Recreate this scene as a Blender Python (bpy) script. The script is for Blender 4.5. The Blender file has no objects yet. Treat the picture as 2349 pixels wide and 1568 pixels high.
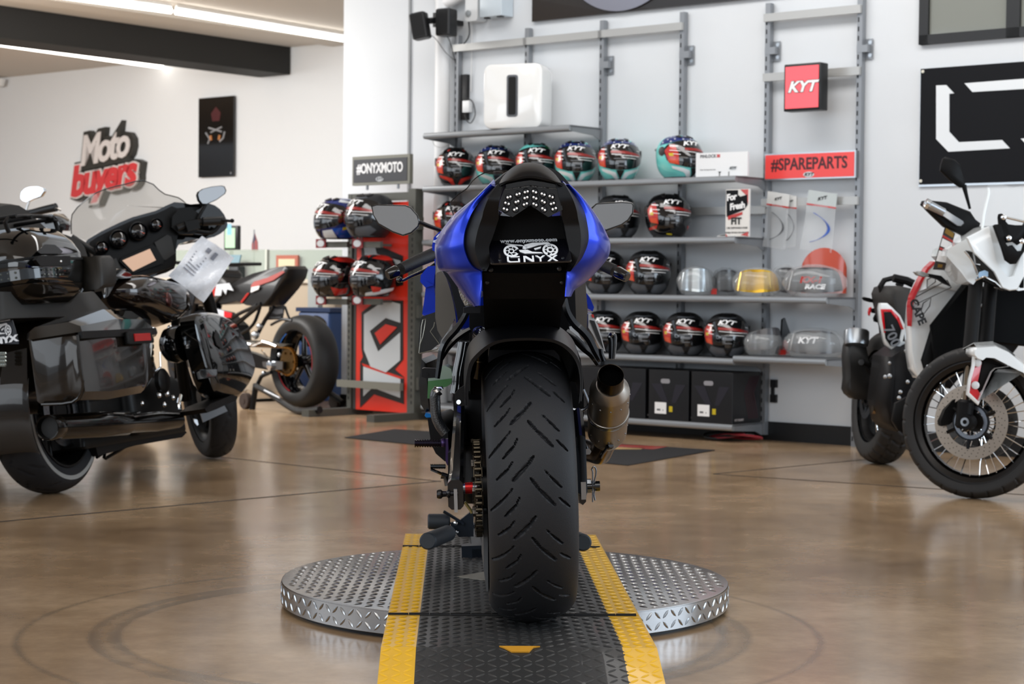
import bpy, math, random
from mathutils import Vector, Matrix, Euler
random.seed(7)
V=Vector; PI=math.pi
def rad(a): return math.radians(a)
col=bpy.context.scene.collection
sc=bpy.context.scene
# ---------------- camera
FPX=4350.0; CZ=.875; PITCH=1.765; ROLL=.55
cam=bpy.data.objects.new('camera',bpy.data.cameras.new('camera')); col.objects.link(cam); sc.camera=cam
cam.data.sensor_width=36; cam.data.lens=36*FPX/2349; cam.data.clip_start=.05; cam.data.clip_end=200
CR=Matrix.Rotation(rad(90-PITCH),3,'X')@Matrix.Rotation(rad(ROLL),3,'Z')
cam.matrix_world=Matrix.Translation((0,0,CZ))@CR.to_4x4()
cam.data.dof.use_dof=True; cam.data.dof.focus_distance=4.35; cam.data.dof.aperture_fstop=9
C0=V((0,0,CZ))
# ---------------- view, world, lights
sc.view_settings.view_transform='Standard'; sc.view_settings.look='None'; sc.view_settings.gamma=1
sc.view_settings.use_curve_mapping=False; sc.view_settings.exposure=0.03
w=bpy.data.worlds.new('world'); sc.world=w; w.use_nodes=True
bg=w.node_tree.nodes['Background']; bg.inputs[0].default_value=(.80,.89,1,1); bg.inputs[1].default_value=.9
def area(name,loc,target,sx,sy,power,color):
    l=bpy.data.lights.new(name,'AREA'); l.shape='RECTANGLE'; l.size=sx; l.size_y=sy; l.energy=power; l.color=color
    o=bpy.data.objects.new(name,l); col.objects.link(o); o.location=loc
    o.rotation_euler=(V(target)-V(loc)).to_track_quat('-Z','Y').to_euler(); return o
area('assumed_daylight',(7.4,5.2,2.0),(1.0,9.5,1.0),6,3.2,270,(.74,.87,1))  # added lamp: daylight assumed through the open right side, out of view
area('assumed_daylight_left',(-6.6,5.6,2.2),(0,8.5,.8),5,2.6,95,(.84,.92,1))  # added lamp standing for assumed daylight from windows on the left
area('assumed_ceiling_light',(1.0,8.6,3.9),(2.2,10.2,.4),6,1.2,135,(1,.98,.96))  # assumed ceiling fitting, added unseen to brighten the top of the shelf wall
area('front_fill_light',(0,1.4,3.9),(0,1.5,0),7,3.5,170,(1,.98,.95))  # added fill, no known fitting: lifts the near floor and the mirrored front wall
area('assumed_daylight_front',(-4.8,-3.4,2.2),(1.8,7,.9),7,3.4,230,(.86,.93,1))  # added area lamp: fill for surfaces facing the camera, its daylight source only assumed
area('office_fill_light',(-5.2,14.0,2.9),(-4.2,15.6,0),6,1.6,500,(1,.985,.96))  # added fill lamp on top of the modelled tubes, brightens the office wall
# ---------------- helpers
def ray(px,py): return (CR@V(((px-1174.5)/FPX,-(py-784)/FPX,-1))).normalized()
class Fr:
    def __init__(s,o,R): s.o=V(o); s.R=R; s.T=R.transposed()
    def px(s,x,y,a,v):
        o=s.T@(C0-s.o); d=s.T@ray(x,y); return o+d*((v-o[a])/d[a])
    def pts(s,l,a,v): return [s.px(x,y,a,v) for x,y in l]
    def w(s,p): return s.R@V(p)+s.o
    def mat(s,loc=(0,0,0),rz=0): return Matrix.Translation(s.w(loc))@(s.R@Matrix.Rotation(rz,3,'Z')).to_4x4()
WORLD=Fr((0,0,0),Matrix.Identity(3))
def FL(px,py,z=0): return WORLD.px(px,py,2,z)
# shelf wall: local x runs right along the wall, local y goes into it
wd=V((.7636,-.6457,0)).normalized()
WR=Matrix((wd,V((-wd.y,wd.x,0)),V((0,0,1)))).transposed()
WALL=Fr((-.345,12.315,0),WR)
BACK=Fr(WALL.w((0,3,0)),WR)
M={}
SPLIT={'bolt_head','rivet','screw','led','plate_screw','bolt','hanger_hook','bracket_bolt','guard_bolt','rear_lamp_led','screw_cap','push_rod','luggage_rail','hose_bundle','subframe_side','fork_tube','subframe_tube','muffler_bracket','brake_hose','shock_rod','clip','lettering_line','reflector_cup','printed_forks','printed_lamps','speaker_grille','reservoir_clamp','rim_stripe','rear_rack','headlight_trim','letter_shape'}
def lin(c):
    if isinstance(c,str): c=[int(c[i:i+2],16)/255 for i in (0,2,4)]
    return tuple((x/12.92 if x<=.04045 else ((x+.055)/1.055)**2.4) for x in c)+(1,)
def mat(name,c,r=.5,m=0,alpha=1,tr=0,em=0,coat=0,bump=0,bs=80,var=0,vs=6,ior=1.5,anis=0):
    if name in M: return M[name]
    x=bpy.data.materials.new(name); x.use_nodes=True; nt=x.node_tree; p=nt.nodes['Principled BSDF']; c=lin(c)
    x.diffuse_color=c
    I=p.inputs; I['Base Color'].default_value=c; I['Roughness'].default_value=r; I['Metallic'].default_value=m
    I['Alpha'].default_value=alpha; I['Transmission Weight'].default_value=tr; I['Coat Weight'].default_value=coat
    I['Coat Roughness'].default_value=.03; I['IOR'].default_value=ior
    if em: I['Emission Color'].default_value=c; I['Emission Strength'].default_value=em
    tc=nt.nodes.new('ShaderNodeTexCoord')
    if bump:
        n=nt.nodes.new('ShaderNodeTexNoise'); n.inputs['Scale'].default_value=bs; n.inputs['Detail'].default_value=4
        b=nt.nodes.new('ShaderNodeBump'); b.inputs['Strength'].default_value=bump; b.inputs['Distance'].default_value=.002
        nt.links.new(tc.outputs['Object'],n.inputs['Vector']); nt.links.new(n.outputs['Fac'],b.inputs['Height']); nt.links.new(b.outputs[0],I['Normal'])
    if var:
        n=nt.nodes.new('ShaderNodeTexNoise'); n.inputs['Scale'].default_value=vs; n.inputs['Detail'].default_value=6
        mx=nt.nodes.new('ShaderNodeMix'); mx.data_type='RGBA'; mx.blend_type='MIX'
        nt.links.new(tc.outputs['Object'],n.inputs['Vector']); nt.links.new(n.outputs['Fac'],mx.inputs[0])
        mx.inputs[6].default_value=tuple(v*(1-var) for v in c[:3])+(1,); mx.inputs[7].default_value=tuple(min(1,v*(1+var)) for v in c[:3])+(1,)
        nt.links.new(mx.outputs[2],I['Base Color'])
    M[name]=x; return x
class MB:
    def __init__(s): s.v=[]; s.f=[]; s.mi=[]; s.mats=[]; s.cur=0
    def use(s,m):
        if m not in s.mats: s.mats.append(m)
        s.cur=s.mats.index(m); return s
    def add(s,vs,fs,T=None):
        k=len(s.v)
        s.v+=[(T@V(p) if T else V(p)) for p in vs]
        for f in fs: s.f.append(tuple(i+k for i in f)); s.mi.append(s.cur)
        return s
    def box(s,a,b,T=None,bev=0):
        x0,y0,z0=[min(a[i],b[i]) for i in range(3)]; x1,y1,z1=[max(a[i],b[i]) for i in range(3)]
        if bev:
            return s.prism(rrect(x0,y0,x1,y1,bev),z0,z1,2,T,min(bev,abs(z1-z0)*.3)*.6)
        vs=[(x,y,z) for x in (x0,x1) for y in (y0,y1) for z in (z0,z1)]
        return s.add(vs,[(0,1,3,2),(4,6,7,5),(0,4,5,1),(2,3,7,6),(0,2,6,4),(1,5,7,3)],T)
    def prism(s,pts,a,b,ax=2,T=None,ch=0):
        """2-D outline extruded along axis ax from a to b; pts are the two other coordinates in cyclic-free order"""
        o=[i for i in range(3) if i!=ax]
        def mk(p,h):
            q=[0,0,0]; q[o[0]],q[o[1]]=p; q[ax]=h; return V(q)
        n=len(pts)
        if ch:
            c=(sum(p[0] for p in pts)/n,sum(p[1] for p in pts)/n)
            mxr=max(math.hypot(p[0]-c[0],p[1]-c[1]) for p in pts)
            k=1-ch/mxr
            ins=[(c[0]+(p[0]-c[0])*k,c[1]+(p[1]-c[1])*k) for p in pts]
            sg=1 if b>a else -1
            rings=[[mk(p,a) for p in ins],[mk(p,a+sg*ch) for p in pts],[mk(p,b-sg*ch) for p in pts],[mk(p,b) for p in ins]]
        else: rings=[[mk(p,a) for p in pts],[mk(p,b) for p in pts]]
        return s.rings(rings,True,True,T)
    def rings(s,R,c0=True,c1=True,T=None,closed=True):
        n=len(R[0]); vs=[p for r in R for p in r]; fs=[]
        for i in range(len(R)-1):
            for j in range(n if closed else n-1):
                k=(j+1)%n; fs.append((i*n+j,i*n+k,(i+1)*n+k,(i+1)*n+j))
        if c0: fs.append(tuple(range(n-1,-1,-1)))
        if c1: fs.append(tuple((len(R)-1)*n+j for j in range(n)))
        return s.add(vs,fs,T)
    def tube(s,pts,r,n=10,T=None,cap=True,sm=0,flat=1):
        P=[V(p) for p in pts]
        if sm: P=smooth(P,sm)
        m=len(P); rr=r if isinstance(r,(list,tuple)) else [r]*m
        if len(rr)!=m: rr=[rr[0]+(rr[-1]-rr[0])*i/(m-1) for i in range(m)] if len(rr)==2 else [rr[min(len(rr)-1,int(i*len(rr)/m))] for i in range(m)]
        t=(P[1]-P[0]).normalized(); u=t.cross(V((0,0,1)))
        if u.length<.1: u=t.cross(V((0,1,0)))
        u.normalize(); R=[]
        for i in range(m):
            t=((P[min(i+1,m-1)]-P[i]).normalized()+(P[i]-P[max(i-1,0)]).normalized())
            if t.length<1e-6: t=P[min(i+1,m-1)]-P[i]
            t.normalize(); u=(u-t*u.dot(t)).normalized(); w=t.cross(u)
            R.append([P[i]+(u*math.cos(2*PI*k/n)+w*math.sin(2*PI*k/n)*flat)*rr[i] for k in range(n)])
        return s.rings(R,cap,cap,T)
    def lathe(s,prof,n=32,a=(0,0,0),d=(0,0,1),T=None,cap=True,a0=0,a1=2*PI):
        """prof: (radius, height along d)"""
        a=V(a); d=V(d).normalized(); u=d.cross(V((0,0,1)))
        if u.length<.05: u=d.cross(V((0,1,0)))
        u.normalize(); w=d.cross(u); full=abs(a1-a0-2*PI)<1e-6
        m=n if full else n+1
        R=[[a+d*h+(u*math.cos(a0+(a1-a0)*k/n)+w*math.sin(a0+(a1-a0)*k/n))*max(r,1e-5) for k in range(m)] for r,h in prof]
        return s.rings(R,cap and full,cap and full,T,closed=full)
    def cyl(s,a,b,r,n=20,T=None,ch=0):
        a=V(a); b=V(b); L=(b-a).length
        pr=[(r,0),(r,L)] if not ch else [(r-ch,0),(r,ch),(r,L-ch),(r-ch,L)]
        return s.lathe(pr,n,a,b-a,T)
    def ball(s,c,r,n=16,T=None):
        c=V(c); rx=r if isinstance(r,(tuple,list)) else (r,r,r); m=n//2
        R=[[c+V((rx[0]*math.sin(PI*i/m)*math.cos(2*PI*k/n),rx[1]*math.sin(PI*i/m)*math.sin(2*PI*k/n),rx[2]*math.cos(PI*i/m))) for k in range(n)] for i in range(m+1)]
        R[0]=[p+V((1e-5*math.cos(k),1e-5*math.sin(k),0)) for k,p in enumerate(R[0])]
        return s.rings(R,False,False,T)
    def poly(s,pts,T=None): return s.add(pts,[tuple(range(len(pts)))],T)
    def slab(s,pts,off,T=None):
        """outline in space given thickness vector"""
        off=V(off); return s.rings([[V(p) for p in pts],[V(p)+off for p in pts]],True,True,T)
    def grid(s,G,T=None,th=0,closed=False):
        """rows of points; th gives thickness along averaged normals"""
        n=len(G[0]); m=len(G)
        if not th: return s.rings(G,False,False,T,closed=closed)
        N=[]
        for i in range(m):
            r=[]
            for j in range(n):
                a=V(G[min(i+1,m-1)][j])-V(G[max(i-1,0)][j])
                if closed: b=V(G[i][(j+1)%n])-V(G[i][(j-1)%n])
                else: b=V(G[i][min(j+1,n-1)])-V(G[i][max(j-1,0)])
                q=a.cross(b); r.append(q.normalized() if q.length>1e-12 else V((0,0,1)))
            N.append(r)
        vs=[V(p) for r in G for p in r]+[V(G[i][j])+N[i][j]*th for i in range(m) for j in range(n)]; fs=[]; K=n*m
        jm=n if closed else n-1
        for i in range(m-1):
            for j in range(jm):
                k=(j+1)%n; a,b,c,d=i*n+j,i*n+k,(i+1)*n+k,(i+1)*n+j
                fs+=[(a,b,c,d),(d+K,c+K,b+K,a+K)]
        for j in range(jm):
            k=(j+1)%n; fs+=[(j,j+K,k+K,k),((m-1)*n+k,(m-1)*n+k+K,(m-1)*n+j+K,(m-1)*n+j)]
        if not closed:
            for i in range(m-1):
                a,d=i*n,(i+1)*n; fs.append((a,d,d+K,a+K)); a+=n-1; d+=n-1; fs.append((d,a,a+K,d+K))
        return s.add(vs,fs,T)
    def text(s,txt,size,T,ext=.001,bold=0,shear=0,sp=1,al='CENTER',sx=1):
        c=bpy.data.curves.new('t','FONT'); c.body=txt; c.size=size; c.extrude=ext; c.offset=bold; c.shear=shear
        c.space_character=sp; c.align_x=al; c.align_y='CENTER'; c.resolution_u=3
        o=bpy.data.objects.new('t',c); col.objects.link(o)
        dg=bpy.context.evaluated_depsgraph_get(); dg.update()
        me=bpy.data.meshes.new_from_object(o.evaluated_get(dg))
        s.add([(v.co.x*sx,v.co.y,v.co.z) for v in me.vertices],[tuple(p.vertices) for p in me.polygons],T)
        bpy.data.objects.remove(o); bpy.data.curves.remove(c); bpy.data.meshes.remove(me); return s
    def islands(s):
        r=list(range(len(s.v)))
        def f(i):
            while r[i]!=i: r[i]=r[r[i]]; i=r[i]
            return i
        for q in s.f:
            a=f(q[0])
            for k in q[1:]: r[f(k)]=a
        g={}
        for j,q in enumerate(s.f): g.setdefault(f(q[0]),[]).append(j)
        out=[]
        for fs in g.values():
            b=MB(); ids=sorted({k for j in fs for k in s.f[j]}); mp={k:i for i,k in enumerate(ids)}
            b.v=[s.v[k] for k in ids]; b.f=[tuple(mp[k] for k in s.f[j]) for j in fs]; b.mi=[s.mi[j] for j in fs]; b.mats=s.mats; out.append(b)
        return out
    def build(s,name,m=None,parent=None,ang=35,mw=None):
        if name in SPLIT and parent and not getattr(s,'_one',0):
            o=None
            for b in s.islands():
                b._one=1; q=b.build(name,m,parent,ang,mw); o=o or q
            return o
        me=bpy.data.meshes.new(name); me.from_pydata([tuple(p) for p in s.v],[],s.f); me.validate()
        import bmesh
        bm=bmesh.new(); bm.from_mesh(me); bmesh.ops.recalc_face_normals(bm,faces=bm.faces); bm.to_mesh(me); bm.free()
        if m is not None: me.materials.append(m)
        else:
            for q in s.mats: me.materials.append(q)
            if len(me.polygons)==len(s.mi):
                for p,i in zip(me.polygons,s.mi): p.material_index=i
        me.shade_smooth(); me.set_sharp_from_angle(angle=rad(ang))
        o=bpy.data.objects.new(name,me); col.objects.link(o)
        if parent: o.parent=parent
        if mw is not None: o.matrix_world=mw
        return o
def rrect(x0,y0,x1,y1,r,n=4):
    out=[]
    for cx,cy,a in ((x1-r,y1-r,0),(x0+r,y1-r,90),(x0+r,y0+r,180),(x1-r,y0+r,270)):
        for k in range(n+1):
            t=rad(a+90*k/n); out.append((cx+r*math.cos(t),cy+r*math.sin(t)))
    return out
def smooth(P,k=4,closed=False):
    P=[V(p) for p in P]; n=len(P); out=[]
    rng=range(n) if closed else range(n-1)
    for i in rng:
        if closed: a,b,c,d=P[(i-1)%n],P[i],P[(i+1)%n],P[(i+2)%n]
        else: a,b,c,d=P[max(i-1,0)],P[i],P[i+1],P[min(i+2,n-1)]
        for j in range(k):
            t=j/k; out.append(.5*((2*b)+(c-a)*t+(2*a-5*b+4*c-d)*t*t+(3*b-a-3*c+d)*t**3))
    if not closed: out.append(P[-1])
    return out
def tag(o,label=None,cat=None,group=None,kind=None):
    if label: o['label']=label
    if cat: o['category']=cat
    if group: o['group']=group
    if kind: o['kind']=kind
    return o
def thing(name,label,cat,mw=None,group=None):
    o=bpy.data.objects.new(name,None); o.empty_display_size=.1; col.objects.link(o)
    if mw is not None: o.matrix_world=mw
    return tag(o,label,cat,group)
def dup(o,mw=None,parent=None,label=None):
    c=o.copy(); col.objects.link(c)
    if parent: c.parent=parent
    if label: c['label']=label
    for ch in list(o.children): dup(ch,None,c)
    if mw is not None: c.matrix_world=mw
    return c
def shift(mb,off):
    mb.v=[p-V(off) for p in mb.v]; return mb
def single(name,mb,m,mw,label,cat,group=None,ang=35):
    return tag(mb.build(name,m,None,ang,mw),label,cat,group)
def struct(name,mb,m,mw=None): return tag(mb.build(name,m,None,35,mw),kind='structure')
def facing(x,y,z=0): # matrix for text standing on a surface: text x -> frame x, text y -> z, out of wall
    return Matrix.Translation((x,y,z))@Matrix.Rotation(PI/2,4,'X')
BLK=mat('black_plastic','0e0e10',.42,bump=.15,bs=400)
GLB=mat('gloss_black','06070a',.08,coat=.6)
SAT=mat('satin_black_metal','101216',.3,.5)
ALU=mat('brushed_aluminium','b8bcc0',.3,1)
STL=mat('steel','8e9298',.25,1)
CHR=mat('chrome','e6e8ea',.06,1)
WHT=mat('white_paint','e8e9ea',.45)
# ---------------- the showroom shell
def floor_mat():
    x=mat('polished_stained_concrete','8b6f57',.14); nt=x.node_tree; p=nt.nodes['Principled BSDF']; L=nt.links.new
    tc=nt.nodes.new('ShaderNodeTexCoord')
    def noise(s,d=8,ro=.6):
        n=nt.nodes.new('ShaderNodeTexNoise'); n.inputs['Scale'].default_value=s; n.inputs['Detail'].default_value=d; n.inputs['Roughness'].default_value=ro
        L(tc.outputs['Object'],n.inputs['Vector']); return n
    r=nt.nodes.new('ShaderNodeValToRGB'); e=r.color_ramp.elements
    e[0].position=.3; e[0].color=lin('82694f'); e[1].position=.72; e[1].color=lin('bda283')
    q=e.new(.5); q.color=lin('9f8466')
    L(noise(1.1).outputs['Fac'],r.inputs[0])
    r2=nt.nodes.new('ShaderNodeValToRGB'); e=r2.color_ramp.elements; e[0].position=.35; e[0].color=(.72,.7,.68,1); e[1].position=.65; e[1].color=(1.1,1.1,1.1,1)
    L(noise(7,10,.7).outputs['Fac'],r2.inputs[0])
    mx=nt.nodes.new('ShaderNodeMix'); mx.data_type='RGBA'; mx.blend_type='MULTIPLY'; mx.inputs[0].default_value=.7
    L(r.outputs[0],mx.inputs[6]); L(r2.outputs[0],mx.inputs[7])
    # curved tyre scuffs: rings round a centre left of the turntable
    sx=nt.nodes.new('ShaderNodeVectorMath'); sx.operation='DISTANCE'; sx.inputs[1].default_value=(-.22,4.78,0)
    sc_=nt.nodes.new('ShaderNodeVectorMath'); sc_.operation='MULTIPLY'; sc_.inputs[1].default_value=(1,1,0)
    L(tc.outputs['Object'],sc_.inputs[0]); L(sc_.outputs[0],sx.inputs[0])
    w=nt.nodes.new('ShaderNodeValToRGB'); e=w.color_ramp.elements; w.color_ramp.interpolation='LINEAR'
    mr=nt.nodes.new('ShaderNodeMapRange'); mr.inputs[1].default_value=.5; mr.inputs[2].default_value=1.3
    L(sx.outputs['Value'],mr.inputs[0]); L(mr.outputs[0],w.inputs[0])
    e[0].position=0; e[0].color=(0,0,0,1); e[1].position=1; e[1].color=(0,0,0,1)
    for a,v in ((.30,0),(.32,1),(.36,.3),(.40,.9),(.42,0),(.60,0),(.62,.7),(.64,0)):
        k=e.new(a); k.color=(v,v,v,1)
    nn=noise(3,4,.6); mm=nt.nodes.new('ShaderNodeMath'); mm.operation='MULTIPLY'; L(nn.outputs['Fac'],mm.inputs[0]); L(w.outputs[0],mm.inputs[1])
    m3=nt.nodes.new('ShaderNodeMix'); m3.data_type='RGBA'; L(mm.outputs[0],m3.inputs[0]); L(mx.outputs[2],m3.inputs[6]); m3.inputs[7].default_value=lin('3c3733')
    L(m3.outputs[2],p.inputs['Base Color'])
    rr=nt.nodes.new('ShaderNodeMapRange'); rr.inputs[3].default_value=.10; rr.inputs[4].default_value=.27
    L(noise(2.5,6).outputs['Fac'],rr.inputs[0]); L(rr.outputs[0],p.inputs['Roughness'])
    b=nt.nodes.new('ShaderNodeBump'); b.inputs['Strength'].default_value=.06; b.inputs['Distance'].default_value=.01
    L(noise(9,3).outputs['Fac'],b.inputs['Height']); L(b.outputs[0],p.inputs['Normal'])
    return x
WP=mat('wall_paint','d3d7db',.6,bump=.05,bs=60)
WPW=mat('office_wall_paint','e6e8ea',.6,bump=.05,bs=60)
struct('floor',MB().box((-16,-6,-.1),(9,26,0)),floor_mat())
wa=WALL.mat()
struct('wall_right',MB().box((-1.08,.0,0),(9,.16,4.2)).box((-1.08,.16,0),(-.92,.9,4.2)),WP,wa)
struct('wall_back',MB().box((-14,0,0),(5.0,.15,3.2)),WPW,BACK.mat())
struct('wall_return',MB().box((-.0,.9,0),(.12,3.0,4.2)),WP,wa)
CEI=mat('ceiling_paint','cfc9c1',.8)
struct('ceiling',MB().box((-16,.0,3.05),(-1.08,3.0,3.15)).box((-16,-5,3.05),(-1.08,0,3.15)).box((-1.08,.16,3.05),(0,3.0,3.15)),CEI,wa)
struct('ceiling_high',MB().box((-1.08,-14,4.1),(9,.0,4.2)),CEI,wa)
struct('wall_left',MB().box((-16,0,0),(-15.8,26,3.2)),WPW)
BB=mat('black_baseboard','101214',.4)
struct('baseboard_right',MB().box((-1.08,-.012,0),(9,-.0,.105)),BB,wa)
# wall joint strip and white pipe
struct('trim_1',MB().box((-.462,-.012,.1),(-.445,0,4.1)),mat('grey_joint','8a8d90',.5),wa)
struct('trim_2',MB().cyl((-.10,-.07,0),(-.10,-.07,4.1),.05,24),WHT,wa)
# ceiling beam
a=BACK.px(665,107,1,-.02); 
BM=mat('beam_black','171614',.7)
bx=a.x
p1=BACK.px(665,107,1,-.02); p1.z=3.05; p0=BACK.px(0,12,2,3.05); zb_=BACK.px(665,171,1,p1.y).z; d_=(p0-p1).normalized(); n_=V((-.42,0,0)); e_=p1+d_*9
struct('trim_3',MB().rings([[p1,p1+n_,e_+n_,e_],[V((p.x,p.y,zb_)) for p in (p1,p1+n_,e_+n_,e_)]]),BM,BACK.mat())
struct('trim_4',MB().box((bx+.55,-9,3.015),(bx+.85,-.0,3.05)),CEI,BACK.mat())
# ceiling joint lines of the floor (saw cuts)
J=mat('floor_joint','191613',.7)
def joint(i,p,q,w=.014):
    a=FL(*p); b=FL(*q); d=(b-a).normalized(); n=V((-d.y,d.x,0))*w/2
    struct('trim_%d'%i,MB().slab([a-n,b-n,b+n,a+n],(0,0,.0012)),J)
joint(5,(-40,1200),(1010,1103)); joint(6,(500,1047),(1010,1104),.012)
joint(7,(1636,1087),(2420,1139)); joint(8,(1636,1087),(1990,1053),.012)
# clerestory window at the right, black frame
c=WALL.px(2113,104,1,0); x0,z0=c.x,c.z
G=mat('window_glass','7e8078',.04,coat=.3)
wf=MB()
for a,b in (((x0,z0-.0),(x0+1.7,z0+.05)),((x0,z0),(x0+.055,z0+.9)),((x0+.50,z0),(x0+.575,z0+.9)),((x0,z0+.85),(x0+1.7,z0+.9)),((x0+1.65,z0),(x0+1.7,z0+.9))):
    wf.box((a[0],-.03,a[1]),(b[0],.0,b[1]))
w1=struct('window_1',wf,mat('window_frame_black','0e0e10',.4),wa)
MB().box((x0+.05,-.012,z0+.05),(x0+1.65,-.004,z0+.85)).build('pane',G,w1)
# ceiling tube lights
TUBE=mat('lit_tube','fffaf2',.3,em=7)
def tube_light(p,q,label):
    a=BACK.px(*p,2,2.985); b=BACK.px(*q,2,2.985)
    c=BACK.o
    t=thing('tube_light',label,'light',BACK.mat(a),'white linear tubes on the office ceiling')
    d=b-a; d.z=0
    MB().cyl((0,0,0),d,.022,14).build('tube',TUBE,t)
    MB().box((-.03,0,.02),(.03,0+d.y,.055),T=None).build('batten',WHT,t) if False else MB().tube([V((0,0,.035)),d+V((0,0,.035))],.02,4).build('batten',WHT,t)
    return t
tube_light((-330,55),(372,153),'white tube light below the black ceiling beam')
tube_light((30,-24),(392,25),'white tube light above the black beam, further left of the two in line')
tube_light((404,27),(800,92),'white tube light above the black beam, ending at the shelf wall')
t=thing('smoke_detector','small white round detector on the office ceiling at the far left','smoke detector',BACK.mat(BACK.px(-2,186,2,3.0)))
MB().lathe([(.02,-.06),(.05,-.05),(.06,-.02),(.07,0),(.07,.02)],20).build('cover',WHT,t)
struct('wall_front',MB().box((-16,-6.2,0),(9,-6,4.2)),mat('front_wall_grey','c4c6c8',.7))
# ---------------- slotted wall shelving
S=.59; GR=mat('grey_rack_metal','8f9296',.38,.55); DK=mat('slot_dark','101113',.7); GRD=mat('grey_shelf_metal','808285',.35,.3)
GRUP='slotted wall standards of the shelving'
def upright(i,z0,label,brk=None):
    t=thing('slotted_upright',label,'shelf upright',WALL.mat((i*S,0,z0)),GRUP)
    H=2.47-z0
    MB().box((-.016,-.048,0),(.016,-.012,H)).build('channel',GR,t)
    m=MB(); k=0
    while .03+k*.0508<H-.12:
        z=.03+k*.0508; m.box((-.011,-.0488,z),(-.003,-.047,z+.026)); k+=1
    m.build('slots',DK,t)
    for z in (brk or []):
        b=MB().box((.016,-.012,z-.055),(.062,-.008,z+.055)).box((-.016,-.05,z-.02),(.05,-.008,z+.02)).build('wall_bracket',GR,t)
        MB().cyl((.047,-.016,z-.035),(.047,-.011,z-.035),.011,12).cyl((.047,-.016,z+.035),(.047,-.011,z+.035),.011,12).build('screw',ALU,b)
    return t
U=[('first slotted upright from the left, beside the white pipe',[],.03),('second slotted upright from the left, behind the white subwoofer box',[],.03),
('third slotted upright from the left, at the end of the short top shelf',[2.17],.03),('fourth slotted upright from the left, behind the turquoise helmet turned right',[2.17],.05),
('fifth slotted upright from the left, left of the small square red sign',[2.17],.03),('last slotted upright on the right, with a bracket beside it',[2.17],0)]
for i,(l,b,z) in enumerate(U): upright(i,z,l,b)
def rail(i,z,label):
    single('cross_rail',MB().box((-.016,-.068,-.0225),(S+.012,-.048,.0225),None),mat('rail_metal','b3b3b1',.35,.4),WALL.mat((i*S,0,z)),label,'rail','horizontal rails joining the slotted uprights')
rail(0,2.385,'top rail from first to second upright'); rail(1,2.385,'top rail from second to third upright'); rail(2,2.385,'top rail from third to fourth upright')
rail(4,2.385,'top rail above the small square red sign'); rail(4,2.05,'rail behind the small square red sign'); rail(4,1.345,'rail carrying the hanging visor bags'); rail(3,1.305,'rail beside the tall fit poster card, behind it')
def shelf(t0,t1,z,label,n=.36,lip=.036):
    t=thing('wall_shelf',label,'shelf',WALL.mat((t0,0,z)),'grey metal shelves on the slotted uprights')
    L=t1-t0
    MB().box((0,-n+.01,-.012),(L,-.05,0)).build('shelf_plate',GRD,t)
    pr=[(-n,-lip*.5),(-n+.004,-lip*.15),(-n+.014,0),(-n+.03,0),(-n+.03,-lip),(-n+.012,-lip),(-n+.003,-lip*.8)]
    MB().prism(pr,0,L,0).build('front_lip',mat('shelf_lip','96999c',.3,.35),t)
    for x in (0,L-.004):
        b=MB().prism([(-n+.02,0),(-.05,0),(-.05,-.075),(-.12,-.05),(-n+.02,-lip)],x,x+.004,0).build('side_bracket',GRD,t)
    return t
shelf(0,2*S,1.820,'short top grey shelf carrying the white subwoofer box')
shelf(0,4*S,1.484,'grey shelf carrying the row of turquoise and red patterned helmets')
shelf(0,4*S,1.146,'grey shelf carrying the tall fit poster card and two black helmets')
shelf(0,5*S,.818,'longest grey shelf, with visors in bags at its right end')
shelf(0,4*S,.471,'grey shelf carrying matt black helmets in a row')
shelf(4*S,5*S,.487,'short grey shelf at the right with two bagged helmets')
shelf(0,4*S,.103,'lowest grey shelf carrying black helmet cartons')
def onshelf(px,py,n,z): 
    """point of a shelf top at pixel column px, n metres in front of the wall"""
    p=WALL.px(px,py,1,-n); return V((p.x,-n,z))
def face_cam(p,extra=0):
    """matrix at wall-frame point, local -Y looks to the camera"""
    q=WALL.w(p); a=math.atan2(-q.x,q.y)
    return Matrix.Translation(q)@Matrix.Rotation(a+extra,4,'Z')
# ---------------- helmets
def HS(az,el,off=0,wd=.130,dp=.158,hh=.135):
    """helmet surface: az 0 = front, + = wearer's left (+x local), el -90..90"""
    a,e=rad(az),rad(el)
    ce=abs(math.cos(e))**.72; se=math.copysign(abs(math.sin(e))**.92,math.sin(e))
    x=math.sin(a)*ce*wd; y=-math.cos(a)*ce*dp; z=se*hh
    if z<0:  # narrower jaw, chin bar pushed forward
        k=-z/hh; x*=1-.05*k; y*=(1-.04*k); y+=-.02*k*max(0,math.cos(a)); 
    else:
        k=z/hh; y+=.025*k
    n=V((x/wd,y/dp,z/hh)).normalized()
    return V((x,y,z))+n*off
def patch(mb,pts,off,th=.0012,sub=6):
    """polygon in (az,el) laid on the helmet surface as a thin skin"""
    P=pts; n=len(P); c=(sum(p[0] for p in P)/n,sum(p[1] for p in P)/n); out=[]
    for i in range(n):
        a,b=P[i],P[(i+1)%n]
        for j in range(sub): out.append((a[0]+(b[0]-a[0])*j/sub,a[1]+(b[1]-a[1])*j/sub))
    R=[]
    for k in range(5,-1,-1):
        t=k/5 if k else .001; R.append([HS(c[0]+(p[0]-c[0])*t,c[1]+(p[1]-c[1])*t,off) for p in out])
    R.insert(0,[HS(p[0],p[1],off-th*1.5) for p in out])
    mb.rings(R,False,True); return mb
RED=mat('sticker_red','b8281f',.25,coat=.5); ORG=mat('sticker_orange','cf4a2a',.25,coat=.5); WTX=mat('print_white','f2f2f2',.4)
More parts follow.
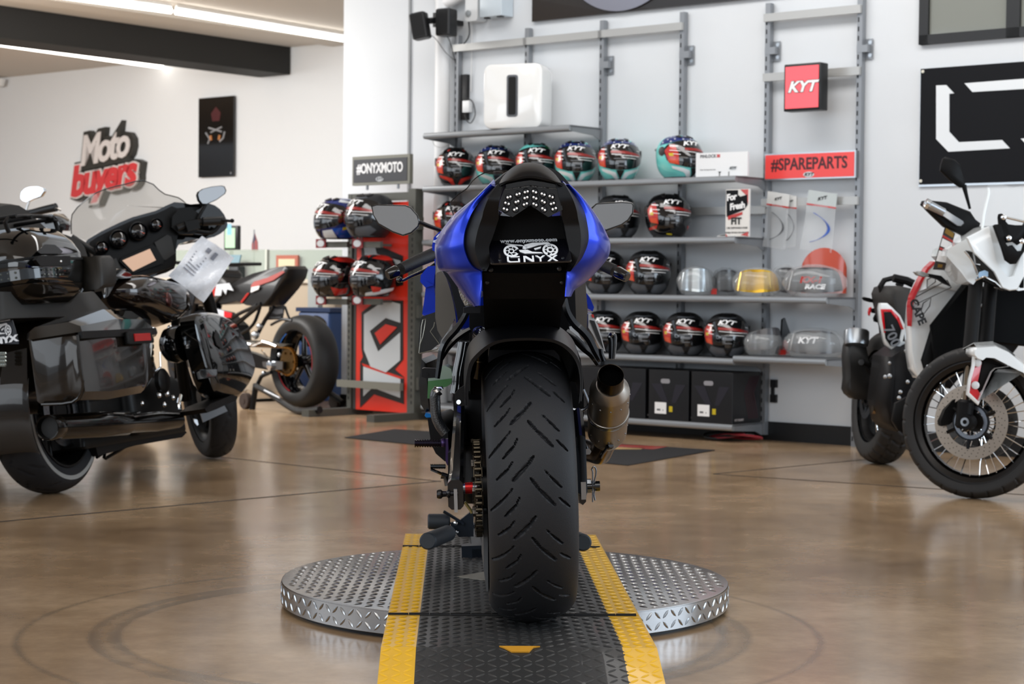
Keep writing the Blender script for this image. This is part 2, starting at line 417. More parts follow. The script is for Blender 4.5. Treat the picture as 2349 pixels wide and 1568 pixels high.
TEAL=mat('helmet_turquoise','74d2cc',.12,coat=.7); TEALM=mat('helmet_turquoise_print','4fb9b4',.25); NAVY=mat('helmet_navy','1b2a6b',.15,coat=.6); GRN=mat('helmet_green','137a45',.12,coat=.6)
MAT=mat('matt_black_shell','1d1f22',.5); GRY=mat('chin_grey','53575d',.5); VIS=mat('dark_visor','0a0b0d',.05,coat=.8); YEL=mat('print_yellow','c8b21e',.4); HWH=mat('helmet_white','d9dfe2',.15,coat=.6)
BLU=mat('helmet_blue','1f4fae',.15,coat=.6)
def htext(mb,txt,az,el,size,off,bold=.0,shear=0,sx=1):
    c=HS(az,el,off); a=rad(az)
    n=(HS(az,el,.05)-HS(az,el,0)).normalized(); x=V((math.cos(a),math.sin(a),0)); y=n.cross(x).normalized()*1; x=y.cross(n)
    if y.z<0: y=-y
    x=y.cross(n)
    T=Matrix((x,y,n)).transposed().to_4x4(); T.translation=c
    k=len(mb.v); mb.text(txt,size,T,.0006,bold,shear,1,'CENTER',sx)
    # wrap on the surface: push letters back by the sagitta of the shell
    for i in range(k,len(mb.v)):
        d=(mb.v[i]-c).dot(x); mb.v[i]=mb.v[i]-n*(d*d/(2*.115))
    return mb
def helmet_body(t,shell,deco,chin='black',visor=True):
    m=MB(); n=44; R=[]
    for i in range(22):
        el=-56+ (146-0.5)*i/21; R.append([HS(360*k/n,el) for k in range(n)])
    R.append([HS(360*k/n,89.9) for k in range(n)])
    # neck roll: inner rim turned up
    low=R[0]; inner=[V((p.x*.86,p.y*.86,p.z+.012)) for p in low]; deep=[V((p.x*.8,p.y*.8,p.z+.06)) for p in low]
    m.rings([deep,inner,low]+R[1:],False,True); m.build('shell',shell,t)
    MB().rings([[V((p.x*1.015,p.y*1.015,p.z-.004)) for p in low],[V((p.x*1.02,p.y*1.02,p.z+.012)) for p in R[0]]],False,False).grid([[V((p.x*1.02,p.y*1.02,p.z+.004)) for p in low],[V((p.x*.9,p.y*.9,p.z-.006)) for p in low]],None,.0,True).build('neck_trim',BLK,t)
    # visor
    v=MB(); vp=[(-82,18),(-72,-6),(-50,-17),(-25,-23),(0,-25),(25,-23),(50,-17),(72,-6),(82,18),(68,33),(45,40),(22,44),(0,45),(-22,44),(-45,40),(-68,33)]
    patch(v,vp,.0045,.002); vis=v.build('visor',VIS,t,60)
    for sgn in (-1,1): MB().lathe([(.028,0),(.026,.006),(.001,.008)],16,HS(86*sgn,14,.001),V((sgn,-.1,.0))).build('visor_pivot',BLK,t)
    s=MB(); s.use(RED); patch(s,[(-77,14),(-66,-12),(-42,-17),(-42,8),(-50,30),(-64,28)],.0058,.0006)
    s.use(mat('band_dark_red','8e1d18',.3,coat=.4)); patch(s,[(-26,21),(10,20),(62,12),(62,6),(10,13),(-26,15)],.0058,.0006)
    s.use(ORG); patch(s,[(-68,-3),(-62,-13),(-44,-16),(-45,-4)],.0064,.0005)
    s.use(YEL); patch(s,[(-66,8),(-64,2),(-54,2),(-54,8)],.0064,.0005)
    s.use(WTX); htext(s,'KYT',-6,34,.042,.0068,.0012,.35,1.25)
    for el,az,w_ in ((10,-8,30),(3,12,28),(-3,-5,26),(-9,0,18),(-14,2,10)):
        pass
    for q in ((-52,25,11,3),(-50,14,13,1.6),(30,8,26,1.6),(24,3,20,1.2),(-10,11,13,1.2),(58,20,7,1.6),(-46,6,9,1.2)):
        patch(s,[(q[0]-q[2],q[1]+q[3]),(q[0]-q[2],q[1]),(q[0]+q[2],q[1]-2),(q[0]+q[2],q[1]+q[3]-2)],.0066,.0004,3)
    s.use(mat('print_grey','6b6e72',.4))
    for q in ((-2,1,16,1.6),(0,-7,12,5),(0,-15,10,2)):
        patch(s,[(q[0]-q[2],q[1]+q[3]),(q[0]-q[2]*.8,q[1]),(q[0]+q[2]*.8,q[1]),(q[0]+q[2],q[1]+q[3])],.0064,.0004,3)
    s.build('visor_sticker',None,vis,60)
    # top and chin vents
    for q in ([(-16,62),(-14,56),(14,56),(16,62)],):
        b=MB(); patch(b,q,.005,.003); b.build('top_vent',BLK,t)
    for sgn in (-1,1):
        b=MB(); patch(b,[(sgn*30,74),(sgn*24,58),(sgn*34,56),(sgn*50,66)],.006,.004); b.build('top_vent',BLK,t)
    # chin bar moulding
    b=MB(); patch(b,[(-11,-27),(-4,-46),(0,-52),(4,-46),(11,-27),(0,-33)],.007,.006); b.build('chin_vent',BLK,t)
    if deco: 
        d=MB()
        for m_,pg,o in deco: d.use(m_); patch(d,pg,o,.0006)
        d.build('decoration',None,t,60)
    MB().rings([[HS(155+50*k/10,40,-.004) for k in range(11)],[HS(150+60*k/10,20,.018) for k in range(11)],[HS(155+50*k/10,5,-.004) for k in range(11)]],False,False,None,False).build('rear_spoiler',BLK,t)
def helmet(shell,deco,chin_txt=None):
    t=thing('motorcycle_helmet','x','helmet'); inner=bpy.data.objects.new
    helmet_body(t,shell,deco)
    for ch in t.children:
        pass
    # lift so that the neck rim stands on z=0
    zz=-HS(0,-56).z+.008
    for ch in t.children_recursive:
        ch.data.transform(Matrix.Translation((0,0,zz)))
    return t
def mir(p): return [(-a,e) for a,e in p]
def both(m,p,o=.0016): return [(m,p,o),(m,mir(p),o)]
V1=[(12,-28),(4,-46),(14,-55),(50,-56),(68,-34),(50,-22)]
ARM=[(8,-50),(14,-33),(34,-26),(62,-20),(60,-27),(36,-34),(26,-44),(18,-60),(6,-60)]
STARS=[]
for k,(a,e) in enumerate([(-50,52),(-34,60),(-22,50),(-8,66),(8,52),(22,62),(36,52),(50,60),(0,78),(-62,42),(62,44),(75,52),(-75,50),(12,74),(-14,74),(90,40),(-90,40),(70,64),(-68,64)]):
    STARS.append((HWH,[(a-3.2,e),(a,e-2.6),(a+3.2,e),(a,e+2.6)],.0026))
MAKE={
 'matt':lambda: helmet(MAT,both(GRY,V1,.0012)+[(GRY,[(-34,50),(0,47),(34,50),(30,54),(0,52),(-30,54)],.001)]),
 'teal':lambda: helmet(TEAL,both(HWH,ARM,.0022)+[(NAVY,[(-100,30),(-70,36),(-40,44),(0,48),(40,44),(70,36),(100,30),(95,60),(60,80),(0,86),(-60,80),(-95,60)],.0014),(BLK,[(-12,-26),(0,-60),(12,-26)],.0024)]+STARS+[(TEAL,[(40,60),(44,52),(58,56),(54,66)],.0028),(TEAL,[(-30,72),(-18,66),(-10,74),(-22,80)],.0028)]),
 'redblack':lambda: helmet(GLB,both(RED,ARM,.0022)+both(RED,[(26,58),(32,48),(38,50),(34,66)])),
 'green':lambda: helmet(GLB,[(TEAL,[(-80,34),(-30,48),(20,52),(60,50),(60,60),(0,72),(-60,70)],.0016),(GRN,[(30,46),(62,36),(92,22),(96,44),(70,66),(40,60)],.002)]+both(RED,V1)),
 'gloss':lambda: helmet(GLB,[(YEL,[(-24,-44),(-22,-48),(-4,-50),(-6,-45)],.003)]+both(RED,[(46,-20),(52,-30),(84,-34),(84,-28)])),
 'race':lambda: helmet(GLB,both(RED,[(20,60),(60,44),(110,40),(120,58),(70,74),(30,74)])+both(RED,[(46,-24),(70,-30),(90,-26),(90,-44),(58,-56)])),
 'racered':lambda: helmet(GLB,both(RED,[(0,84),(-10,64),(36,56),(80,46),(150,50),(150,74)])+both(HWH,[(30,-44),(86,-30),(120,-26),(120,-34),(60,-52),(26,-56)])+both(RED,[(46,-22),(72,-26),(72,-38),(52,-42)])),
 'blue':lambda: helmet(NAVY,both(BLU,[(40,-24),(90,-18),(130,-20),(130,-50),(70,-58)])+both(HWH,[(16,-30),(44,-26),(60,-58),(14,-58)],.0022)+both(YEL,[(70,-20),(120,-8),(120,-14),(70,-28)],.0022)+both(HWH,[(50,50),(100,44),(100,52),(54,62)])),
}
FIRST={}
def put_helmet(style,px,py,n,z,label,group,extra=0,frame=None,sc_=1.0,mw=None):
    if mw is None: mw=face_cam(onshelf(px,py,n,z),extra)@Matrix.Scale(sc_,4)
    if style not in FIRST: t=FIRST[style]=MAKE[style](); t.matrix_world=mw
    else: t=dup(FIRST[style],mw)
    t['label']=label; t['group']=group; t['category']='helmet'; return t
g='patterned helmets on the upper shelf'
put_helmet('redblack',1045,400,.22,1.484,'red and black helmet, first from the left on the upper shelf',g,.05,sc_=.97)
put_helmet('teal',1137,400,.22,1.484,'turquoise and navy helmet second from the left on the upper shelf, half behind the windscreen',g,.05,sc_=.97)
put_helmet('green',1230,400,.22,1.484,'black, red and green helmet directly behind the blue motorcycle tail',g,.05,sc_=.97)
put_helmet('teal',1320,400,.22,1.484,'turquoise helmet with white chin arms, just right of the motorcycle tail',g,.05,sc_=.97)
put_helmet('teal',1420,400,.22,1.484,'turquoise helmet with white chin arms, left of the gap on the upper shelf',g,.05,sc_=.97)
put_helmet('teal',1558,400,.22,1.484,'turquoise helmet turned to the right beside the white card',g,.62,sc_=.97)
g='black helmets on the middle shelves'
put_helmet('redblack',1040,520,.22,1.146,'red and black helmet half hidden behind the clear windscreen, below the upper shelf',g,.05,sc_=.97)
put_helmet('matt',1416,500,.22,1.146,'black helmet behind the right mirror of the blue motorcycle',g,.3,sc_=1.0)
put_helmet('gloss',1532,500,.22,1.146,'glossy black helmet with yellow chin mark on the poster card shelf',g,.25,sc_=1.0)
put_helmet('matt',1388,640,.22,.818,'black helmet behind the right handlebar grip',g,.05)
put_helmet('matt',1487,640,.22,.818,'black helmet right of the handlebar grip, next to bagged silver visor',g,.05)
g='matt black helmets on the lower shelf'
put_helmet('matt',1384,780,.22,.471,'matt black helmet, first in the lower row beside the seat rail',g,.05,sc_=.97)
put_helmet('matt',1474,780,.22,.471,'matt black helmet, second in the lower row above the exhaust tip',g,.05,sc_=.97)
put_helmet('matt',1571,780,.22,.471,'matt black helmet, third in the lower row',g,.05,sc_=.97)
put_helmet('matt',1667,780,.22,.471,'matt black helmet, fourth in the lower row beside bagged items',g,.05,sc_=.97)
# ---------------- turntable, ramp
DZ=.075
TPM=mat('diamond_plate','a9aaab',.24,1,bump=.1,bs=30); YP=mat('yellow_painted_plate','dba81a',.38,coat=.2,var=.12,vs=14); BP=mat('black_painted_plate','2b2b2b',.42,coat=.1,var=.25,vs=10,bump=.2,bs=200)
DKM=mat('dark_hinge','1a1a1b',.35,.6)
def lug(mb,c,u,n,L=.027,W=.0075,h=.0022):
    u=V(u).normalized(); n=V(n).normalized(); w=n.cross(u); c=V(c)
    a,b=c-u*L/2,c+u*L/2
    l,r=c-w*W/2,c+w*W/2; t0,t1=c-u*L*.28+n*h,c+u*L*.28+n*h; e=n*.0002
    mb.add([a+e,l-u*L*.2+e,l+u*L*.2+e,b+e,r+u*L*.2+e,r-u*L*.2+e,t0,t1],[(0,6,1),(1,6,7,2),(2,7,3),(3,7,4),(4,7,6,5),(5,6,0)])
def plate(mb,o,x,y,W,H,n,sp=.0285,inside=None):
    """tread lugs over a W x H patch from corner o along unit vectors x, y"""
    o,x,y=V(o),V(x).normalized(),V(y).normalized()
    i=0; v=sp*.35
    while v<H-sp*.2:
        j=0; u=sp*.45
        while u<W-sp*.2:
            s=1 if (i+j)%2 else -1; d=x*.77+y*(s*.64)
            c=o+x*u+y*v
            if inside is None or inside(c): lug(mb,c,d,n)
            u+=sp; j+=1
        v+=sp; i+=1
tc_=V((-.013,5.165,0)); TR=.606
tt=thing('turntable','round silver diamond plate turntable under the ramp','turntable',Matrix.Translation(tc_))
m=MB(); m.lathe([(TR-.02,.0),(TR-.02,.012),(0,.012)],96); m.build('base',DKM,tt)
m=MB().lathe([(0,.0715),(TR-.003,.0715),(TR,.0705),(TR,.0655)],128,cap=False)
plate(m,(-TR,-TR,.0715),(1,0,0),(0,1,0),2*TR,2*TR,(0,0,1),.0285,lambda c:c.length<TR-.012 and abs(c.x+.0)>.22)
m.build('deck_plate',TPM,tt)
m=MB().lathe([(TR+.001,.068),(TR+.0015,.0125),(TR-.004,.010)],128,cap=False)
for i in range(134):
    a=2*PI*i/134
    for k in range(2):
        s=1 if (i+k)%2 else -1; n=V((math.cos(a),math.sin(a),0)); t=V((-n.y,n.x,0))
        lug(m,n*(TR+.0014)+V((0,0,.027+.027*k)),t*.7+V((0,0,s*.7)),n)
m.build('rim_band',TPM,tt)
# ramp frame: local x right, y along the bike axis (forward)
ry=math.atan((1174.5-1052)/FPX)
RR=Matrix.Rotation(ry,3,'Z')
h0=FL((888+1470)/2,1410.5,DZ); RF=Fr((h0.x,h0.y,0),RR)
RW=.304; YW=.077
rm=thing('motorcycle_ramp','yellow edged black diamond plate ramp lying across the turntable','ramp',RF.mat())
def deck(y0,z0,y1,z1,nm):
    d=V((0,y1-y0,z1-z0)); L=d.length; d.normalize(); n=V((1,0,0)).cross(d)
    for nm2,x0,x1,mt in (('yellow_edge',-RW,-RW+YW,YP),(nm,-RW+YW,RW-YW,BP),('yellow_edge',RW-YW,RW,YP)):
        q=MB(); o=V((x0,y0,z0))
        q.slab([o,o+V((x1-x0,0,0)),o+V((x1-x0,0,0))+d*L,o+d*L],-n*.004)
        k=o+n*.0; plate(q,k,(1,0,0),d,x1-x0,L,n,.0257)
        q.build(nm2,mt,rm)
Yb=FL(1180,1484,DZ).y-h0.y
Yh=FL(1152,1254.5,DZ).y-h0.y
deck(Yb,DZ,-.004,DZ,'approach_deck'); deck(.004,DZ,Yh-.004,DZ,'centre_deck'); deck(Yh+.004,DZ,Yh+.30,DZ,'exit_deck'); deck(Yb-.30,.004,Yb,DZ,'approach_slope'); deck(Yh+.62,.004,Yh+.30,DZ,'exit_slope') if False else None
q=MB().slab([(-RW,Yh+.3,DZ),(RW,Yh+.3,DZ),(RW,Yh+.62,.004),(-RW,Yh+.62,.004)],(0,0,-.004)).build('exit_slope',BP,rm)
for yy in (0,Yh):
    q=MB()
    k=0; x=-RW
    while x<RW-.01:
        x2=min(x+.05,RW); q.cyl((x+.0007,yy,DZ+.001),(x2-.0007,yy,DZ+.001),.0048 if k%2 else .0042,10); x=x2; k+=1
    q.build('hinge',DKM,rm)
for sx in (-1,1):
    q=MB().box((sx*(RW-.02),Yb+.01,.001),(sx*(RW-.026),-.05,DZ-.004)).build('side_support',DKM,rm)
# worn patches
c=RF.px(1192,1484,2,DZ)
q=MB().slab([(c.x-.045,c.y-.0005,DZ+.0006),(c.x+.045,c.y-.0005,DZ+.0006),(c.x+.03,c.y-.008,DZ-.0008),(c.x+.02,c.y-.03,DZ-.0062),(c.x-.018,c.y-.03,DZ-.0062),(c.x-.035,c.y-.01,DZ-.0012)],(0,-.0008,.003)).build('worn_yellow_patch',mat('worn_orange','b9831c',.6),rm)
c=[RF.px(*p,2,DZ+.0006) for p in ((1048,1323),(1120,1310),(1120,1332))]
MB().slab(c,(0,0,.0018)).build('bare_metal_patch',mat('bare_scrape','8f8a80',.4,.6,bump=.5,bs=60),rm)
# ---------------- things on and beside the shelf wall
def wpx(p,n): return WALL.px(p[0],p[1],1,-n)
def wm(p,n,rz=0,z=None):
    q=wpx(p,n)
    if z is not None: q.z=z
    return WALL.mat(q,rz)
def wquad(a,b,n): 
    """two opposite pixel corners on a plane n in front of the wall -> origin (bottom left), width, height"""
    A,B_=wpx(a,n),wpx(b,n); return V((min(A.x,B_.x),-n,min(A.z,B_.z))),abs(B_.x-A.x),abs(B_.z-A.z)
TX=lambda x,z,y=-.001: Matrix.Translation((x,y,z))@Matrix.Rotation(PI/2,4,'X')
PINK=mat('lit_sign_red','e5525a',.3,em=.55)
# lit square sign
o,w_,h_=wquad((1797,256),(1883,142),.22)
t=thing('light_box_sign','small square red light box sign hanging from the right wall rail','sign',WALL.mat(o))
MB().box((0,0,0),(w_,.08,h_),bev=.006).build('housing',BLK,t)
MB().box((.012,-.003,.014),(w_-.012,.0,h_-.014)).build('face',PINK,t)
q=MB().use(WTX); q.text('KYT',.082,TX(w_*.5,h_*.5,-.0045),.0006,.003,.3,1,'CENTER',1.15); bk=MB().text('KYT',.082,TX(w_*.5,h_*.5,-.0035),.0004,.0065,.3,1,'CENTER',1.15)
bk.build('lettering_outline',mat('ink_black','131314',.5),t); q.build('lettering',WTX,t)
MB().box((w_*.4,.08,h_*.72),(w_*.6,.15,h_*.8)).build('bracket',BLK,t)
# spare parts sign
o,w_,h_=wquad((1753,414),(1963,344),.075)
t=thing('spare_parts_sign','wide red sign with dark lettering under the small square sign','sign',WALL.mat(o))
MB().box((0,0,0),(w_,.022,h_)).build('frame',ALU,t)
MB().box((.008,-.003,.008),(w_-.008,0,h_-.008)).build('face',mat('sign_red','e0423f',.3,em=.12),t)
MB().text('#SPAREPARTS',.092,TX(w_*.5,h_*.56,-.0038),.0006,.0022,0,1,'CENTER',.86).build('lettering',mat('ink_maroon','4a1f26',.5),t)
def oval_logo(par,c,w_,y,T0=None):
    m=MB(); P=[(c[0]+w_/2*math.cos(2*PI*k/28),c[1]+w_*.22*math.sin(2*PI*k/28)) for k in range(28)]; m.prism(P,y-.0006,y,1)
    b=m.build('oval_badge',mat('badge_grey','c9cdd0',.4),par)
    MB().text('KYT',w_*.33,TX(c[0],c[1],y-.001),.0003,.001,.3,1,'CENTER',1.3).build('badge_lettering',mat('ink_black','131314',.5),b)
oval_logo(t,(w_*.5,h_*.17),.07,-.0035)
# subwoofer
p=onshelf(1192,288,.22,1.820)
t=thing('subwoofer','white glossy box speaker with a tall dark slot on the short top shelf','speaker',WALL.mat(V((p.x,-.24,1.820)),.36))
m=MB(); R=[]
for y,i in ((-.10,.014),(-.093,.003),(-.08,0),(.08,0),(.093,.003),(.10,.014)):
    R.append([V((x,y,z)) for x,z in rrect(-.19+i,.0+i,.19-i,.395-i,.05,6)])
m.rings(R).build('cabinet',mat('speaker_white','ececea',.12,coat=.5),t)
s=MB().rings([[V((x,-.104,z)) for x,z in rrect(-.036,.07,.036,.325,.016)],[V((x,-.098,z)) for x,z in rrect(-.036,.07,.036,.325,.016)]]).build('slot_rim',mat('slot_grey','54565a',.4),t)
MB().rings([[V((x,-.1055,z)) for x,z in rrect(-.024,.082,.024,.313,.01)],[V((x,-.10,z)) for x,z in rrect(-.024,.082,.024,.313,.01)]]).build('slot_opening',mat('slot_black','050505',.8),s)
# two wall speakers with bracket and cables
for px,py,lab,rot,n,s_,tl in ((964,60,'left black wall speaker, tilted, on the swivel arm',.75,.34,(.105,.105,.165),-.18),(1024,52,'right black wall speaker, upright, beside the pipe',-.15,.20,(.11,.11,.17),0)):
    q=WALL.w(wpx((px,py),n)); t=thing('wall_speaker',lab,'speaker',Matrix.Translation(q)@Matrix.Rotation(-.5+rot*.3,4,'Z')@Matrix.Rotation(tl,4,'Y'),'small black speakers high on the wall')
    R=[[V((x,y,z)) for x,y in rrect(-s_[0]/2+i,-s_[1]/2+i,s_[0]/2-i,s_[1]/2-i,.02)] for z,i in ((-s_[2]/2,.006),(-s_[2]/2+.006,0),(s_[2]/2-.006,0),(s_[2]/2,.006))]
    MB().rings(R).build('cabinet',BLK,t)
    MB().box((-s_[0]*.4,-s_[1]/2-.003,-s_[2]*.43),(s_[0]*.4,-s_[1]/2+.002,s_[2]*.43)).build('grille',mat('speaker_cloth','0f1012',.8,bump=.8,bs=900),t)
m=MB(); a,b=wpx((983,48),.32),wpx((1003,46),.22); q0=wpx((1003,46),.0)
m.cyl(a,b,.02,12).box((b.x-.02,-.24,b.z-.045),(b.x+.02,-.18,b.z+.045)).box((b.x-.01,-.2,b.z-.015),(b.x+.03,-.001,b.z+.015))
single('speaker_swivel_bracket',m,BLK,WALL.mat(),'black swivel bracket joining the two wall speakers','bracket')
def cable(pts,n,r,label,c='2a2b2d'):
    nn=n if isinstance(n,(list,tuple)) else [n]*len(pts)
    P=[wpx(p,k) for p,k in zip(pts,nn)]
    single('cable',MB().tube(P,r,6,sm=4),mat('cable_'+c,c,.5),WALL.mat(),label,'cable','cables on the left part of the shelf wall')
cable([(988,80),(1002,92),(1022,120),(1042,138),(1046,148)],[.3,.2,.12,.09,.09],.0022,'thin grey cable hanging from the tilted left speaker')
cable([(1024,82),(1032,95),(1040,125),(1044,145)],[.18,.15,.1,.09],.0028,'cable hanging from the upright right speaker')
cable([(1075,50),(1077,75),(1071,92),(1058,106)],.05,.005,'thick black cable curving down from the grey disconnect box')
cable([(1072,225),(1085,235),(1090,262),(1080,282),(1070,275),(1066,262)],.04,.0035,'looped black cable under the white adapter')
cable([(992,322),(998,334),(1012,338),(1030,332)],.34,.0015,'thin wire looping under the left end of the short top shelf','8b8a84')
cable([(1082,20),(1082,120),(1080,210)],.012,.003,'white cable running straight down the wall','dddddc')
o,w_,h_=wquad((1060,258),(1076,230),.05)
single('power_adapter',MB().box((0,0,0),(w_,.035,h_),bev=.004),WHT,WALL.mat(o),'small white power adapter plugged beside the first upright','adapter')
o,w_,h_=wquad((1056,275),(1071,170),.03)
single('power_strip',MB().box((0,0,0),(w_,.03,h_),bev=.004),BLK,WALL.mat(o),'vertical black power strip beside the first upright','power strip')
o,w_,h_=wquad((1100,40),(1151,-60),.12)
t=thing('electrical_box','pale grey metal electrical box at the top beside the conduit','box',WALL.mat(o))
MB().box((0,0,0),(w_,.115,h_),bev=.004).build('housing',mat('box_grey','c3ced6',.35),t); MB().box((.02,.02,-.008),(.05,.05,0)).box((w_-.06,.02,-.006),(w_-.02,.05,0)).build('clip',BLK,t)
o,w_,h_=wquad((1067,50),(1096,-60),.10)
t=thing('switch_box','rounded grey switch box with a round knob beside the conduit','box',WALL.mat(o))
MB().rings([[V((x,y,z)) for x,z in rrect(0,0,w_,h_,.02)] for y in (0,.09)]).build('housing',mat('box_pale','d4d6d7',.4),t)
MB().lathe([(.02,0),(.02,.012),(.012,.016),(0,.016)],20,(w_*.3,0,.05),(0,-1,0)).build('knob',mat('knob_grey','8c9092',.4),t)
single('conduit_elbow',MB().tube([wpx((1000,-20),.06),wpx((1012,0),.06),wpx((1030,4),.08),wpx((1060,-14),.08)],.035,14,sm=3),WHT,WALL.mat(),'white pipe elbow at the top edge beside the wall pipe','pipe')
# ring logo sign at top
a,b,c=wpx((1220,50),.03),wpx((1700,0),.03),wpx((1220,0),.03)
t=thing('ring_logo_sign','black wall sign with a silver ring at the top edge above the rails','sign',WALL.mat((a.x,-.03,a.z)))
MB().box((0,0,0),(1.9,.025,.7)).build('panel',mat('sign_panel_dark','25211f',.2,coat=.4),t)
cc=wpx((1430,-20),.04); 
R_=1.0; m=MB(); P=WALL.px(1427,10,1,-.035); cx=P.x-a.x; cz=P.z-a.z+.46
m.lathe([(.46,0),(.50,.0),(.50,.014),(.46,.014)],80,(cx,-.001,cz),(0,-1,0)).build('silver_ring',mat('ring_silver','9b9ba6',.25,.7),t)
MB().lathe([(.0,0),(.458,0),(.458,.006),(.0,.006)],80,(cx,-.001,cz),(0,-1,0)).build('ring_centre',WHT,t)
# big ONYX letter sign at the right
a=wpx((2108,423),.02); b=wpx((2113,158),.02)
H=b.z-a.z; t=thing('lettered_wall_sign','large black wall sign with white angular letter shapes at the right edge','sign',WALL.mat((a.x,-.02,a.z)))
SB=mat('sign_black','111216',.6,ior=1.25); MB().box((0,0,0),(2.6,.014,H)).build('panel',SB,t); MB().box((-.006,.008,-.012),(2.6,.0185,H)).build('backing_edge',ALU,t)
def sgn(pts,m,off): 
    P=[wpx(p,.02) for p in pts]; P=[(p.x-off.x,p.z-off.z) for p in P]; m.prism(P,-.003,0,1)
m=MB(); sgn([(2148,196),(2171,195),(2189,214),(2178,215),(2178,302),(2200,326),(2299,321),(2317,340),(2176,348),(2148,319)],m,a)
sgn([(2213,191),(2420,175),(2420,208),(2354,203),(2349,204),(2231,211)],m,a); sgn([(2342,318),(2420,312),(2420,345),(2368,345)],m,a)
m.build('letter_shape',mat('letter_white','dde1e4',.4),t)
m=MB()
for p in ((2117,164),(2112,415)): q=wpx(p,.02); m.lathe([(.009,0),(.008,.004),(0,.005)],16,(q.x-a.x,0,q.z-a.z),(0,-1,0))
m.build('screw_cap',mat('cap_cream','d9d6c8',.4),t)
# cards
o,w_,h_=wquad((1596,398),(1738,345),.30); o.z=1.486
t=thing('visor_insert_card','white card with small print standing at the right end of the upper shelf','card',WALL.mat(o,.06))
h_=.135; w_=.335
MB().box((0,0,0),(w_,.018,h_)).build('panel',WHT,t)
MB().text('PINLOCK',.024,TX(.028,h_-.02,-.001),.0003,.0008,0,1.05,'LEFT').text('Clear Anti-fog insert lens',.010,TX(.028,.040,-.001),.0003,.0,0,1,'LEFT').build('lettering',mat('ink_grey','55565a',.5),t)
MB().box((.137,-.001,h_-.028),(.158,0,h_-.010)).build('red_square',RED,t); oval_logo(t,(w_*.72,.045),.05,-.001)
MB().box((.155,-.004,.0),(.158,-.001,.026)).box((.215,-.004,0),(.218,-.001,.026)).box((.149,-.004,.024),(.166,-.001,.027)).build('clip',BLK,t)
o,w_,h_=wquad((1664,542),(1738,432),.33); o.z=1.148
t=thing('fit_poster_card','tall red, black and white card about a fresh fit, standing on a shelf','card',WALL.mat(o,0))
w_=.155; h_=.262
MB().box((0,0,0),(w_,.012,h_)).build('panel',mat('card_cream','e2dfda',.5),t)
m=MB(); f=lambda pts:[(x*w_,z*h_) for x,z in pts]
m.prism(f([(.02,.98),(.52,.98),(.52,.88),(.62,.84),(.92,.88),(.93,.66),(.78,.56),(.05,.42)]),-.002,0,1); m.build('black_shape',SB,t)
m=MB(); m.prism(f([(.62,.99),(.95,.99),(.95,.68),(.88,.86)]),-.0018,0,1); m.prism(f([(.08,.43),(.72,.52),(.72,.46),(.12,.35)]),-.0018,0,1); m.prism(f([(.66,.03),(.97,.0),(.97,.1)]),-.0018,0,1); m.prism(f([(.02,.0),(.10,.0),(.02,.06)]),-.0018,0,1); m.build('red_shape',RED,t)
MB().text('For',.050,TX(w_*.25,h_*.83,-.0026)@Matrix.Rotation(.12,4,'Z'),.0003,.002,.1,.92).text('Fresh',.050,TX(w_*.50,h_*.64,-.0026)@Matrix.Rotation(.12,4,'Z'),.0003,.002,.1,.9).build('white_lettering',WTX,t)
MB().text('FIT',.052,TX(w_*.46,h_*.32,-.0026),.0003,.002,0,1).text('USE DISPOSABLE LINER',.0135,TX(w_*.5,h_*.18,-.0012),.0003,.0002).text('WHEN TRYING ON HELMETS',.012,TX(w_*.5,h_*.08,-.0012),.0003,.0002).build('black_lettering',mat('ink_black','131314',.5),t)
# folded brochures
o=onshelf(1645,536,.3,1.147)
single('brochure',MB().slab([(0,0,.001),(.14,-.04,.001),(.17,.07,.001),(.02,.11,.001)],(0,0,.004)).slab([(0,0,.006),(.13,-.03,.022),(.16,.07,.022),(.02,.11,.006)],(0,0,.002)),mat('brochure_white','cfcfcd',.4),WALL.mat(o),'open white brochure lying on the shelf left of the fit card','brochure')
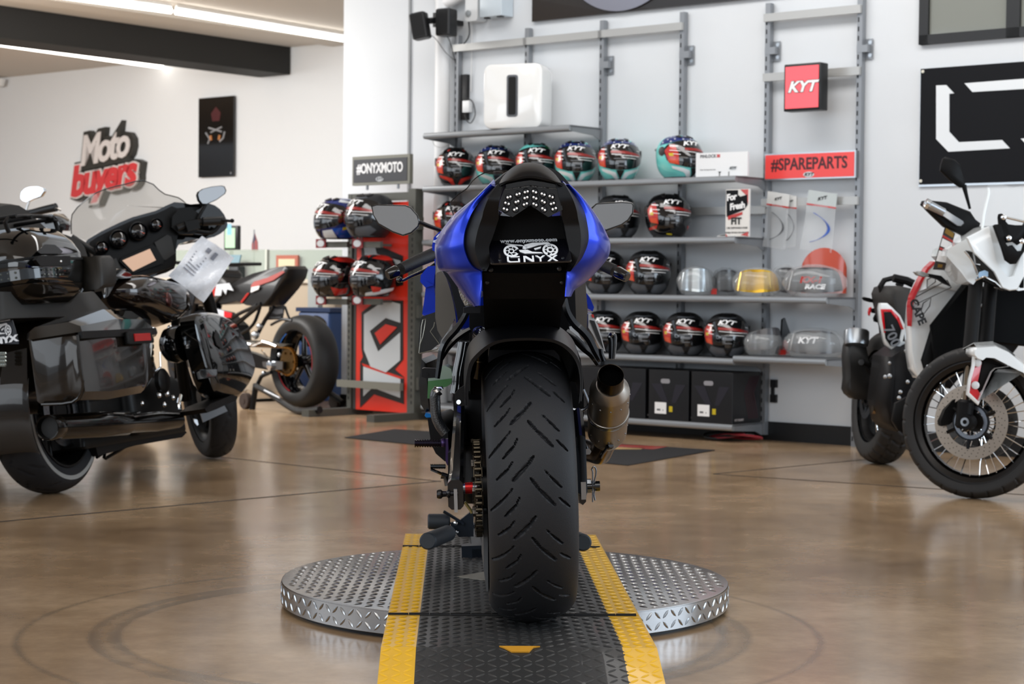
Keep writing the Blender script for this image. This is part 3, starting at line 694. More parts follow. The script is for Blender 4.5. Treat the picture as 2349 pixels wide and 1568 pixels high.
# hanging visor bags
PL=mat('clear_bag','e8ecee',.12,alpha=.16); PLD=mat('clear_bag_grey','c6cacc',.10,alpha=.30,coat=.8)
def hang_bag(q,card,tint,label,off=0):
    P=[wpx(p,.10+off) for p in q]; o=P[0]
    t=thing('visor_bag',label,'packaged visor',WALL.mat(o),'visors hanging in clear bags')
    P=[p-o for p in P]; n=V((0,-.006,0)); C_=(P[0]+P[1]+P[2]+P[3])/4
    g_=[[P[0].lerp(P[1],i/6).lerp(P[3].lerp(P[2],i/6),j/8)+V((0,-.012*math.sin(PI*i/6)*math.sin(PI*j/8)-.003*math.sin(i*2+j),0)) for i in range(7)] for j in range(9)]
    MB().grid(g_).grid([[p+V((0,.02*math.sin(PI*i/6),0)) for i,p in enumerate(r)] for r in g_]).build('bag',PL,t,60)
    a,b=P[0].lerp(P[3],.22),P[1].lerp(P[2],.22)
    h=MB().slab([P[0],P[1],b,a],(0,-.004,0)).build('header_card',mat('header_card','bfc7c7',.5) if card else mat('header_white','d5d6d4',.5),t)
    MB().slab([a,b,P[1].lerp(P[2],.25),P[0].lerp(P[3],.25)],(0,-.0045,0)).build('red_strip',RED,t)
    w=(P[1]-P[0]).length; c=(P[0]+b)/2
    MB().text('KYT',w*.13,Matrix.Translation(c+V((0,-.0065,0)))@Matrix.Rotation(-.16,4,'Y')@Matrix.Rotation(PI/2,4,'X'),.0003,.0008,.3,1,'CENTER',1.3).build('print',mat('ink_black','131314',.5),h)
    m=MB(); rows=[]
    for k in range(13):
        u=k/12; x=.30+.48*math.sin(PI*u)**.8; z=.36+.5*u
        p=P[0].lerp(P[1],x).lerp(P[3].lerp(P[2],x),z); q_=P[0].lerp(P[1],x+.14*math.sin(PI*u)).lerp(P[3].lerp(P[2],x+.14*math.sin(PI*u)),z); rows.append([p,q_+V((0,-.014,0))])
    m.grid(rows,None,.002); m.build('visor',mat('visor_'+tint,tint,.15,alpha=.75),t,60)
hang_bag([(1762,438),(1812,446),(1802,572),(1750,565)],0,'4a4c50','clear bag with a dark visor hanging left on the rail')
hang_bag([(1806,446),(1828,450),(1826,566),(1796,570)],0,'54575b','narrow clear bag with a dark visor half behind its neighbour',-.03)
hang_bag([(1856,435),(1921,445),(1908,580),(1835,572)],1,'2f62c8','clear bag with a blue visor hanging right on the rail')
# bagged visors and helmets on the shelves (curved shields inside crumpled clear plastic)
def bagged(nm,label,px,py,n,z,w,h,d,visor,rot=0,extra=None,tiltz=0,cat='packaged visor'):
    p=onshelf(px,py,n,z); t=thing(nm,label,cat,face_cam(p,rot))
    a=MB(); rows=[]
    for j in range(7):
        v=j/6; rows.append([V((w/2*math.sin(rad(-80+160*i/14))*(1-.12*v),-d*math.cos(rad(-80+160*i/14))*(1-.25*v),.010+h*(.10*(1-v)*abs(i-7)/7+(.06+.86*v)*(1-.30*(abs(i-7)/7)**2.5*v))+.02*tiltz*i/14)) for i in range(15)])
    a.grid(rows,None,.003).build('visor_shield',visor,t,60)
    rng=random.Random(len(label)); b=MB(); rows=[]
    for j in range(10):
        v=j/9; k=math.sin(PI*min(1,.12+.88*v))**.35 if v<1 else .25
        rows.append([V((w*.56*math.sin(2*PI*i/22)*k*(1+rng.uniform(-.05,.05)),-(d*1.08)*math.cos(2*PI*i/22)*k*(1+rng.uniform(-.06,.06)),.003+h*1.05*v)) for i in range(22)])
    b.grid(rows,None,0,True).build('clear_bag',PLD,t,50)
    if extra: extra(t,w,h,d)
    return t
def pivot(t,w,h,d):
    MB().lathe([(.03,0),(.03,.01),(0,.014)],20,(w*.47,-.0,h*.5),(1,-.3,0)).build('black_side_pod',BLK,t); MB().box((w*.40,-d*.5,.006),(w*.56,.0,h*.25)).build('red_side_mark',RED,t)
def sticker(t,w,h,d):
    MB().text('KX-1',.045,Matrix.Translation((-.02,-d*.99,h*.55))@Matrix.Rotation(PI/2,4,'X'),.0006,.0025,.2,1,'CENTER',1.2).build('red_print',RED,t)
    MB().text('RACE',.034,Matrix.Translation((-.0,-d*1.0,h*.33))@Matrix.Rotation(PI/2,4,'X'),.0006,.002,.2,1,'CENTER',1.25).build('white_print',WTX,t)
def sticker2(t,w,h,d):
    MB().text('KYT',.045,Matrix.Translation((-.04,-d*.99,h*.62))@Matrix.Rotation(PI/2,4,'X'),.0006,.002,.25,1,'CENTER',1.2).build('white_print',WTX,t)
SVM=mat('silver_mirror_visor','a8b0b4',.12,.7); GDM=mat('gold_mirror_visor','d2a92f',.12,.6); ORM=mat('orange_tint_visor','c4523c',.2,alpha=.85); SMK=mat('smoke_visor','4b4a4c',.12)
bagged('bagged_visor','silver mirrored visor wrapped in clear plastic on the long shelf',1597,680,.25,.818,.20,.155,.09,SVM,.1,pivot)
bagged('bagged_visor','smoke visor in clear plastic behind the silver one',1664,680,.088,.818,.16,.15,.045,SMK,.3)
bagged('bagged_visor','gold mirrored visor wrapped in clear plastic on the long shelf',1737,680,.25,.818,.25,.15,.10,GDM,-.1)
bagged('bagged_visor','smoke visor in crumpled plastic between the gold one and the racing one',1800,640,.085,.818,.15,.165,.045,SMK,.2)
bagged('bagged_visor','dark visor with red and white racing print in clear plastic at the shelf end',1868,680,.25,.818,.31,.165,.10,SMK,0,sticker)
p=onshelf(1890,640,.085,.818)
t=thing('orange_visor','orange tinted visor standing behind the dark racing print visor','visor',face_cam(p))
MB().grid([[V((.125*math.sin(rad(-80+160*i/14)),-.05*math.cos(rad(-80+160*i/14))*(1-.3*j/6),.02+(.12+.13*math.cos(rad(-80+160*i/14)))*(j/6))) for i in range(15)] for j in range(7)],None,.003).build('shield',ORM,t,60)
bagged('bagged_visor','dark visor wrapped in clear plastic leaning beside the last matt black helmet',1752,808,.25,.489,.20,.135,.10,SMK,.25,pivot,2)
bagged('bagged_visor','dark visor with white lettering in a long clear bag at the right shelf end',1868,812,.22,.489,.30,.15,.11,SMK,0,sticker2)
p=onshelf(1800,800,.15,.489)
t=thing('upright_visor','black upright visor with red end standing between the two lower bags','visor',face_cam(p,.5))
MB().slab([(-.05,0,.01),(.03,.0,.01),(.045,0,.10),(.0,0,.21),(-.015,0,.20),(-.02,0,.1)],(0,.02,0)).build('shield',BLK,t); MB().slab([(-.04,-.004,.01),(.03,-.004,.01),(.03,-.004,.06),(0,-.004,.09),(-.03,-.004,.05)],(0,.004,0)).build('red_end',RED,t)
# cartons on the lowest shelf
CT=mat('carton_black','0a0a0e',.4)
def carton(t0,label,lab=True,n=.345):
    t=thing('helmet_carton',label,'box',WALL.mat((t0,-n,.104)),'black helmet cartons on the lowest shelf')
    W=.278; D=.28; H=.285
    MB().box((0,0,0),(W,D,H),bev=.003).build('carton',CT,t)
    m=MB(); m.prism([(.02,H*.72),(.09,H*.72),(.14,H*.35),(.10,H*.35)],-.0012,0,1); m.prism([(W-.02,H*.72),(W-.09,H*.72),(.16,H*.35),(.19,H*.35)],-.0012,0,1); m.build('printed_vee',mat('carton_print','1f1d27',.4),t)
    if lab:
        MB().box((.045,-.0015,.035),(.125,0,.10)).build('white_label',WTX,t).data
        MB().box((.06,-.002,.052),(.085,-.0014,.062)).box((.10,-.002,.052),(.106,-.0014,.058)).build('label_print',mat('ink_grey','55565a',.5),t)
        MB().box((.145,-.0015,.048),(.168,0,.080)).build('yellow_mark',YEL,t)
        m=MB(); m.prism([(x+W*.42,z+H*.78) for x,z in rrect(-.032,-.013,.032,.013,.012)],-.0014,0,1); m.build('handle_hole',mat('hole_grey','8f8e92',.6),t)
    m=MB()
    for k in range(6): 
        y0=.12+.018*k; m.tube([V((W+.001,y0+.06,H*.92)),V((W+.001,y0,H*.6)),V((W+.001,y0+.03,H*.3)),V((W+.001,y0+.05,H*.08))],.0016,4)
    m.build('side_stripes',mat('stripe_maroon','4a2430',.5),t)
    MB().text('KYT HELMET',.016,Matrix.Translation((W+.001,.07,.02))@Matrix.Rotation(PI/2,4,'Z')@Matrix.Rotation(PI/2,4,'X'),.0003,.0004).build('side_lettering',mat('ink_pale','a9a3a3',.5),t)
carton(2.36-.285,'black helmet carton at the right end of the lowest shelf, with a white label'); carton(2.36-.285*2-.012,'black helmet carton second from the right, with a grey handle hole'); carton(2.36-.285*3-.03,'black helmet carton third from the right, half behind the exhaust',False)
carton(2.36-.285*4-.03,'black helmet carton hidden mostly behind the exhaust and tyre',False)
# shoes / straps under the shelf
m=MB(); o=onshelf(1650,1020,.22,0); 
t=thing('cable_coil','dark coil with red strands lying under the lowest shelf','cable coil',WALL.mat(o))
for k in range(4): MB().tube([V(((.10+.01*k)*math.cos(a)+.05*k,.06*math.sin(a),.012+.03*(1+math.sin(a+k))*.5)) for a in [2*PI*i/16 for i in range(17)]],.007,6).build('strand',mat('strand_red','7a1420',.5) if k%2 else BLK,t)
# black cover brackets at the fifth upright bottom
m=MB().box((2.36+.03,-.02,.30),(2.36+.07,0,.345)).box((2.36+.03,-.02,.215),(2.36+.07,0,.26)).box((2.36+.03,-.012,.26),(2.36+.05,0,.30))
single('wall_clip',m,BLK,WALL.mat(),'pair of black wall clips beside the fifth upright near the floor','clip')
# floor mat
P=[FL(*p) for p in ((790,1004),(905,985),(1640,1033),(1440,1068))]
a_=P[0]; t=thing('floor_mat','black floor mat with a red and tan stripe behind the blue motorcycle','mat',Matrix.Translation(a_))
MB().slab([p-a_ for p in P],(0,0,.004)).build('mat_body',mat('mat_black','141417',.85,bump=.6,bs=300),t)
q=[FL(*p,.0045)-a_ for p in ((1395,1018),(1530,1024),(1500,1030),(1400,1025))]; MB().slab(q,(0,0,.001)).build('red_stripe',RED,t)
q=[FL(*p,.0045)-a_ for p in ((1395,1025),(1480,1027),(1470,1030),(1395,1030))]; MB().slab(q,(0,0,.001)).build('tan_stripe',mat('mat_tan','a88a5c',.7),t)
# ---------------- display rack with helmets
ra=FL(795,950); rb=FL(945,962)
rd_=(rb-ra); rd_.z=0; RWD=rd_.length; rx=rd_.normalized()
RK=Fr(ra,Matrix((rx,V((-rx.y,rx.x,0)),V((0,0,1)))).transposed())
rk=thing('display_rack','grey display rack with a tall red and white printed panel','display rack',RK.mat())
def rp(x,y,d=0): return RK.px(x,y,1,d)
RG=mat('rack_grey','55554f',.5,.3)
zt=rp(800,445).z; 
m=MB(); m.box((-.0,.0,0),(.04,.05,zt)).build('post',RG,rk)
W_=rp(948,500).x
MB().box((W_-.035,-.01,0),(W_+.03,.06,zt+.02)).build('post',RG,rk)
for zz in (zt-.05,): MB().box((.03,.0,zz),(W_-.02,.05,zz+.05)).build('top_bar',RG,rk)
b=rp(785,880); c=rp(930,895); MB().box((b.x,-.05,c.z+.0),(c.x,-.02,b.z+.03)).build('cross_bar',mat('rack_bar_light','7b7a70',.5,.2),rk)
for x,s in ((.0,-1),(W_,1)):
    MB().box((x-.035,-.36,0),(x+.035,.20,.045)).build('foot',RG,rk)
m=MB(); k=.1
while k<zt-.1: m.box((W_+.0,-.0115,k),(W_+.008,-.0095,k+.02)).box((.012,-.002,k),(.02,0,k+.02)); k+=.04
m.build('slots',DK,rk)
for py in (512,715,880): q=rp(960,py); MB().box((W_+.03,-.0,q.z-.04),(W_+.055,.04,q.z+.04)).build('side_hook',RG,rk)
pn=MB().use(mat('panel_red','d8301d',.35,coat=.3)); x0,x1=.045,W_-.03; z0=rp(0,942).z if False else rp(860,942).z; z1=zt-.06
pn.box((x0+.03,.012,z0),(x1,.02,z1)); pnl=pn.build('printed_panel',None,rk)
MB().box((x0,.010,z0),(x0+.03,.022,z1)).build('panel_edge',mat('panel_edge','3a3634',.5),rk)
def rpoly(pts,d,m):
    P=[rp(x,y,d) for x,y in pts]; m.prism([(p.x,p.z) for p in P],d-.002,d,1)
z=lambda L:[(450+x/3.136,480+y/3.136) for x,y in L]
K_=mat('print_black_panel','1c1b1b',.4); 
m=MB(); rpoly(z([(1190,740),(1300,655),(1490,655),(1490,1080),(1430,1150),(1500,1210),(1180,1100),(1200,1060),(1190,1000)]),.011,m)
rpoly(z([(1180,1090),(1200,1125),(1420,1215),(1495,1215),(1495,1400),(1280,1330),(1180,1425)]),.011,m)
rpoly(z([(1190,280),(1290,250),(1490,335),(1490,545),(1190,600)]),.011,m); m.build('black_print',K_,pnl)
m=MB(); rpoly(z([(1208,755),(1360,652),(1468,680),(1468,815),(1365,780),(1250,875),(1310,1022),(1468,885),(1468,1085),(1365,1172),(1255,1130),(1208,1010)]),.008,m)
rpoly(z([(1203,1130),(1470,1220),(1468,1355),(1270,1280),(1203,1345)]),.008,m); rpoly(z([(1208,270),(1285,262),(1300,320),(1470,370),(1468,400),(1300,350),(1215,330)]),.008,m); m.build('white_print',mat('print_silver','c3c8cb',.35,coat=.2),pnl)
m=MB(); rpoly(z([(1285,890),(1365,825),(1445,848),(1325,970)]),.006,m); m.build('red_print',mat('panel_red','d8301d',.35),pnl)
# header sign on two rods
a=rp(808,426,-.02); b=rp(940,350,-.02)
t=thing('hashtag_sign','small black sign in a grey frame standing on top of the display rack','sign',RK.mat((a.x,-.02,a.z)))
w_,h_=b.x-a.x,.295 if False else rp(808,360,-.02).z-a.z
MB().box((0,0,0),(w_,.03,h_)).build('frame',mat('rack_bar_light','7b7a70',.5,.2),t); MB().box((.015,-.003,.02),(w_-.022,0,h_-.02)).build('face',mat('sign_charcoal','34353a',.4),t)
MB().text('#ONYXMOTO',.088,TX(w_*.49,h_*.56,-.004),.0004,.003,0,.95,'CENTER',.78).build('lettering',WTX,t)
oval_logo(t,(w_*.49,h_*.19),.07,-.0035)
for x in (.09,.25): MB().cyl((w_*(.24 if x<.1 else .78),.015,zt-a.z+.022),(w_*(.24 if x<.1 else .78),.015,0),.009,10).build('rod',GR,t)
# helmet arms on the rack
for py,n_ in ((560,0),(690,1)):
    for k,(px) in enumerate((740,824)):
        c=rp(px,py,-.22)
        o3=V((c.x,0,c.z)); q=MB().box((-.03,-.225,-.022),(.24 if k==0 else .2,-.20,.016)).box((.05,-.21,-.01),(.07,.0,.006)); q.v=[p+o3 for p in q.v]; t=q.build('helmet_arm',RG,rk)
        q=MB().tube([(-.0,-.21,.01),(-.01,-.23,.10),(.02,-.23,.10),(.02,-.21,.01)],.004,6); q.v=[p+o3 for p in q.v]; q.build('wire_loop',STL,t)
        q=MB().use(mat('badge_red','7a1c22',.4)).box((-.05,-.235,-.024),(.045,-.227,.034)).use(mat('badge_grey','c9cdd0',.4)).prism([(.035*math.cos(2*PI*i/20)-.002,.005+.022*math.sin(2*PI*i/20)) for i in range(20)],-.237,-.235,1)
        q.v=[p+o3 for p in q.v]; q.build('badge',None,t)
def rk_helmet(style,px,py,rot,label,d=-.15,s=1.05):
    q=RK.w(rp(px,py,d)); a=math.atan2(-q.x,q.y)
    put_helmet(style,0,0,0,0,label,'helmets on the display rack',mw=Matrix.Translation(q)@Matrix.Rotation(a+rot,4,'Z')@Matrix.Scale(s,4))
rk_helmet('blue',775,549,-.9,'blue and white helmet on the top left arm of the display rack')
rk_helmet('matt',848,545,-.75,'dark helmet with stickered visor on the top right arm of the display rack',s=1.1)
rk_helmet('race',770,681,-.9,'black and red helmet on the lower left arm of the display rack')
rk_helmet('racered',857,681,-.8,'red topped helmet on the lower right arm of the display rack')
# ---------------- office wall: sign, picture
def bpx(p,n): return BACK.px(p[0],p[1],1,-n)
c=bpx((240,385),.05)
t=thing('moto_buyers_sign','red and white cut-out lettering sign with a dark backing on the office wall','sign',BACK.mat(c))
sc_=(bpx((325,400),.05).x-bpx((152,400),.05).x)
T1=TX(.02,.20,-.03)@Matrix.Rotation(.10,4,'Z'); T2=TX(-.0,-.10,-.03)@Matrix.Rotation(.10,4,'Z')
def sg(mb,txt,size,T,b,e,sx): return mb.text(txt,size,T,e,b,.28,.86,'CENTER',sx)
m=MB(); sg(m,'Moto',.42,T1@Matrix.Translation((0,0,-.05)),.055,.032,.95); sg(m,'buyers',.42,T2@Matrix.Translation((.01,-.0,-.05)),.055,.04,1.08); m.box((-.36,-.02,-.16),(.42,.045,.12)); m.build('dark_backing',mat('sign_backing','34322d',.5),t)
m=MB(); sg(m,'Moto',.42,T1,.012,.006,.95).build('white_lettering',mat('sign_white','dcd5d2',.4),t)
m=MB(); sg(m,'buyers',.42,T2@Matrix.Translation((0,0,-.008)),.034,.012,1.08).build('white_edge',mat('sign_white','dcd5d2',.4),t)
m=MB(); sg(m,'buyers',.42,T2,.018,.012,1.08).build('red_lettering',mat('sign_letter_red','d2383a',.35,coat=.3),t)
a,b=bpx((455,407),.04),bpx((536,222),.04); w_,h_=b.x-a.x,.80
h_=bpx((455,226),.04).z-a.z
t=thing('glossy_picture','glossy black picture of a motorcycle front hanging on the office wall','picture',BACK.mat(a))
MB().box((0,0,0),(w_,.02,h_)).build('panel',mat('picture_gloss','0c0a0a',.05,coat=.5),t)
m=MB().tube([(w_*.28,-.002,h_*.42),(w_*.33,-.002,h_*.48),(w_*.22,-.002,h_*.56)],.010,6).tube([(w_*.62,-.002,h_*.44),(w_*.72,-.002,h_*.48),(w_*.76,-.002,h_*.56)],.010,6).tube([(w_*.3,-.002,h_*.62),(w_*.68,-.002,h_*.56)],.009,6).tube([(w_*.68,-.002,h_*.62),(w_*.36,-.002,h_*.56)],.009,6).build('printed_forks',mat('pict_silver','8f9094',.4),t)
MB().tube([(w_*.38,-.002,h_*.46),(w_*.36,-.002,h_*.52)],.016,6).tube([(w_*.6,-.002,h_*.46),(w_*.62,-.002,h_*.52)],.016,6).build('printed_lamps',mat('pict_orange','b06a1e',.4),t)
MB().prism([(w_*.4,h_*.7),(w_*.6,h_*.7),(w_*.64,h_*.8),(w_*.5,h_*.88),(w_*.36,h_*.8)],-.002,0,1).build('printed_rider',mat('pict_maroon','4a1518',.4),t)
MB().lathe([(.012,0),(.012,.005),(0,.006)],12,(w_-.03,0,.03),(0,-1,0)).build('fixing',CHR,t)
# ---------------- reception desk with glass screens
DF=Fr(BACK.w((0,-1.9,0)),WR)
def dpx(p,d=0): return DF.px(p[0],p[1],1,d)
a=dpx((480,640)); b=dpx((800,640)); zc=dpx((700,640)).z
t=thing('reception_desk','beige reception counter behind the black motorcycle','desk',DF.mat((a.x-1.2,0,0)))
Ld=b.x-a.x+1.05
MB().box((0,0,0),(Ld,.7,zc-.03)).build('counter_body',mat('counter_beige','b3a490',.5),t); MB().box((-.02,-.03,zc-.03),(Ld+.02,.75,zc)).build('counter_top',mat('counter_top','c9bfae',.3),t)
GLF=mat('frosted_glass','a9b5a8',.3,alpha=.55)
for i,(x0,x1) in enumerate(((400,612),(616,800))):
    p,q=dpx((x0,636),-.0),dpx((x1,572),-.0)
    s=thing('desk_glass_screen',['left pale green glass screen standing on the counter','right pale green glass screen on the counter, holding a framed certificate'][i],'glass screen',DF.mat((p.x,0,zc)),'glass screens on the reception counter')
    MB().box((0,.01,0),(q.x-p.x,.02,q.z-zc)).build('glass',GLF,s)
    MB().box((q.x-p.x-.02,.0,-.0),(q.x-p.x,.03,q.z-zc)).build('edge_post',mat('post_pale','c7ccc2',.4),s)
p,q=dpx((633,637),-.03),dpx((683,576),-.03)
t=thing('framed_certificate','cream certificate in a thin red frame against the glass screen','certificate',DF.mat(V((p.x,-.03,zc+.0))))
MB().box((0,0,0),(q.x-p.x,.02,q.z-zc-.03)).build('frame',mat('cert_frame','a8614f',.5),t); MB().box((.03,-.003,.03),(q.x-p.x-.03,0,q.z-zc-.06)).build('sheet',mat('cert_cream','cfc2a2',.6),t)
p,q=dpx((513,574),.3),dpx((545,517),.3)
t=thing('desk_monitor','monitor with a pale green screen behind the counter','monitor',DF.mat(V((p.x,.3,p.z-.2))))
MB().box((0,0,.2),(q.x-p.x,.04,q.z-p.z+.2),bev=.008).build('housing',BLK,t); MB().box((.02,-.003,.22),(q.x-p.x-.03,0,q.z-p.z+.18)).build('screen',mat('green_screen','a5c4a4',.3,em=.5),t)
MB().box((.05,-.005,.33),(.10,-.003,.42)).build('screen_window',mat('screen_blue','7fb0c4',.3,em=.4),t); MB().box((.06,.01,-.0),(.09,.03,.2)).build('stand',BLK,t)
p,q=dpx((534,605),-.05),dpx((560,588),-.05)
t=thing('desk_phone','small blue grey card terminal on the counter behind the glass','terminal',DF.mat(V((p.x,-.1,zc))))
MB().box((0,0,0),(.12,.08,.1),bev=.01).build('body',mat('phone_dark','2a2f33',.5),t); MB().slab([(0,-.01,.1),(.13,-.01,.1),(.13,.02,.19),(0,.02,.19)],(0,.012,0)).build('display',mat('phone_blue','5d7f8c',.3),t)
p=dpx((583,572),.1); zt_=zc+.0
t=thing('desk_flag','small striped flag standing on the counter behind the glass','flag',DF.mat(V((p.x,.1,zc))))
zz=p.z-zc
MB().cyl((0,0,0),(0,0,zz+.16),.004,8).build('pole',STL,t); MB().slab([(0,0,zz+.14),(.04,0,zz+.06),(.045,0,zz-.02),(-.03,0,zz-.02),(-.03,0,zz+.04)],(0,.004,0)).build('cloth',mat('flag_red','8e4a4a',.6),t); MB().slab([(0,-.002,zz+.14),(.02,-.002,zz+.08),(-.02,-.002,zz+.05)],(0,.002,0)).build('canton',mat('flag_navy','2c2f48',.6),t)
p=dpx((610,640),-.06)
for k,(x,l) in enumerate(((606,'left white cup on the counter edge'),(625,'right white cup on the counter edge'))):
    single('cup',MB().lathe([(.03,0),(.038,.09),(.034,.09),(.028,.01),(0,.01)],18),WHT,DF.mat(V((dpx((x,640),-.02).x,0.14,zc+.0))),l,'cup','cups on the counter')
# papers and bins between desk and rack
ZF=Fr(WALL.w((-2.0,.9,0)),WR)
def zp(p,d=0): return ZF.px(p[0],p[1],1,d)
p,q=zp((706,700)),zp((730,615))
single('leaflet_holder',MB().box((0,0,0),(q.x-p.x,.05,q.z)).box((.02,-.01,q.z*.9),(q.x-p.x-.02,0,q.z)),mat('holder_grey','9ba0a0',.5),ZF.mat((p.x,0,0)),'grey leaflet stand left of the display rack','stand')
p,q=zp((766,920)),zp((800,708))
t=thing('blue_bin','tall dark blue bin standing behind the display rack','bin',ZF.mat((p.x,-.38,0)))
MB().box((0,0,0),(.34,.3,q.z-.02),bev=.02).build('body',mat('bin_blue','23406f',.5),t); MB().box((-.01,-.01,q.z-.02),(.35,.31,q.z+.01)).build('lid',mat('bin_blue_dark','1c2f52',.5),t)
p,q=zp((718,935),-.2),zp((768,725),-.2)
t=thing('floor_speaker','black floor cabinet with a wooden top edge left of the blue bin','cabinet',ZF.mat((p.x,-.1,0)))
MB().box((0,0,0),(q.x-p.x,.2,q.z),bev=.01).build('cabinet',mat('cabinet_black','1c1b1a',.5),t); MB().box((-.06,0,q.z),(q.x-p.x-.02,.2,q.z+.015)).build('wooden_top',mat('wood_orange','8a4a2c',.5),t)
p=zp((548,900)); t=thing('step_stool','low tan step with bent chrome tube legs under the black motorcycle stand','stool',ZF.mat(V((zp((540,950)).x,-.2,0))))
MB().box((0,0,.20),(.26,.2,.27)).build('seat',mat('stool_tan','a88c66',.5),t); MB().tube([(-.03,0,.25),(-.04,0,.02),(.0,0,.012),(.14,0,.012)],.012,10,sm=3).build('tube_leg',CHR,t); MB().tube([(-.03,.19,.25),(-.04,.19,.02),(.0,.19,.012),(.14,.19,.012)],.012,10,sm=3).build('tube_leg',CHR,t)
# ---------------- blue sport motorcycle seen from behind
LEAN=rad(2.4); bo=FL(1221,1421,DZ)
BR=Matrix.Rotation(PI/2+rad(1.96),3,'Z')@Matrix.Rotation(-LEAN,3,'X')
BK=Fr(bo,BR)
bike=thing('sport_motorcycle','blue and black sport motorcycle seen from behind, standing on the turntable ramp','motorcycle',BK.mat())
def B(px,py,x): return BK.px(px,py,0,x)
def BP_(l,x): return [B(a,b,x) for a,b in l]
TYR=mat('tyre_rubber','1e1f22',.55,bump=.25,bs=500,ior=1.35)
def tyre(R,r,halfw,segs,name,parent,c,ax=V((0,1,0)),pitch=.125,dep=.006,ns=520,nw=72,mt=None,crown=.55,build=True):
    """torus-like tyre about axis ax; segs = grooves (s0,w0,s1,w1,width) per pitch"""
    np_=max(1,round(2*PI*R/pitch)); pit=2*PI*R/np_
    u=ax.orthogonal().normalized(); 
    if abs(ax.z)<.9: u=V((0,0,1))-ax*ax.z; u.normalize()
    v=ax.cross(u)
    m=MB(); RR_=[]
    prof=[]
    A=115
    for j in range(nw+1):
        w=-1+2*j/nw; a=w*A
        x=math.sin(rad(min(90,max(-90,a))))*halfw; y=math.cos(rad(a))
        if abs(a)<=90: q=(x,R-(1-math.cos(rad(a)))*crown*(halfw))
        else:
            k=(abs(a)-90)/(A-90); q=(math.copysign(halfw*(1-.12*k*k),a),R-crown*halfw-(R-crown*halfw-r)*k)
        prof.append(q)
    for i in range(ns):
        s=2*PI*R*i/ns; th=s/R; row=[]
        for j,(x,rad_) in enumerate(prof):
            w=x/halfw; dd=0
            if segs and abs(-1+2*j/nw)*A<89:
                for (s0,w0,s1,w1,gw) in segs:
                    ds=((s-s0+pit/2)%pit)-pit/2
                    ex,ey=(s1-s0),(w1-w0)*halfw; L2=ex*ex+ey*ey; py=x-w0*halfw
                    for sh in (0,pit,-pit):
                        px=ds+sh; t=max(0,min(1,(px*ex+py*ey)/L2)); dx,dy=px-ex*t,py-ey*t
                        ww=gw*(.35+.65*math.sin(PI*min(1,max(0,.15+.7*t))))
                        d=math.hypot(dx,dy)
                        if d<ww: dd=max(dd,min(1,(ww-d)/(ww*.35)))
            rr=rad_-dep*dd
            row.append(c+ax*x+(u*math.cos(th)+v*math.sin(th))*rr)
        RR_.append(row)
    RR_.append(RR_[0][:])
    vs=[p for r_ in RR_[:-1] for p in r_]; n=len(prof); fs=[]
    for i in range(ns):
        k=(i+1)%ns
        for j in range(n-1): fs.append((i*n+j,i*n+j+1,k*n+j+1,k*n+j))
    m.add(vs,fs)
    # inner side closing
    return m.build(name,mt or TYR,parent,50) if build else m
AX=V((0,0,.32))
G=[(0,.03,-.022,-.13,.0032),(-.018,-.10,-.053,-.44,.0042),(-.0505,-.05,-.076,.13,.0034),(-.072,.10,-.1105,.45,.0040),
   (.026,-.39,0,-.63,.0028),(.045,-.30,.026,-.39,.0015),(.041,-.64,.010,-.93,.0030),(.062,-.46,.041,-.64,.0014),(-.026,-.54,-.049,-.79,.0027),(-.008,-.42,-.026,-.54,.0014),
   (.087,.38,.062,.61,.0027),(.10,.27,.087,.38,.0014),(.038,.56,.016,.78,.0026)]
def Z(pts,x,oy=350,s=3.915,ox=900):
    """points read off the photograph, placed at distance x along the bike (x may be a list)"""
    return [B(ox+a/s,oy+b/s,x[i] if isinstance(x,(list,tuple)) else x) for i,(a,b) in enumerate(pts)]
def Z2(p,x): return Z(p,x,700)
def Z3(p,x): return Z(p,x,1000)
BLU2=mat('metallic_blue_paint','0c2fb0',.3,.75,coat=.25)
CWL=mat('satin_black_cowl','0b0b0d',.42,ior=1.28,bump=.06,bs=600)
UND=mat('undertray_plastic','070708',.55,ior=1.2,bump=.1,bs=500)
LED=mat('led_reflector','f4f4f4',.15,.3)
tyre(.32,.225,.1015,[(a,-b,c,-d,e) for a,b,c,d,e in G],'rear_tyre',bike,AX,dep=.008,ns=900,nw=150,pitch=.132)
def row_mix(a,b,t,out=V((0,0,0))): return [p.lerp(q,t)+V(out) for p,q in zip(a,b)]
OL=[(925,292),(770,440),(660,525),(560,605),(480,700),(425,780),(398,850),(396,910),(408,980),(432,1045),(490,1060),(560,1150),(640,1260),(700,1330),(770,1372)]
IL=[(925,296),(800,410),(730,520),(690,610),(660,700),(648,780),(650,850),(670,920),(700,985),(740,1030),(800,1060),(803,1130),(800,1220),(795,1300),(790,1372)]
OR=[(1545,290),(1640,375),(1720,460),(1800,560),(1870,650),(1920,730),(1952,810),(1954,870),(1940,930),(1900,990),(1830,1070),(1750,1150),(1660,1210),(1600,1250),(1560,1292)]
IR=[(1545,294),(1610,360),(1670,440),(1712,520),(1735,600),(1750,690),(1757,750),(1745,820),(1720,890),(1690,950),(1640,1010),(1575,1060),(1570,1130),(1565,1210),(1560,1292)]
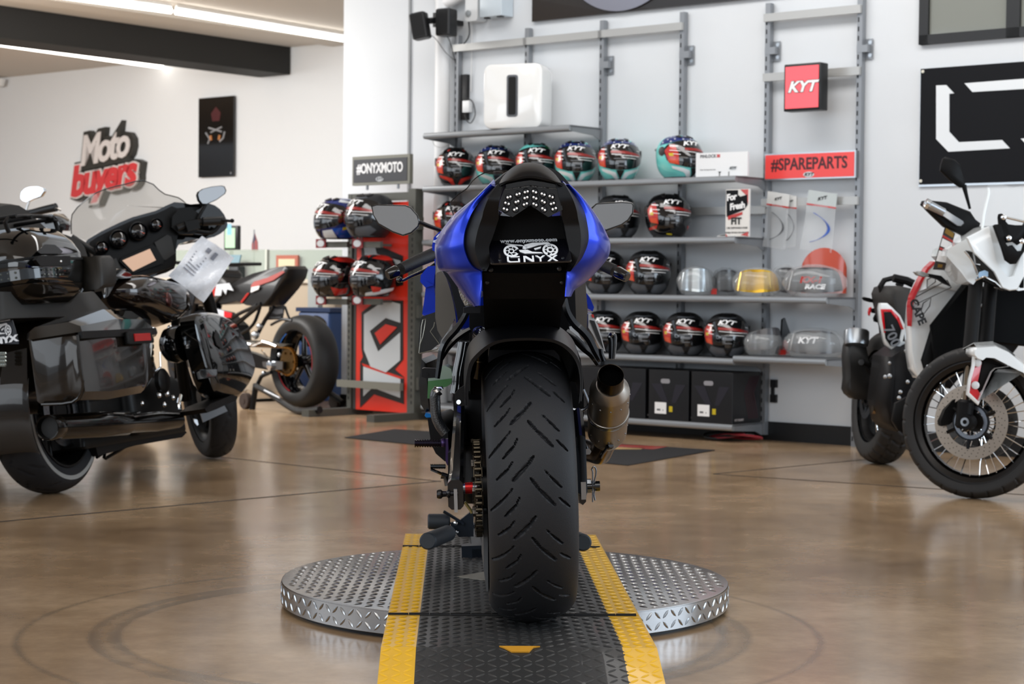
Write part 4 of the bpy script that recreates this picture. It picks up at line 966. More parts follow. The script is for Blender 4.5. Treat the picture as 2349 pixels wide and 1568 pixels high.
for O,I,s in ((OL,IL,1),(OR,IR,-1)):
    n=len(O); xo=[-.24+.12*min(1,i/5) for i in range(n)]; xi=[-.29+.0*i for i in range(n)]
    a=Z(I,xi); c=Z(O,xo); 
    def blg(a,c,t,k): 
        r=row_mix(a,c,t); 
        return [p+V((-.035*k,s*.010*k,.0)) for p in r]
    mid=blg(a,c,.35,.8); mid2=blg(a,c,.7,.9)
    ctr=V((0,B(1200,500,0).y,.85))
    f1=[V((p.x+.12,p.y*.97+.0,p.z+.012)) for p in c]; f2=[V((.32,p.y*.72,p.z*.7+.25)) for p in c]
    rows=[a,mid,mid2,c,f1,f2]
    rows=[smooth(r,3) for r in rows]
    cols=[smooth([r[j] for r in rows],4) for j in range(len(rows[0]))]
    G_=[[cols[j][i] for j in range(len(cols))] for i in range(len(cols[0]))]
    MB().grid(G_,None,.003).build('side_cowl',BLU2,bike,60)
# black rear cowl halves around the tail light and plate
CLi=[(1015,262),(985,340),(962,430),(950,515),(960,575),(940,640),(915,720),(890,790),(868,830),(872,900),(880,960),(875,1000),(862,1030),(850,1050),(845,1062)]
CRi=[(1475,265),(1495,350),(1515,430),(1530,512),(1530,575),(1550,640),(1565,720),(1578,790),(1590,830),(1598,900),(1592,960),(1588,1000),(1580,1030),(1578,1050),(1574,1062)]
for I,Cc,s in ((IL,CLi,1),(IR,CRi,-1)):
    e=I[:11] if s==1 else I[:12]
    def resamp(P,n=16):
        P=[V((p[0],p[1],0)) for p in P]; d=[0]
        for i in range(1,len(P)): d.append(d[-1]+(P[i]-P[i-1]).length)
        out=[]
        for k in range(n):
            t=d[-1]*k/(n-1); i=max(j for j in range(len(d)) if d[j]<=t+1e-9); i=min(i,len(P)-2)
            q=P[i].lerp(P[i+1],(t-d[i])/max(1e-9,d[i+1]-d[i])); out.append((q.x,q.y))
        return out
    e=resamp(e); q=resamp(Cc)
    a=Z(e,-.289); c=Z(q,[-.35 if i<4 else -.35+.04*min(1,(i-3)/4) for i in range(16)])
    mid=[p+V((-.022,s*.003,0)) for p in row_mix(a,c,.45)]
    rows=[[p+V((.05,0,0)) for p in a],a,mid,c,[p+V((.06,0,0)) for p in c]]
    rows=[smooth(r,2) for r in rows]
    MB().grid(rows,None,.0025).build('rear_cowl',CWL,bike,50)
# tail hump
top=[(962,285),(1005,222),(1075,155),(1155,110),(1240,97),(1330,108),(1402,145),(1472,205),(1532,292)]
low=[(960,290),(1040,262),(1120,244),(1185,230),(1240,226),(1300,232),(1370,246),(1450,265),(1535,294)]
midr=[(962,288),(1020,243),(1095,200),(1165,168),(1240,158),(1320,167),(1390,196),(1462,238),(1533,293)]
G_=[[p+V((.04,0,-.006)) for p in Z(low,-.35)],Z(low,-.352),Z(midr,-.335),Z(top,-.25),[V((-.05,p.y*1.0,p.z+.004)) for p in Z(top,-.2)],[V((.12,p.y*.9,p.z-.06)) for p in Z(top,-.2)]]
G_=[smooth(r,3) for r in G_]; cl=[smooth([r[j] for r in G_],3) for j in range(len(G_[0]))]
MB().grid([[cl[j][i] for j in range(len(cl))] for i in range(len(cl[0]))],None,.003).build('tail_hump',CWL,bike,50)
# rider seat shoulders behind the hump
seat=[(755,402),(800,345),(870,285),(945,225),(1030,168),(1150,130),(1240,120),(1350,130),(1470,165),(1560,240),(1610,308),(1650,365)]
a=Z(seat,-.02); b=[V((.35,p.y*1.02,p.z-.035)) for p in a]; c=[V((-.14,p.y*.92,p.z-.005)) for p in a]
MB().grid([smooth(r,3) for r in (c,a,b)],None,.02).build('seat',mat('seat_vinyl','151517',.5,bump=.2,bs=300),bike,50)
# tail light
lens=[(1022,285),(1130,262),(1240,248),(1350,262),(1462,285),(1515,430),(1530,512),(1400,578),(1320,525),(1240,470),(1160,525),(1080,578),(950,514),(968,430)]
LN=mat('smoked_lens','0b0b0c',.06,coat=.8); 
tl=MB().slab(Z(lens,-.342),(.02,0,0)).build('tail_light',LN,bike)
rim=MB().tube(Z([(1018,300),(1012,330),(1240,296),(1475,325),(1466,290)],-.346),.0022,6,flat=.7).build('lens_ridge',LN,tl)
leds=[(1035,402),(1060,395),(1117,376),(1142,368),(1190,355),(1215,348),(1265,346),(1290,357),(1342,368),(1366,378),(1413,390),(1440,400),(1015,450),(1045,460),(1108,444),(1130,436),(1188,408),(1212,400),(1268,400),(1292,412),(1345,432),(1367,446),(1425,460),(1450,452),(1002,502),(1030,512),(1095,512),(1118,500),(1182,466),(1208,456),(1268,458),(1292,470),(1347,500),(1370,515),(1440,508),(1468,498)]
lo=None
for q in leds:
    c=Z([q],-.347)[0]
    if lo is None: lo=MB().ball((0,0,0),(.002,.0026,.0026),10).build('led',LED,tl); lo.location=c
    else: d=lo.copy(); col.objects.link(d); d.location=c; d.parent=tl
rh=MB()
for k in range(0,len(leds),2):
    c=(Z([leds[k]],-.3435)[0]+Z([leds[k+1]],-.3435)[0])/2; rh.lathe([(.0078,0),(.0085,-.0015),(.0066,-.0005)],14,c,(-1,0,0),cap=False)
rh.build('reflector_cup',mat('cup_dark','26262a',.2,.6),tl)
# recess and undertray
MB().slab(Z([(925,560),(1080,575),(1240,468),(1400,575),(1545,560),(1590,830),(1600,1062),(850,1062),(868,830)],-.262),(.02,0,0)).build('tail_recess',UND,bike)
ut=[Z([(845,1040),(1030,1040),(1240,1040),(1400,1040),(1580,1040)],-.268),Z([(805,1065),(1030,1070),(1240,1072),(1400,1070),(1572,1065)],-.275),Z([(815,1290),(1030,1290),(1240,1290),(1400,1290),(1555,1290)],-.235),Z2([(820,0),(1030,0),(1240,0),(1400,0),(1520,0)],-.16),Z2([(830,200),(1030,205),(1240,205),(1400,205),(1500,200)],-.06),Z2([(850,330),(1030,330),(1240,330),(1400,330),(1490,330)],.02)]
und=MB().grid(ut,None,.006).build('undertray',UND,bike,30)
m=MB()
for q,x in (((885,1050),-.281),((1500,1040),-.281),((850,1160),-.264),((1525,1160),-.264),((850,1275),-.24),((1490,1268),-.24)):
    c=Z([q],x)[0]; m.lathe([(.0055,.0),(.0055,-.001),(.003,-.002),(0,-.002)],14,c,(1,0,0))
m.build('rivet',mat('rivet_black','1b1b1e',.3,.3),und)
MB().tube(Z2([(870,205),(1000,205),(1005,92),(1020,84),(1285,84)],[-.066,-.066,-.12,-.124,-.124]),.0012,6).tube(Z2([(1230,200),(1378,205),(1382,300)],[-.068,-.066,-.02]),.0012,6).build('moulded_line',BLK,und)
# licence plate
pc=Z([(1235,880)],-.305)[0]; wy=V((0,-1,0)); up=V((.086,0,.050)).normalized(); nn=wy.cross(up)
PT=Matrix((wy,up,nn)).transposed().to_4x4(); PT.translation=pc
pl=MB().prism(rrect(-.089,-.051,.089,.051,.008),-.002,0,2,PT).build('licence_plate',mat('plate_black','0a0a10',.2,coat=.5),bike)
PW=mat('plate_white','e9edf2',.4)
MB().prism(rrect(-.0895,-.0515,.0895,.0515,.008),-.0035,-.002,2,PT).build('plate_frame',GLB,pl)
q=MB(); T=PT@Matrix.Translation((0,.0455,.001))@Matrix.Diagonal((1,1.5,1,1)); q.text('www.onyxmoto.com',.0138,T,.0003,.0006,0,1.08)
T=PT@Matrix.Translation((0,-.037,.001)); 
# block lettering
def blocks(mb,polys,T,h=.0006):
    for p in polys: mb.prism(p,-h,h,2,T)
u=.012
blocks(q,[[(-.052,.012),(-.048,.012),(-.048,-.006),(-.044,-.010),(-.028,-.010),(-.028,.002),(-.024,.002),(-.024,-.014),(-.047,-.014),(-.052,-.009)],[(-.040,.012),(-.024,.012),(-.024,.008),(-.044,.008)]],T)
for x0 in (-.016,):
    blocks(q,[[(x0,-.014),(x0,.012),(x0+.006,.012),(x0+.019,-.005),(x0+.019,.012),(x0+.023,.012),(x0+.023,-.014),(x0+.018,-.014),(x0+.004,.004),(x0+.004,-.014)]],T)
blocks(q,[[(.010,.012),(.015,.012),(.021,.004),(.027,.012),(.032,.012),(.023,0),(.023,-.014),(.019,-.014),(.019,0)],[(.036,.012),(.041,.012),(.047,.002),(.054,.012),(.059,.012),(.050,-.001),(.059,-.014),(.054,-.014),(.047,-.004),(.041,-.014),(.036,-.014),(.044,-.001)]],T)
def ring(mb,c,r0,r1,T,n=24,a0=0,a1=360):
    for k in range(n):
        a,b=rad(a0+(a1-a0)*k/n),rad(a0+(a1-a0)*(k+1)/n)
        mb.prism([(c[0]+r0*math.cos(a),c[1]+r0*math.sin(a)),(c[0]+r1*math.cos(a),c[1]+r1*math.sin(a)),(c[0]+r1*math.cos(b),c[1]+r1*math.sin(b)),(c[0]+r0*math.cos(b),c[1]+r0*math.sin(b))],-.0004,.0004,2,T)
def bike_art(mb,T,s=1,body=None):
    f=lambda P:[(a*s,b*s) for a,b in P]
    T=T@Matrix.Translation((0,0,.001)); S=Matrix.Diagonal((1,1.55,1,1)); T2=T@S
    ring(mb,(-.040*s,-.004*s),.012*s,.0165*s,T2,20,20,330); ring(mb,(-.040*s,-.004*s),.004*s,.0065*s,T2)
    ring(mb,(.042*s,-.004*s),.012*s,.0165*s,T2,20,-100,240); ring(mb,(.042*s,-.004*s),.004*s,.008*s,T2)
    for k in range(7):
        a=2*PI*k/7
        for cx in (-.040,.042): mb.prism(f([(cx+.006*math.cos(a),-.004+.006*math.sin(a)),(cx+.012*math.cos(a+.3),-.004+.012*math.sin(a+.3)),(cx+.012*math.cos(a+.5),-.004+.012*math.sin(a+.5))]),-.0004,.0004,2,T2)
    for P in ([(-.052,.018),(-.035,.014),(-.018,.012),(-.010,.008),(-.028,.011),(-.045,.0145)],[(-.012,.012),(.006,.017),(.028,.017),(.035,.012),(.018,.010),(.002,.004),(-.008,.001)],[(.028,.018),(.040,.017),(.046,.010),(.040,.006),(.036,.011)],[(-.024,-.002),(-.006,-.002),(.004,-.008),(.022,-.010),(.026,-.013),(-.012,-.012),(-.022,-.007)],[(-.014,.009),(-.004,.007),(-.010,-.001),(-.016,.002)],[(.008,.001),(.024,.006),(.022,.001),(.010,-.003)]):
        mb.prism(f(P),-.0004,.0004,2,T2)
bike_art(q,PT@Matrix.Translation((.001,.006,0)),1.05)
q.build('plate_print',PW,pl)
m=MB()
for x in (-.068,.07): m.lathe([(.0035,0),(.0035,.0015),(0,.002)],12,PT@V((x,-.036,.0)),nn)
m.build('plate_screw',STL,pl)
# ---- hugger
outer=[(652,892),(650,790),(658,690),(690,525),(762,430),(860,352),(960,312),(1100,296),(1250,292),(1400,300),(1500,325),(1590,380),(1660,460),(1700,560),(1714,700),(1700,860)]
a=Z2(outer,-.19); 
b=[V((-.05,p.y*1.0,p.z*1.0+.035 if p.z>.45 else p.z)) for p in a]; c=[V((.12,p.y*.97,p.z+.03)) for p in a]; d=[V((.25,p.y*.93,p.z-.02)) for p in a]
ain=[V((p.x+.002,p.y*.945,p.z-.006)) for p in a]
MB().grid([smooth(r,3) for r in (ain,a,b,c,d)],None,.0035).build('rear_hugger',mat('hugger_plastic','0a0a0c',.4,ior=1.3),bike,50)
tb=MB().slab(Z2([(555,800),(600,745),(660,712),(700,892),(610,905),(565,890)],-.12),(.01,0,0)).build('hugger_tab',CWL,bike)
c=Z2([(595,868)],-.125)[0]; MB().lathe([(.0055,0),(.0055,-.004),(.003,-.005),(.003,-.003),(0,-.003)],14,c,(-.9,.3,.2)).build('hugger_bolt',ALU,tb)
# ---- wheel, axle, sprocket, chain
WH=mat('wheel_black','0d0d0f',.3,.3)
m=MB().lathe([(.225,-.08),(.235,-.078),(.215,-.05),(.21,0),(.215,.05),(.235,.078),(.225,.08),(.2,.05),(.198,0),(.2,-.05)],48,AX,(0,1,0),cap=False)
for k in range(5):
    a=2*PI*k/5
    for o_ in (-.14,.14):
        m.tube([AX+V((math.sin(a)*.04,0,math.cos(a)*.04)),AX+V((math.sin(a+o_)*.205,0,math.cos(a+o_)*.205))],[.016,.012],8)
m.cyl(AX+V((0,-.07,0)),AX+V((0,.07,0)),.045,24); m.build('rear_rim',WH,bike)
MB().cyl(AX+V((0,-.13,0)),AX+V((0,.19,0)),.012,16).build('axle',STL,bike)
SY=B(1097,1110,-.1).y
CHN=mat('chain_steel','4a4338',.3,1)
def chain(R,y,x1,z1,r1,par,name='chain',mt=None,n=96,ax=AX,sc=1):
    C1=ax+V((0,y,0)); C2=V((x1,y,z1)); d=(C2-C1); d.y=0; L=d.length; ang=math.atan2(d.z,d.x); off=math.acos((R-r1)/L)
    path=[]
    for k in range(40): 
        a=ang+off+(2*PI-2*off)*k/39; path.append(C1+V((math.cos(a)*R,0,math.sin(a)*R)))
    for k in range(16):
        a=ang-off+2*off*k/15; path.append(C2+V((math.cos(a)*r1,0,math.sin(a)*r1)))
    path.append(path[0]); D=[0]
    for i in range(1,len(path)): D.append(D[-1]+(path[i]-path[i-1]).length)
    def at(s):
        s%=D[-1]; i=0
        while D[i+1]<s: i+=1
        return path[i].lerp(path[i+1],(s-D[i])/(D[i+1]-D[i]))
    n=int(D[-1]/(.0159*sc)); n-=n%2; m=MB()
    for k in range(n):
        p,q=at(D[-1]*k/n),at(D[-1]*(k+1)/n); t=(q-p).normalized(); w=t.cross(V((0,1,0)))
        m.cyl(p-V((0,.0075*sc,0)),p+V((0,.0075*sc,0)),.0052*sc,8)
        yy=.0062*sc if k%2 else .0088*sc
        for s in (-1,1):
            o=V((0,s*yy,0)); e=V((0,s*.0012*sc,0))
            pts=[p+o-t*.004*sc-w*.004*sc,p+o-t*.004*sc+w*.004*sc,p.lerp(q,.5)+o+w*.003*sc,q+o+t*.004*sc+w*.004*sc,q+o+t*.004*sc-w*.004*sc,p.lerp(q,.5)+o-w*.003*sc]
            m.slab(pts,e)
    return m.build(name,mt or CHN,par)
chain(.112,SY,.62,.345,.035,bike)
def sprocket(R,y,par,mt=STL,ax=AX,teeth=44,name='rear_sprocket',r0=.045):
    m=MB(); P=[]
    for k in range(teeth*4):
        a=2*PI*k/(teeth*4); r=R+(.0045 if k%4 in (1,2) else -.003); P.append((ax.x+r*math.cos(a),ax.z+r*math.sin(a)))
    m.prism(P,y-.003,y+.003,1)
    for k in range(6):
        a=2*PI*k/6; m.cyl((ax.x+.065*math.cos(a),y-.006,ax.z+.065*math.sin(a)),(ax.x+.065*math.cos(a),y+.014,ax.z+.065*math.sin(a)),.009,6)
    return m.build(name,mt,par)
sprocket(.108,SY,bike,mat('sprocket_steel','5a5652',.35,1))
MB().cyl(AX+V((0,SY+.012,0)),AX+V((0,SY+.03,0)),.014,20).build('axle_spacer',mat('spacer_red','c01818',.25,.6),bike)
MB().cyl(AX+V((0,.06,0)),AX+V((0,SY-.004,0)),.05,24).build('sprocket_carrier',WH,bike)
# rear brake disc right
MB().cyl(AX+V((0,-.100,0)),AX+V((0,-.105,0)),.11,40).build('rear_brake_disc',STL,bike)
# ---- swingarm
SW=mat('swingarm_black','0f1013',.24,.4,coat=.5)
def arm(sg,yo,yi):
    S_=[(-.045,.275,.345),(.05,.27,.36),(.2,.31,.43),(.38,.36,.50),(.58,.36,.46)]
    R=[]
    for x,z0,z1 in S_:
        t=(x+.045)/.62; a,b=yo*(1-.18*t),yi*(1-.12*t); ch=.008
        R.append([V((x,a,z0+ch)),V((x,a,z1-ch)),V((x,a-sg*ch,z1)),V((x,b+sg*ch,z1)),V((x,b,z1-ch)),V((x,b,z0+ch)),V((x,b+sg*ch,z0)),V((x,a-sg*ch,z0))])
    return MB().rings(R).build('swingarm',SW,bike)
yl0=B(1027,1120,-.04).y; yl1=B(1062,1120,-.04).y
arm(1,yl0,yl1); arm(-1,B(1358,1120,0).y+.018,B(1325,1120,0).y+.0)
MB().box((-.058,yl0-.014,.270),(-.045,yl0-.022,.325)).build('chain_adjuster_plate',mat('adjuster_alloy','a6a7a9',.35,1),bike)
MB().box((.58,-.13,.34),(.66,.17,.48),bev=.02).build('pivot_casting',SW,bike)
m=MB(); e=B(1012,1133,-.05)
m.lathe([(.0001,0),(.009,.0),(.011,.004),(.011,.010),(.007,.014),(.0065,.022),(.010,.026),(.010,.030),(.005,.032),(.005,.05)],20,B(1002,1133,-.05),(0,-1,0)); m.build('spool',mat('spool_black','18181a',.2,.5),bike)
# right axle nut, adjuster block, pin
A=lambda x,y,d=-.03:Z3([(x,y)],d)[0]
m=MB(); a=A(1685,400); b=A(1735,555); m.box((-.06,a.y,a.z),(-.0,b.y,b.z)); m.build('chain_adjuster_plate',mat('adjuster_alloy','a6a7a9',.35,1),bike)
ny=A(1760,450); MB().cyl((-.02,A(1735,450).y,ny.z),(-.02,A(1788,450).y,ny.z),.018,6).build('axle_nut',STL,bike)
MB().cyl((-.02,A(1780,460).y,ny.z),(-.02,A(1815,460).y,ny.z),.012,16).cyl((-.045,A(1815,505).y,A(0,508).z),(-.045,A(1860,505).y,A(0,508).z),.012,16).cyl((-.045,A(1735,505).y,A(0,508).z),(-.045,A(1815,505).y,A(0,508).z),.007,12).build('axle_end',GLB,bike)
MB().tube(Z3([(1800,590),(1800,330),(1790,300),(1812,272),(1830,300),(1828,350),(1815,410),(1822,470),(1812,520),(1822,575)],-.05),.0018,8,sm=3).build('split_pin',STL,bike)
# caliper / right hub mass
MB().prism([(-.06,.30),(.0,.28),(.08,.32),(.10,.46),(.02,.50),(-.05,.44)],A(1655,300).y,A(1740,300).y,1,ch=.008).build('rear_caliper',SAT,bike)
# ---- exhaust
ex0=Z2([(1962,625)],-.20)[0]; exd=(V((-.80,.0,.60)))
base=Z2([(1925,1180)],.02)[0]; tip=ex0; d=(tip-base); L=d.length
EXM=mat('exhaust_titanium','989087',.36,1,var=.12,vs=9); 
x=thing if False else None
can=MB().lathe([(.020,-.03),(.036,-.005),(.046,.02),(.047,.03),(.047,.10),(.0488,.101),(.0488,.118),(.047,.119),(.047,L-.07),(.0455,L-.062),(.032,L-.042)],48,base,d).build('exhaust_can',EXM,bike,50)
MB().lathe([(.0285,L-.06),(.0305,L-.045),(.0305,L-.002),(.030,L),(.0288,L-.001),(.0285,L-.01),(.0285,L-.05)],40,base,d,cap=False).build('exhaust_tip',mat('burnt_tip','3a332c',.3,1),can)
MB().lathe([(.0284,L-.02),(.001,L-.02)],40,base,d,cap=False).build('tip_bore',mat('bore_shade_black','030303',.95,ior=1.05),can)  # black disc stands in for the shade inside the open pipe
MB().lathe([(.0492,.104),(.0497,.105),(.0497,.114),(.0492,.115)],48,base,d,cap=False).build('clamp_band',STL,can)
m=MB(); dn=d.normalized(); uu=dn.cross(V((0,0,1))).normalized(); ww=uu.cross(dn)
for h in (.05,L-.085):
    for k in range(12):
        a=2*PI*k/12; p=base+dn*h+(uu*math.cos(a)+ww*math.sin(a))*.047; m.ball(p,.0022,8)
m.build('rivet',STL,can)
lp=MB().tube([base-dn*.01,base-dn*.05+V((.02,.01,-.01)),Z2([(1850,1330)],.12)[0],Z2([(1760,1300)],.22)[0],Z2([(1650,1290)],.34)[0],Z2([(1560,1260)],.5)[0]],.027,20,sm=4).build('link_pipe',mat('bronzed_pipe','6a5236',.25,1,var=.35,vs=12),bike,60)
MB().tube(Z2([(1620,935),(1680,945),(1730,930),(1762,890),(1750,840),(1715,755)],.05),.004,8,sm=4).build('exhaust_bracket',STL,bike)
MB().tube(Z2([(1640,1090),(1690,1170),(1740,1250),(1755,1310)],.0),.004,8,sm=3).lathe([(.008,0),(.008,.01)],6,Z2([(1755,1310)],-.0)[0],(-1,0,0)).build('brake_line',STL,bike)
MB().lathe([(.010,0),(.010,.008),(.006,.012)],10,Z2([(1945,1260)],-.03)[0],(-1,-.3,.2)).tube(Z2([(1945,1260),(1890,1330),(1870,1370)],-.03),.004,8).build('link_pipe_spring',GLB,lp)
# hook at the exhaust hanger
MB().tube(Z2([(1900,500),(1880,440),(1872,390)],.05),.006,8).tube(Z2([(1965,480),(1965,330),(1955,285),(1975,265),(1995,290),(1980,480)],.0),.006,8,sm=3).build('hanger_hook',GLB,bike)
# ---- frame spars, subframe arms
FRM=mat('frame_grey_matt','57534d',.45,.2)
a=Z([(388,1100),(402,1076),(440,1062),(480,1115),(520,1230),(548,1350),(570,1480),(575,1560)],.42)+Z2([(560,120),(500,230),(450,300),(405,225),(385,110)],.42)
MB().slab(a,(.35,.0,.06)).build('frame_spar',FRM,bike)
a=Z([(1655,1200),(1735,1165),(1745,1300),(1755,1440)],.42)+Z2([(1752,70),(1745,230),(1700,200),(1640,120),(1625,-40),(1630,-110)],.42)
MB().slab(a,(.35,-.0,.06)).build('frame_spar',FRM,bike)
m=MB()
m.slab(Z([(440,1045),(520,1100),(600,1200),(720,1370),(720,1560)],.30)+Z2([(700,60),(640,110),(560,300)],.30)+Z([(600,1560),(560,1350),(520,1180)],.30),(.08,0,0))
m.slab(Z([(1560,1290),(1640,1220),(1650,1500),(1600,1560),(1560,1560)],.3),(.08,0,0))
m.build('subframe_side',SAT,bike)
def strap(nm,pts,x,w,th=.014,mt=None):
    P=smooth(Z2(pts,x),4); n=len(P); L_=[];R_=[]
    for i in range(n):
        t=(P[min(i+1,n-1)]-P[max(i-1,0)]).normalized(); s_=t.cross(V((1,0,0))).normalized(); k=w*(.7+.3*math.sin(PI*i/(n-1)))/2
        L_.append(P[i]+s_*k); R_.append(P[i]-s_*k)
    q=[[l,l+V((-.006,0,0)).lerp(V((-.006,0,0)),1),(l+r)/2+V((-.010,0,0)),r+V((-.006,0,0)),r,(l+r)/2+V((th,0,0))] for l,r in zip(L_,R_)]
    return MB().rings(q).build(nm,mt or SW,bike,40)
strap('seat_rail',[(700,-60),(675,40),(640,120),(570,220),(490,310),(445,400),(425,520),(405,655)],.12,.017)
strap('seat_rail',[(700,215),(640,250),(560,310),(490,390),(440,480)],.16,.016)
strap('seat_rail',[(1545,-60),(1570,60),(1630,160),(1710,235),(1770,310),(1820,410),(1870,500)],.12,.020)
strap('seat_rail',[(1560,230),(1640,300),(1720,380),(1790,440),(1850,530)],.16,.02)
m=MB().slab(Z([(695,1380),(795,1375),(790,1440),(640,1440),(640,1390)],-.02),(.05,0,0)); m.build('tail_bracket',SAT,bike)
# dark mass between the rails: shock mount, battery tray, side panels
MB().slab(Z2([(690,20),(840,0),(1520,0),(1560,60),(1600,250),(1690,480),(1720,700),(1720,1000),(1600,1000),(1500,400),(800,400),(830,800),(700,800),(700,470)],.24),(.06,0,0)).build('inner_fender',UND,bike)
rs=Z2([(795,245)],.02)[0]; rd=V((-.62,-.05,.78)).normalized()
r_=MB().lathe([(.0,-.012),(.02,-.012),(.022,-.010),(.022,.08),(.021,.09),(.021,.12)],32,rs-rd*.12,rd).build('shock_reservoir',mat('reservoir_black','131314',.18,.6,coat=.4),bike)
MB().lathe([(.0195,.0),(.0195,.004),(.015,.005),(.014,.003),(.0,.003)],32,rs,rd).build('reservoir_cap',STL,r_)
MB().lathe([(.006,0),(.006,.004),(.0035,.005),(.0035,.012),(.0,.012)],12,rs+rd*.003,rd).build('air_valve',CHR,r_)
MB().lathe([(.0228,0),(.0228,.004)],32,rs-rd*.045,rd,cap=False).lathe([(.0228,0),(.0228,.004)],32,rs-rd*.075,rd,cap=False).build('reservoir_clamp',STL,r_)
# reflective vertical brake hose bundle / spar inner edge
m=MB()
for k,(x0,r) in enumerate(((600,.0065),(640,.005),(575,.004))):
    m.tube(Z2([(x0+30,330),(x0+10,450),(x0-20,600),(x0-30,720),(x0-42,790)],.05+.01*k),r,10,sm=3)
m.build('hose_bundle',GLB,bike)
m=MB().slab(Z([(590,1170),(620,1190),(680,1250),(722,1370),(650,1372),(610,1290),(590,1220)],-.02),(.004,0,0)); 
mesh=m.build('mesh_grille',mat('mesh_grille','8b8577',.3,.9,bump=1.0,bs=250),bike)
gm=MB()
for i in range(11):
    for j in range(7):
        x_=592+i*9+j*12+(i%2)*6; y_=1180+i*18
        if x_>600+i*12 and x_<640+i*9 or (x_>592+i*6 and x_<632+i*9): gm.lathe([(.0018,0),(.0027,-.0006),(.0018,-.0014)],6,Z([(x_,y_)],-.0215)[0],(1,0,0),cap=False)
gm.build('mesh_rings',ALU,mesh)
# ---- left fairing, tank, engine
ENG=mat('engine_black','0d0d0f',.4,.2,ior=1.3)
a=Z([(255,1100),(320,1020),(395,1014),(380,1100),(372,1190),(385,1300),(390,1455),(330,1480),(268,1450),(285,1330),(300,1210),(250,1160)],.78)
f=MB(); f.slab(a,(.25,-.03,0)); f.build('side_fairing',BLU2,bike,30)
MB().slab(Z([(250,1158),(300,1150),(372,1190),(300,1212)],.775)+[],(-.02,0,.0)).build('fairing_lip',BLU2,bike)
a=Z([(356,835),(372,760),(420,712),(470,690),(540,640),(430,830),(400,1010),(415,1050),(385,1010),(362,900)],.95); MB().slab(a,(.25,-.02,0)).build('front_cowl_side',BLU2,bike)
m=MB().tube(Z([(395,760),(420,735),(450,715)],.945),.0015,5).tube(Z([(365,800),(400,800),(430,760),(440,720)],.945),.0015,5,sm=3).tube(Z([(368,790),(395,785),(415,750)],.945),.001,5,sm=3)
m.build('cowl_decal_line',PW,bike)
a=Z([(1740,1255),(1775,1300),(1812,1388),(1800,1425),(1760,1400),(1745,1330)],.8); MB().slab(a,(.22,.03,0)).build('side_fairing',BLU2,bike,30)
a=Z2([(250,140),(262,105),(300,88),(385,60),(395,160),(440,270),(432,345),(400,360),(330,420),(240,432),(235,330)],.66); lf=MB().slab(a,(.3,-.02,.02)).build('lower_fairing',GLB,bike)
MB().tube(Z2([(240,430),(255,300),(262,190),(275,130),(300,122),(292,190),(275,280),(250,350),(240,430)],.655),.0014,5).tube(Z2([(380,150),(372,190),(340,235),(425,350)],.655),.0014,5).tube(Z2([(240,435),(400,395),(415,380)],.655),.0014,5).build('fairing_edge_sheen',mat('edge_sheen','97948a',.2,.8),lf)  # pale tubes draw the gloss highlights along the black fairing's edges
a=Z2([(1760,80),(1790,75),(1850,180),(1880,290),(1915,415),(1870,395),(1800,260),(1760,200)],.62); rf=MB().slab(a,(.3,.03,.02)).build('lower_fairing',mat('fairing_white_red','b9bcc0',.25,coat=.5),bike)
MB().slab(Z2([(1785,82),(1805,80),(1815,110),(1795,110)],.618),(-.002,0,0)).build('red_decal',RED,rf); MB().slab(Z2([(1770,130),(1815,140),(1870,290),(1905,410),(1840,300)],.618),(-.002,0,0)).build('black_decal',GLB,rf)
# coolant bottle
COOL=mat('coolant_bottle','8fa395',.35,tr=.25); x0=.45
P=[(320,665),(330,620),(400,560),(470,540),(525,570),(545,640),(535,700),(490,728),(420,742),(345,760),(318,800)]
MB().slab(Z2(P,.45),(.1,-.01,0)).build('coolant_bottle',COOL,bike,60)
MB().slab(Z2([(320,680),(430,668),(535,655),(540,690),(490,728),(430,742),(345,835),(315,835)],.447),(-.002,0,0)).build('coolant_level',mat('coolant_green','37683a',.4),bike)
MB().slab(Z2([(268,570),(285,562),(390,568),(395,650),(300,655),(262,640)],.3),(.04,0,0)).lathe([(.005,0),(.005,.004)],12,Z2([(308,617)],.3)[0],(-1,0,0)).build('hose_clip_bracket',SAT,bike)
m=MB().tube(Z2([(420,760),(385,800),(385,900),(395,1000),(430,1080),(480,1150)],.35),.0135,16,sm=4).build('radiator_hose',mat('carbon_hose','111317',.3,coat=.5,bump=1,bs=300),bike,60)
MB().lathe([(.015,0),(.015,.008)],20,Z2([(415,772)],.35)[0],(0,.5,1),cap=False).cyl(Z2([(375,742)],.34)[0],Z2([(440,742)],.34)[0],.0035,8).build('hose_clamp',CHR,bike)
MB().slab(Z2([(262,480),(300,520),(310,660),(320,830),(330,950),(300,960),(255,890),(240,700)],.6),(.3,-.03,0)).build('lower_fairing',GLB,bike)
MB().slab(Z2([(300,965),(350,975),(358,1005),(305,1008),(290,992)],.5),(.05,0,0)).build('blue_engine_guard',mat('anodised_blue','1976c8',.25,.7),bike)
MB().slab(Z2([(315,1010),(360,1005),(500,1100),(500,1400),(470,1400),(390,1330),(350,1250),(330,1120)],.5),(.3,-.05,0)).build('engine_cover',ENG,bike,60)
MB().box((.5,-.17,.22),(.95,.17,.55),bev=.05).box((.45,-.15,.5),(.9,.15,.68),bev=.04).build('engine_block',ENG,bike)
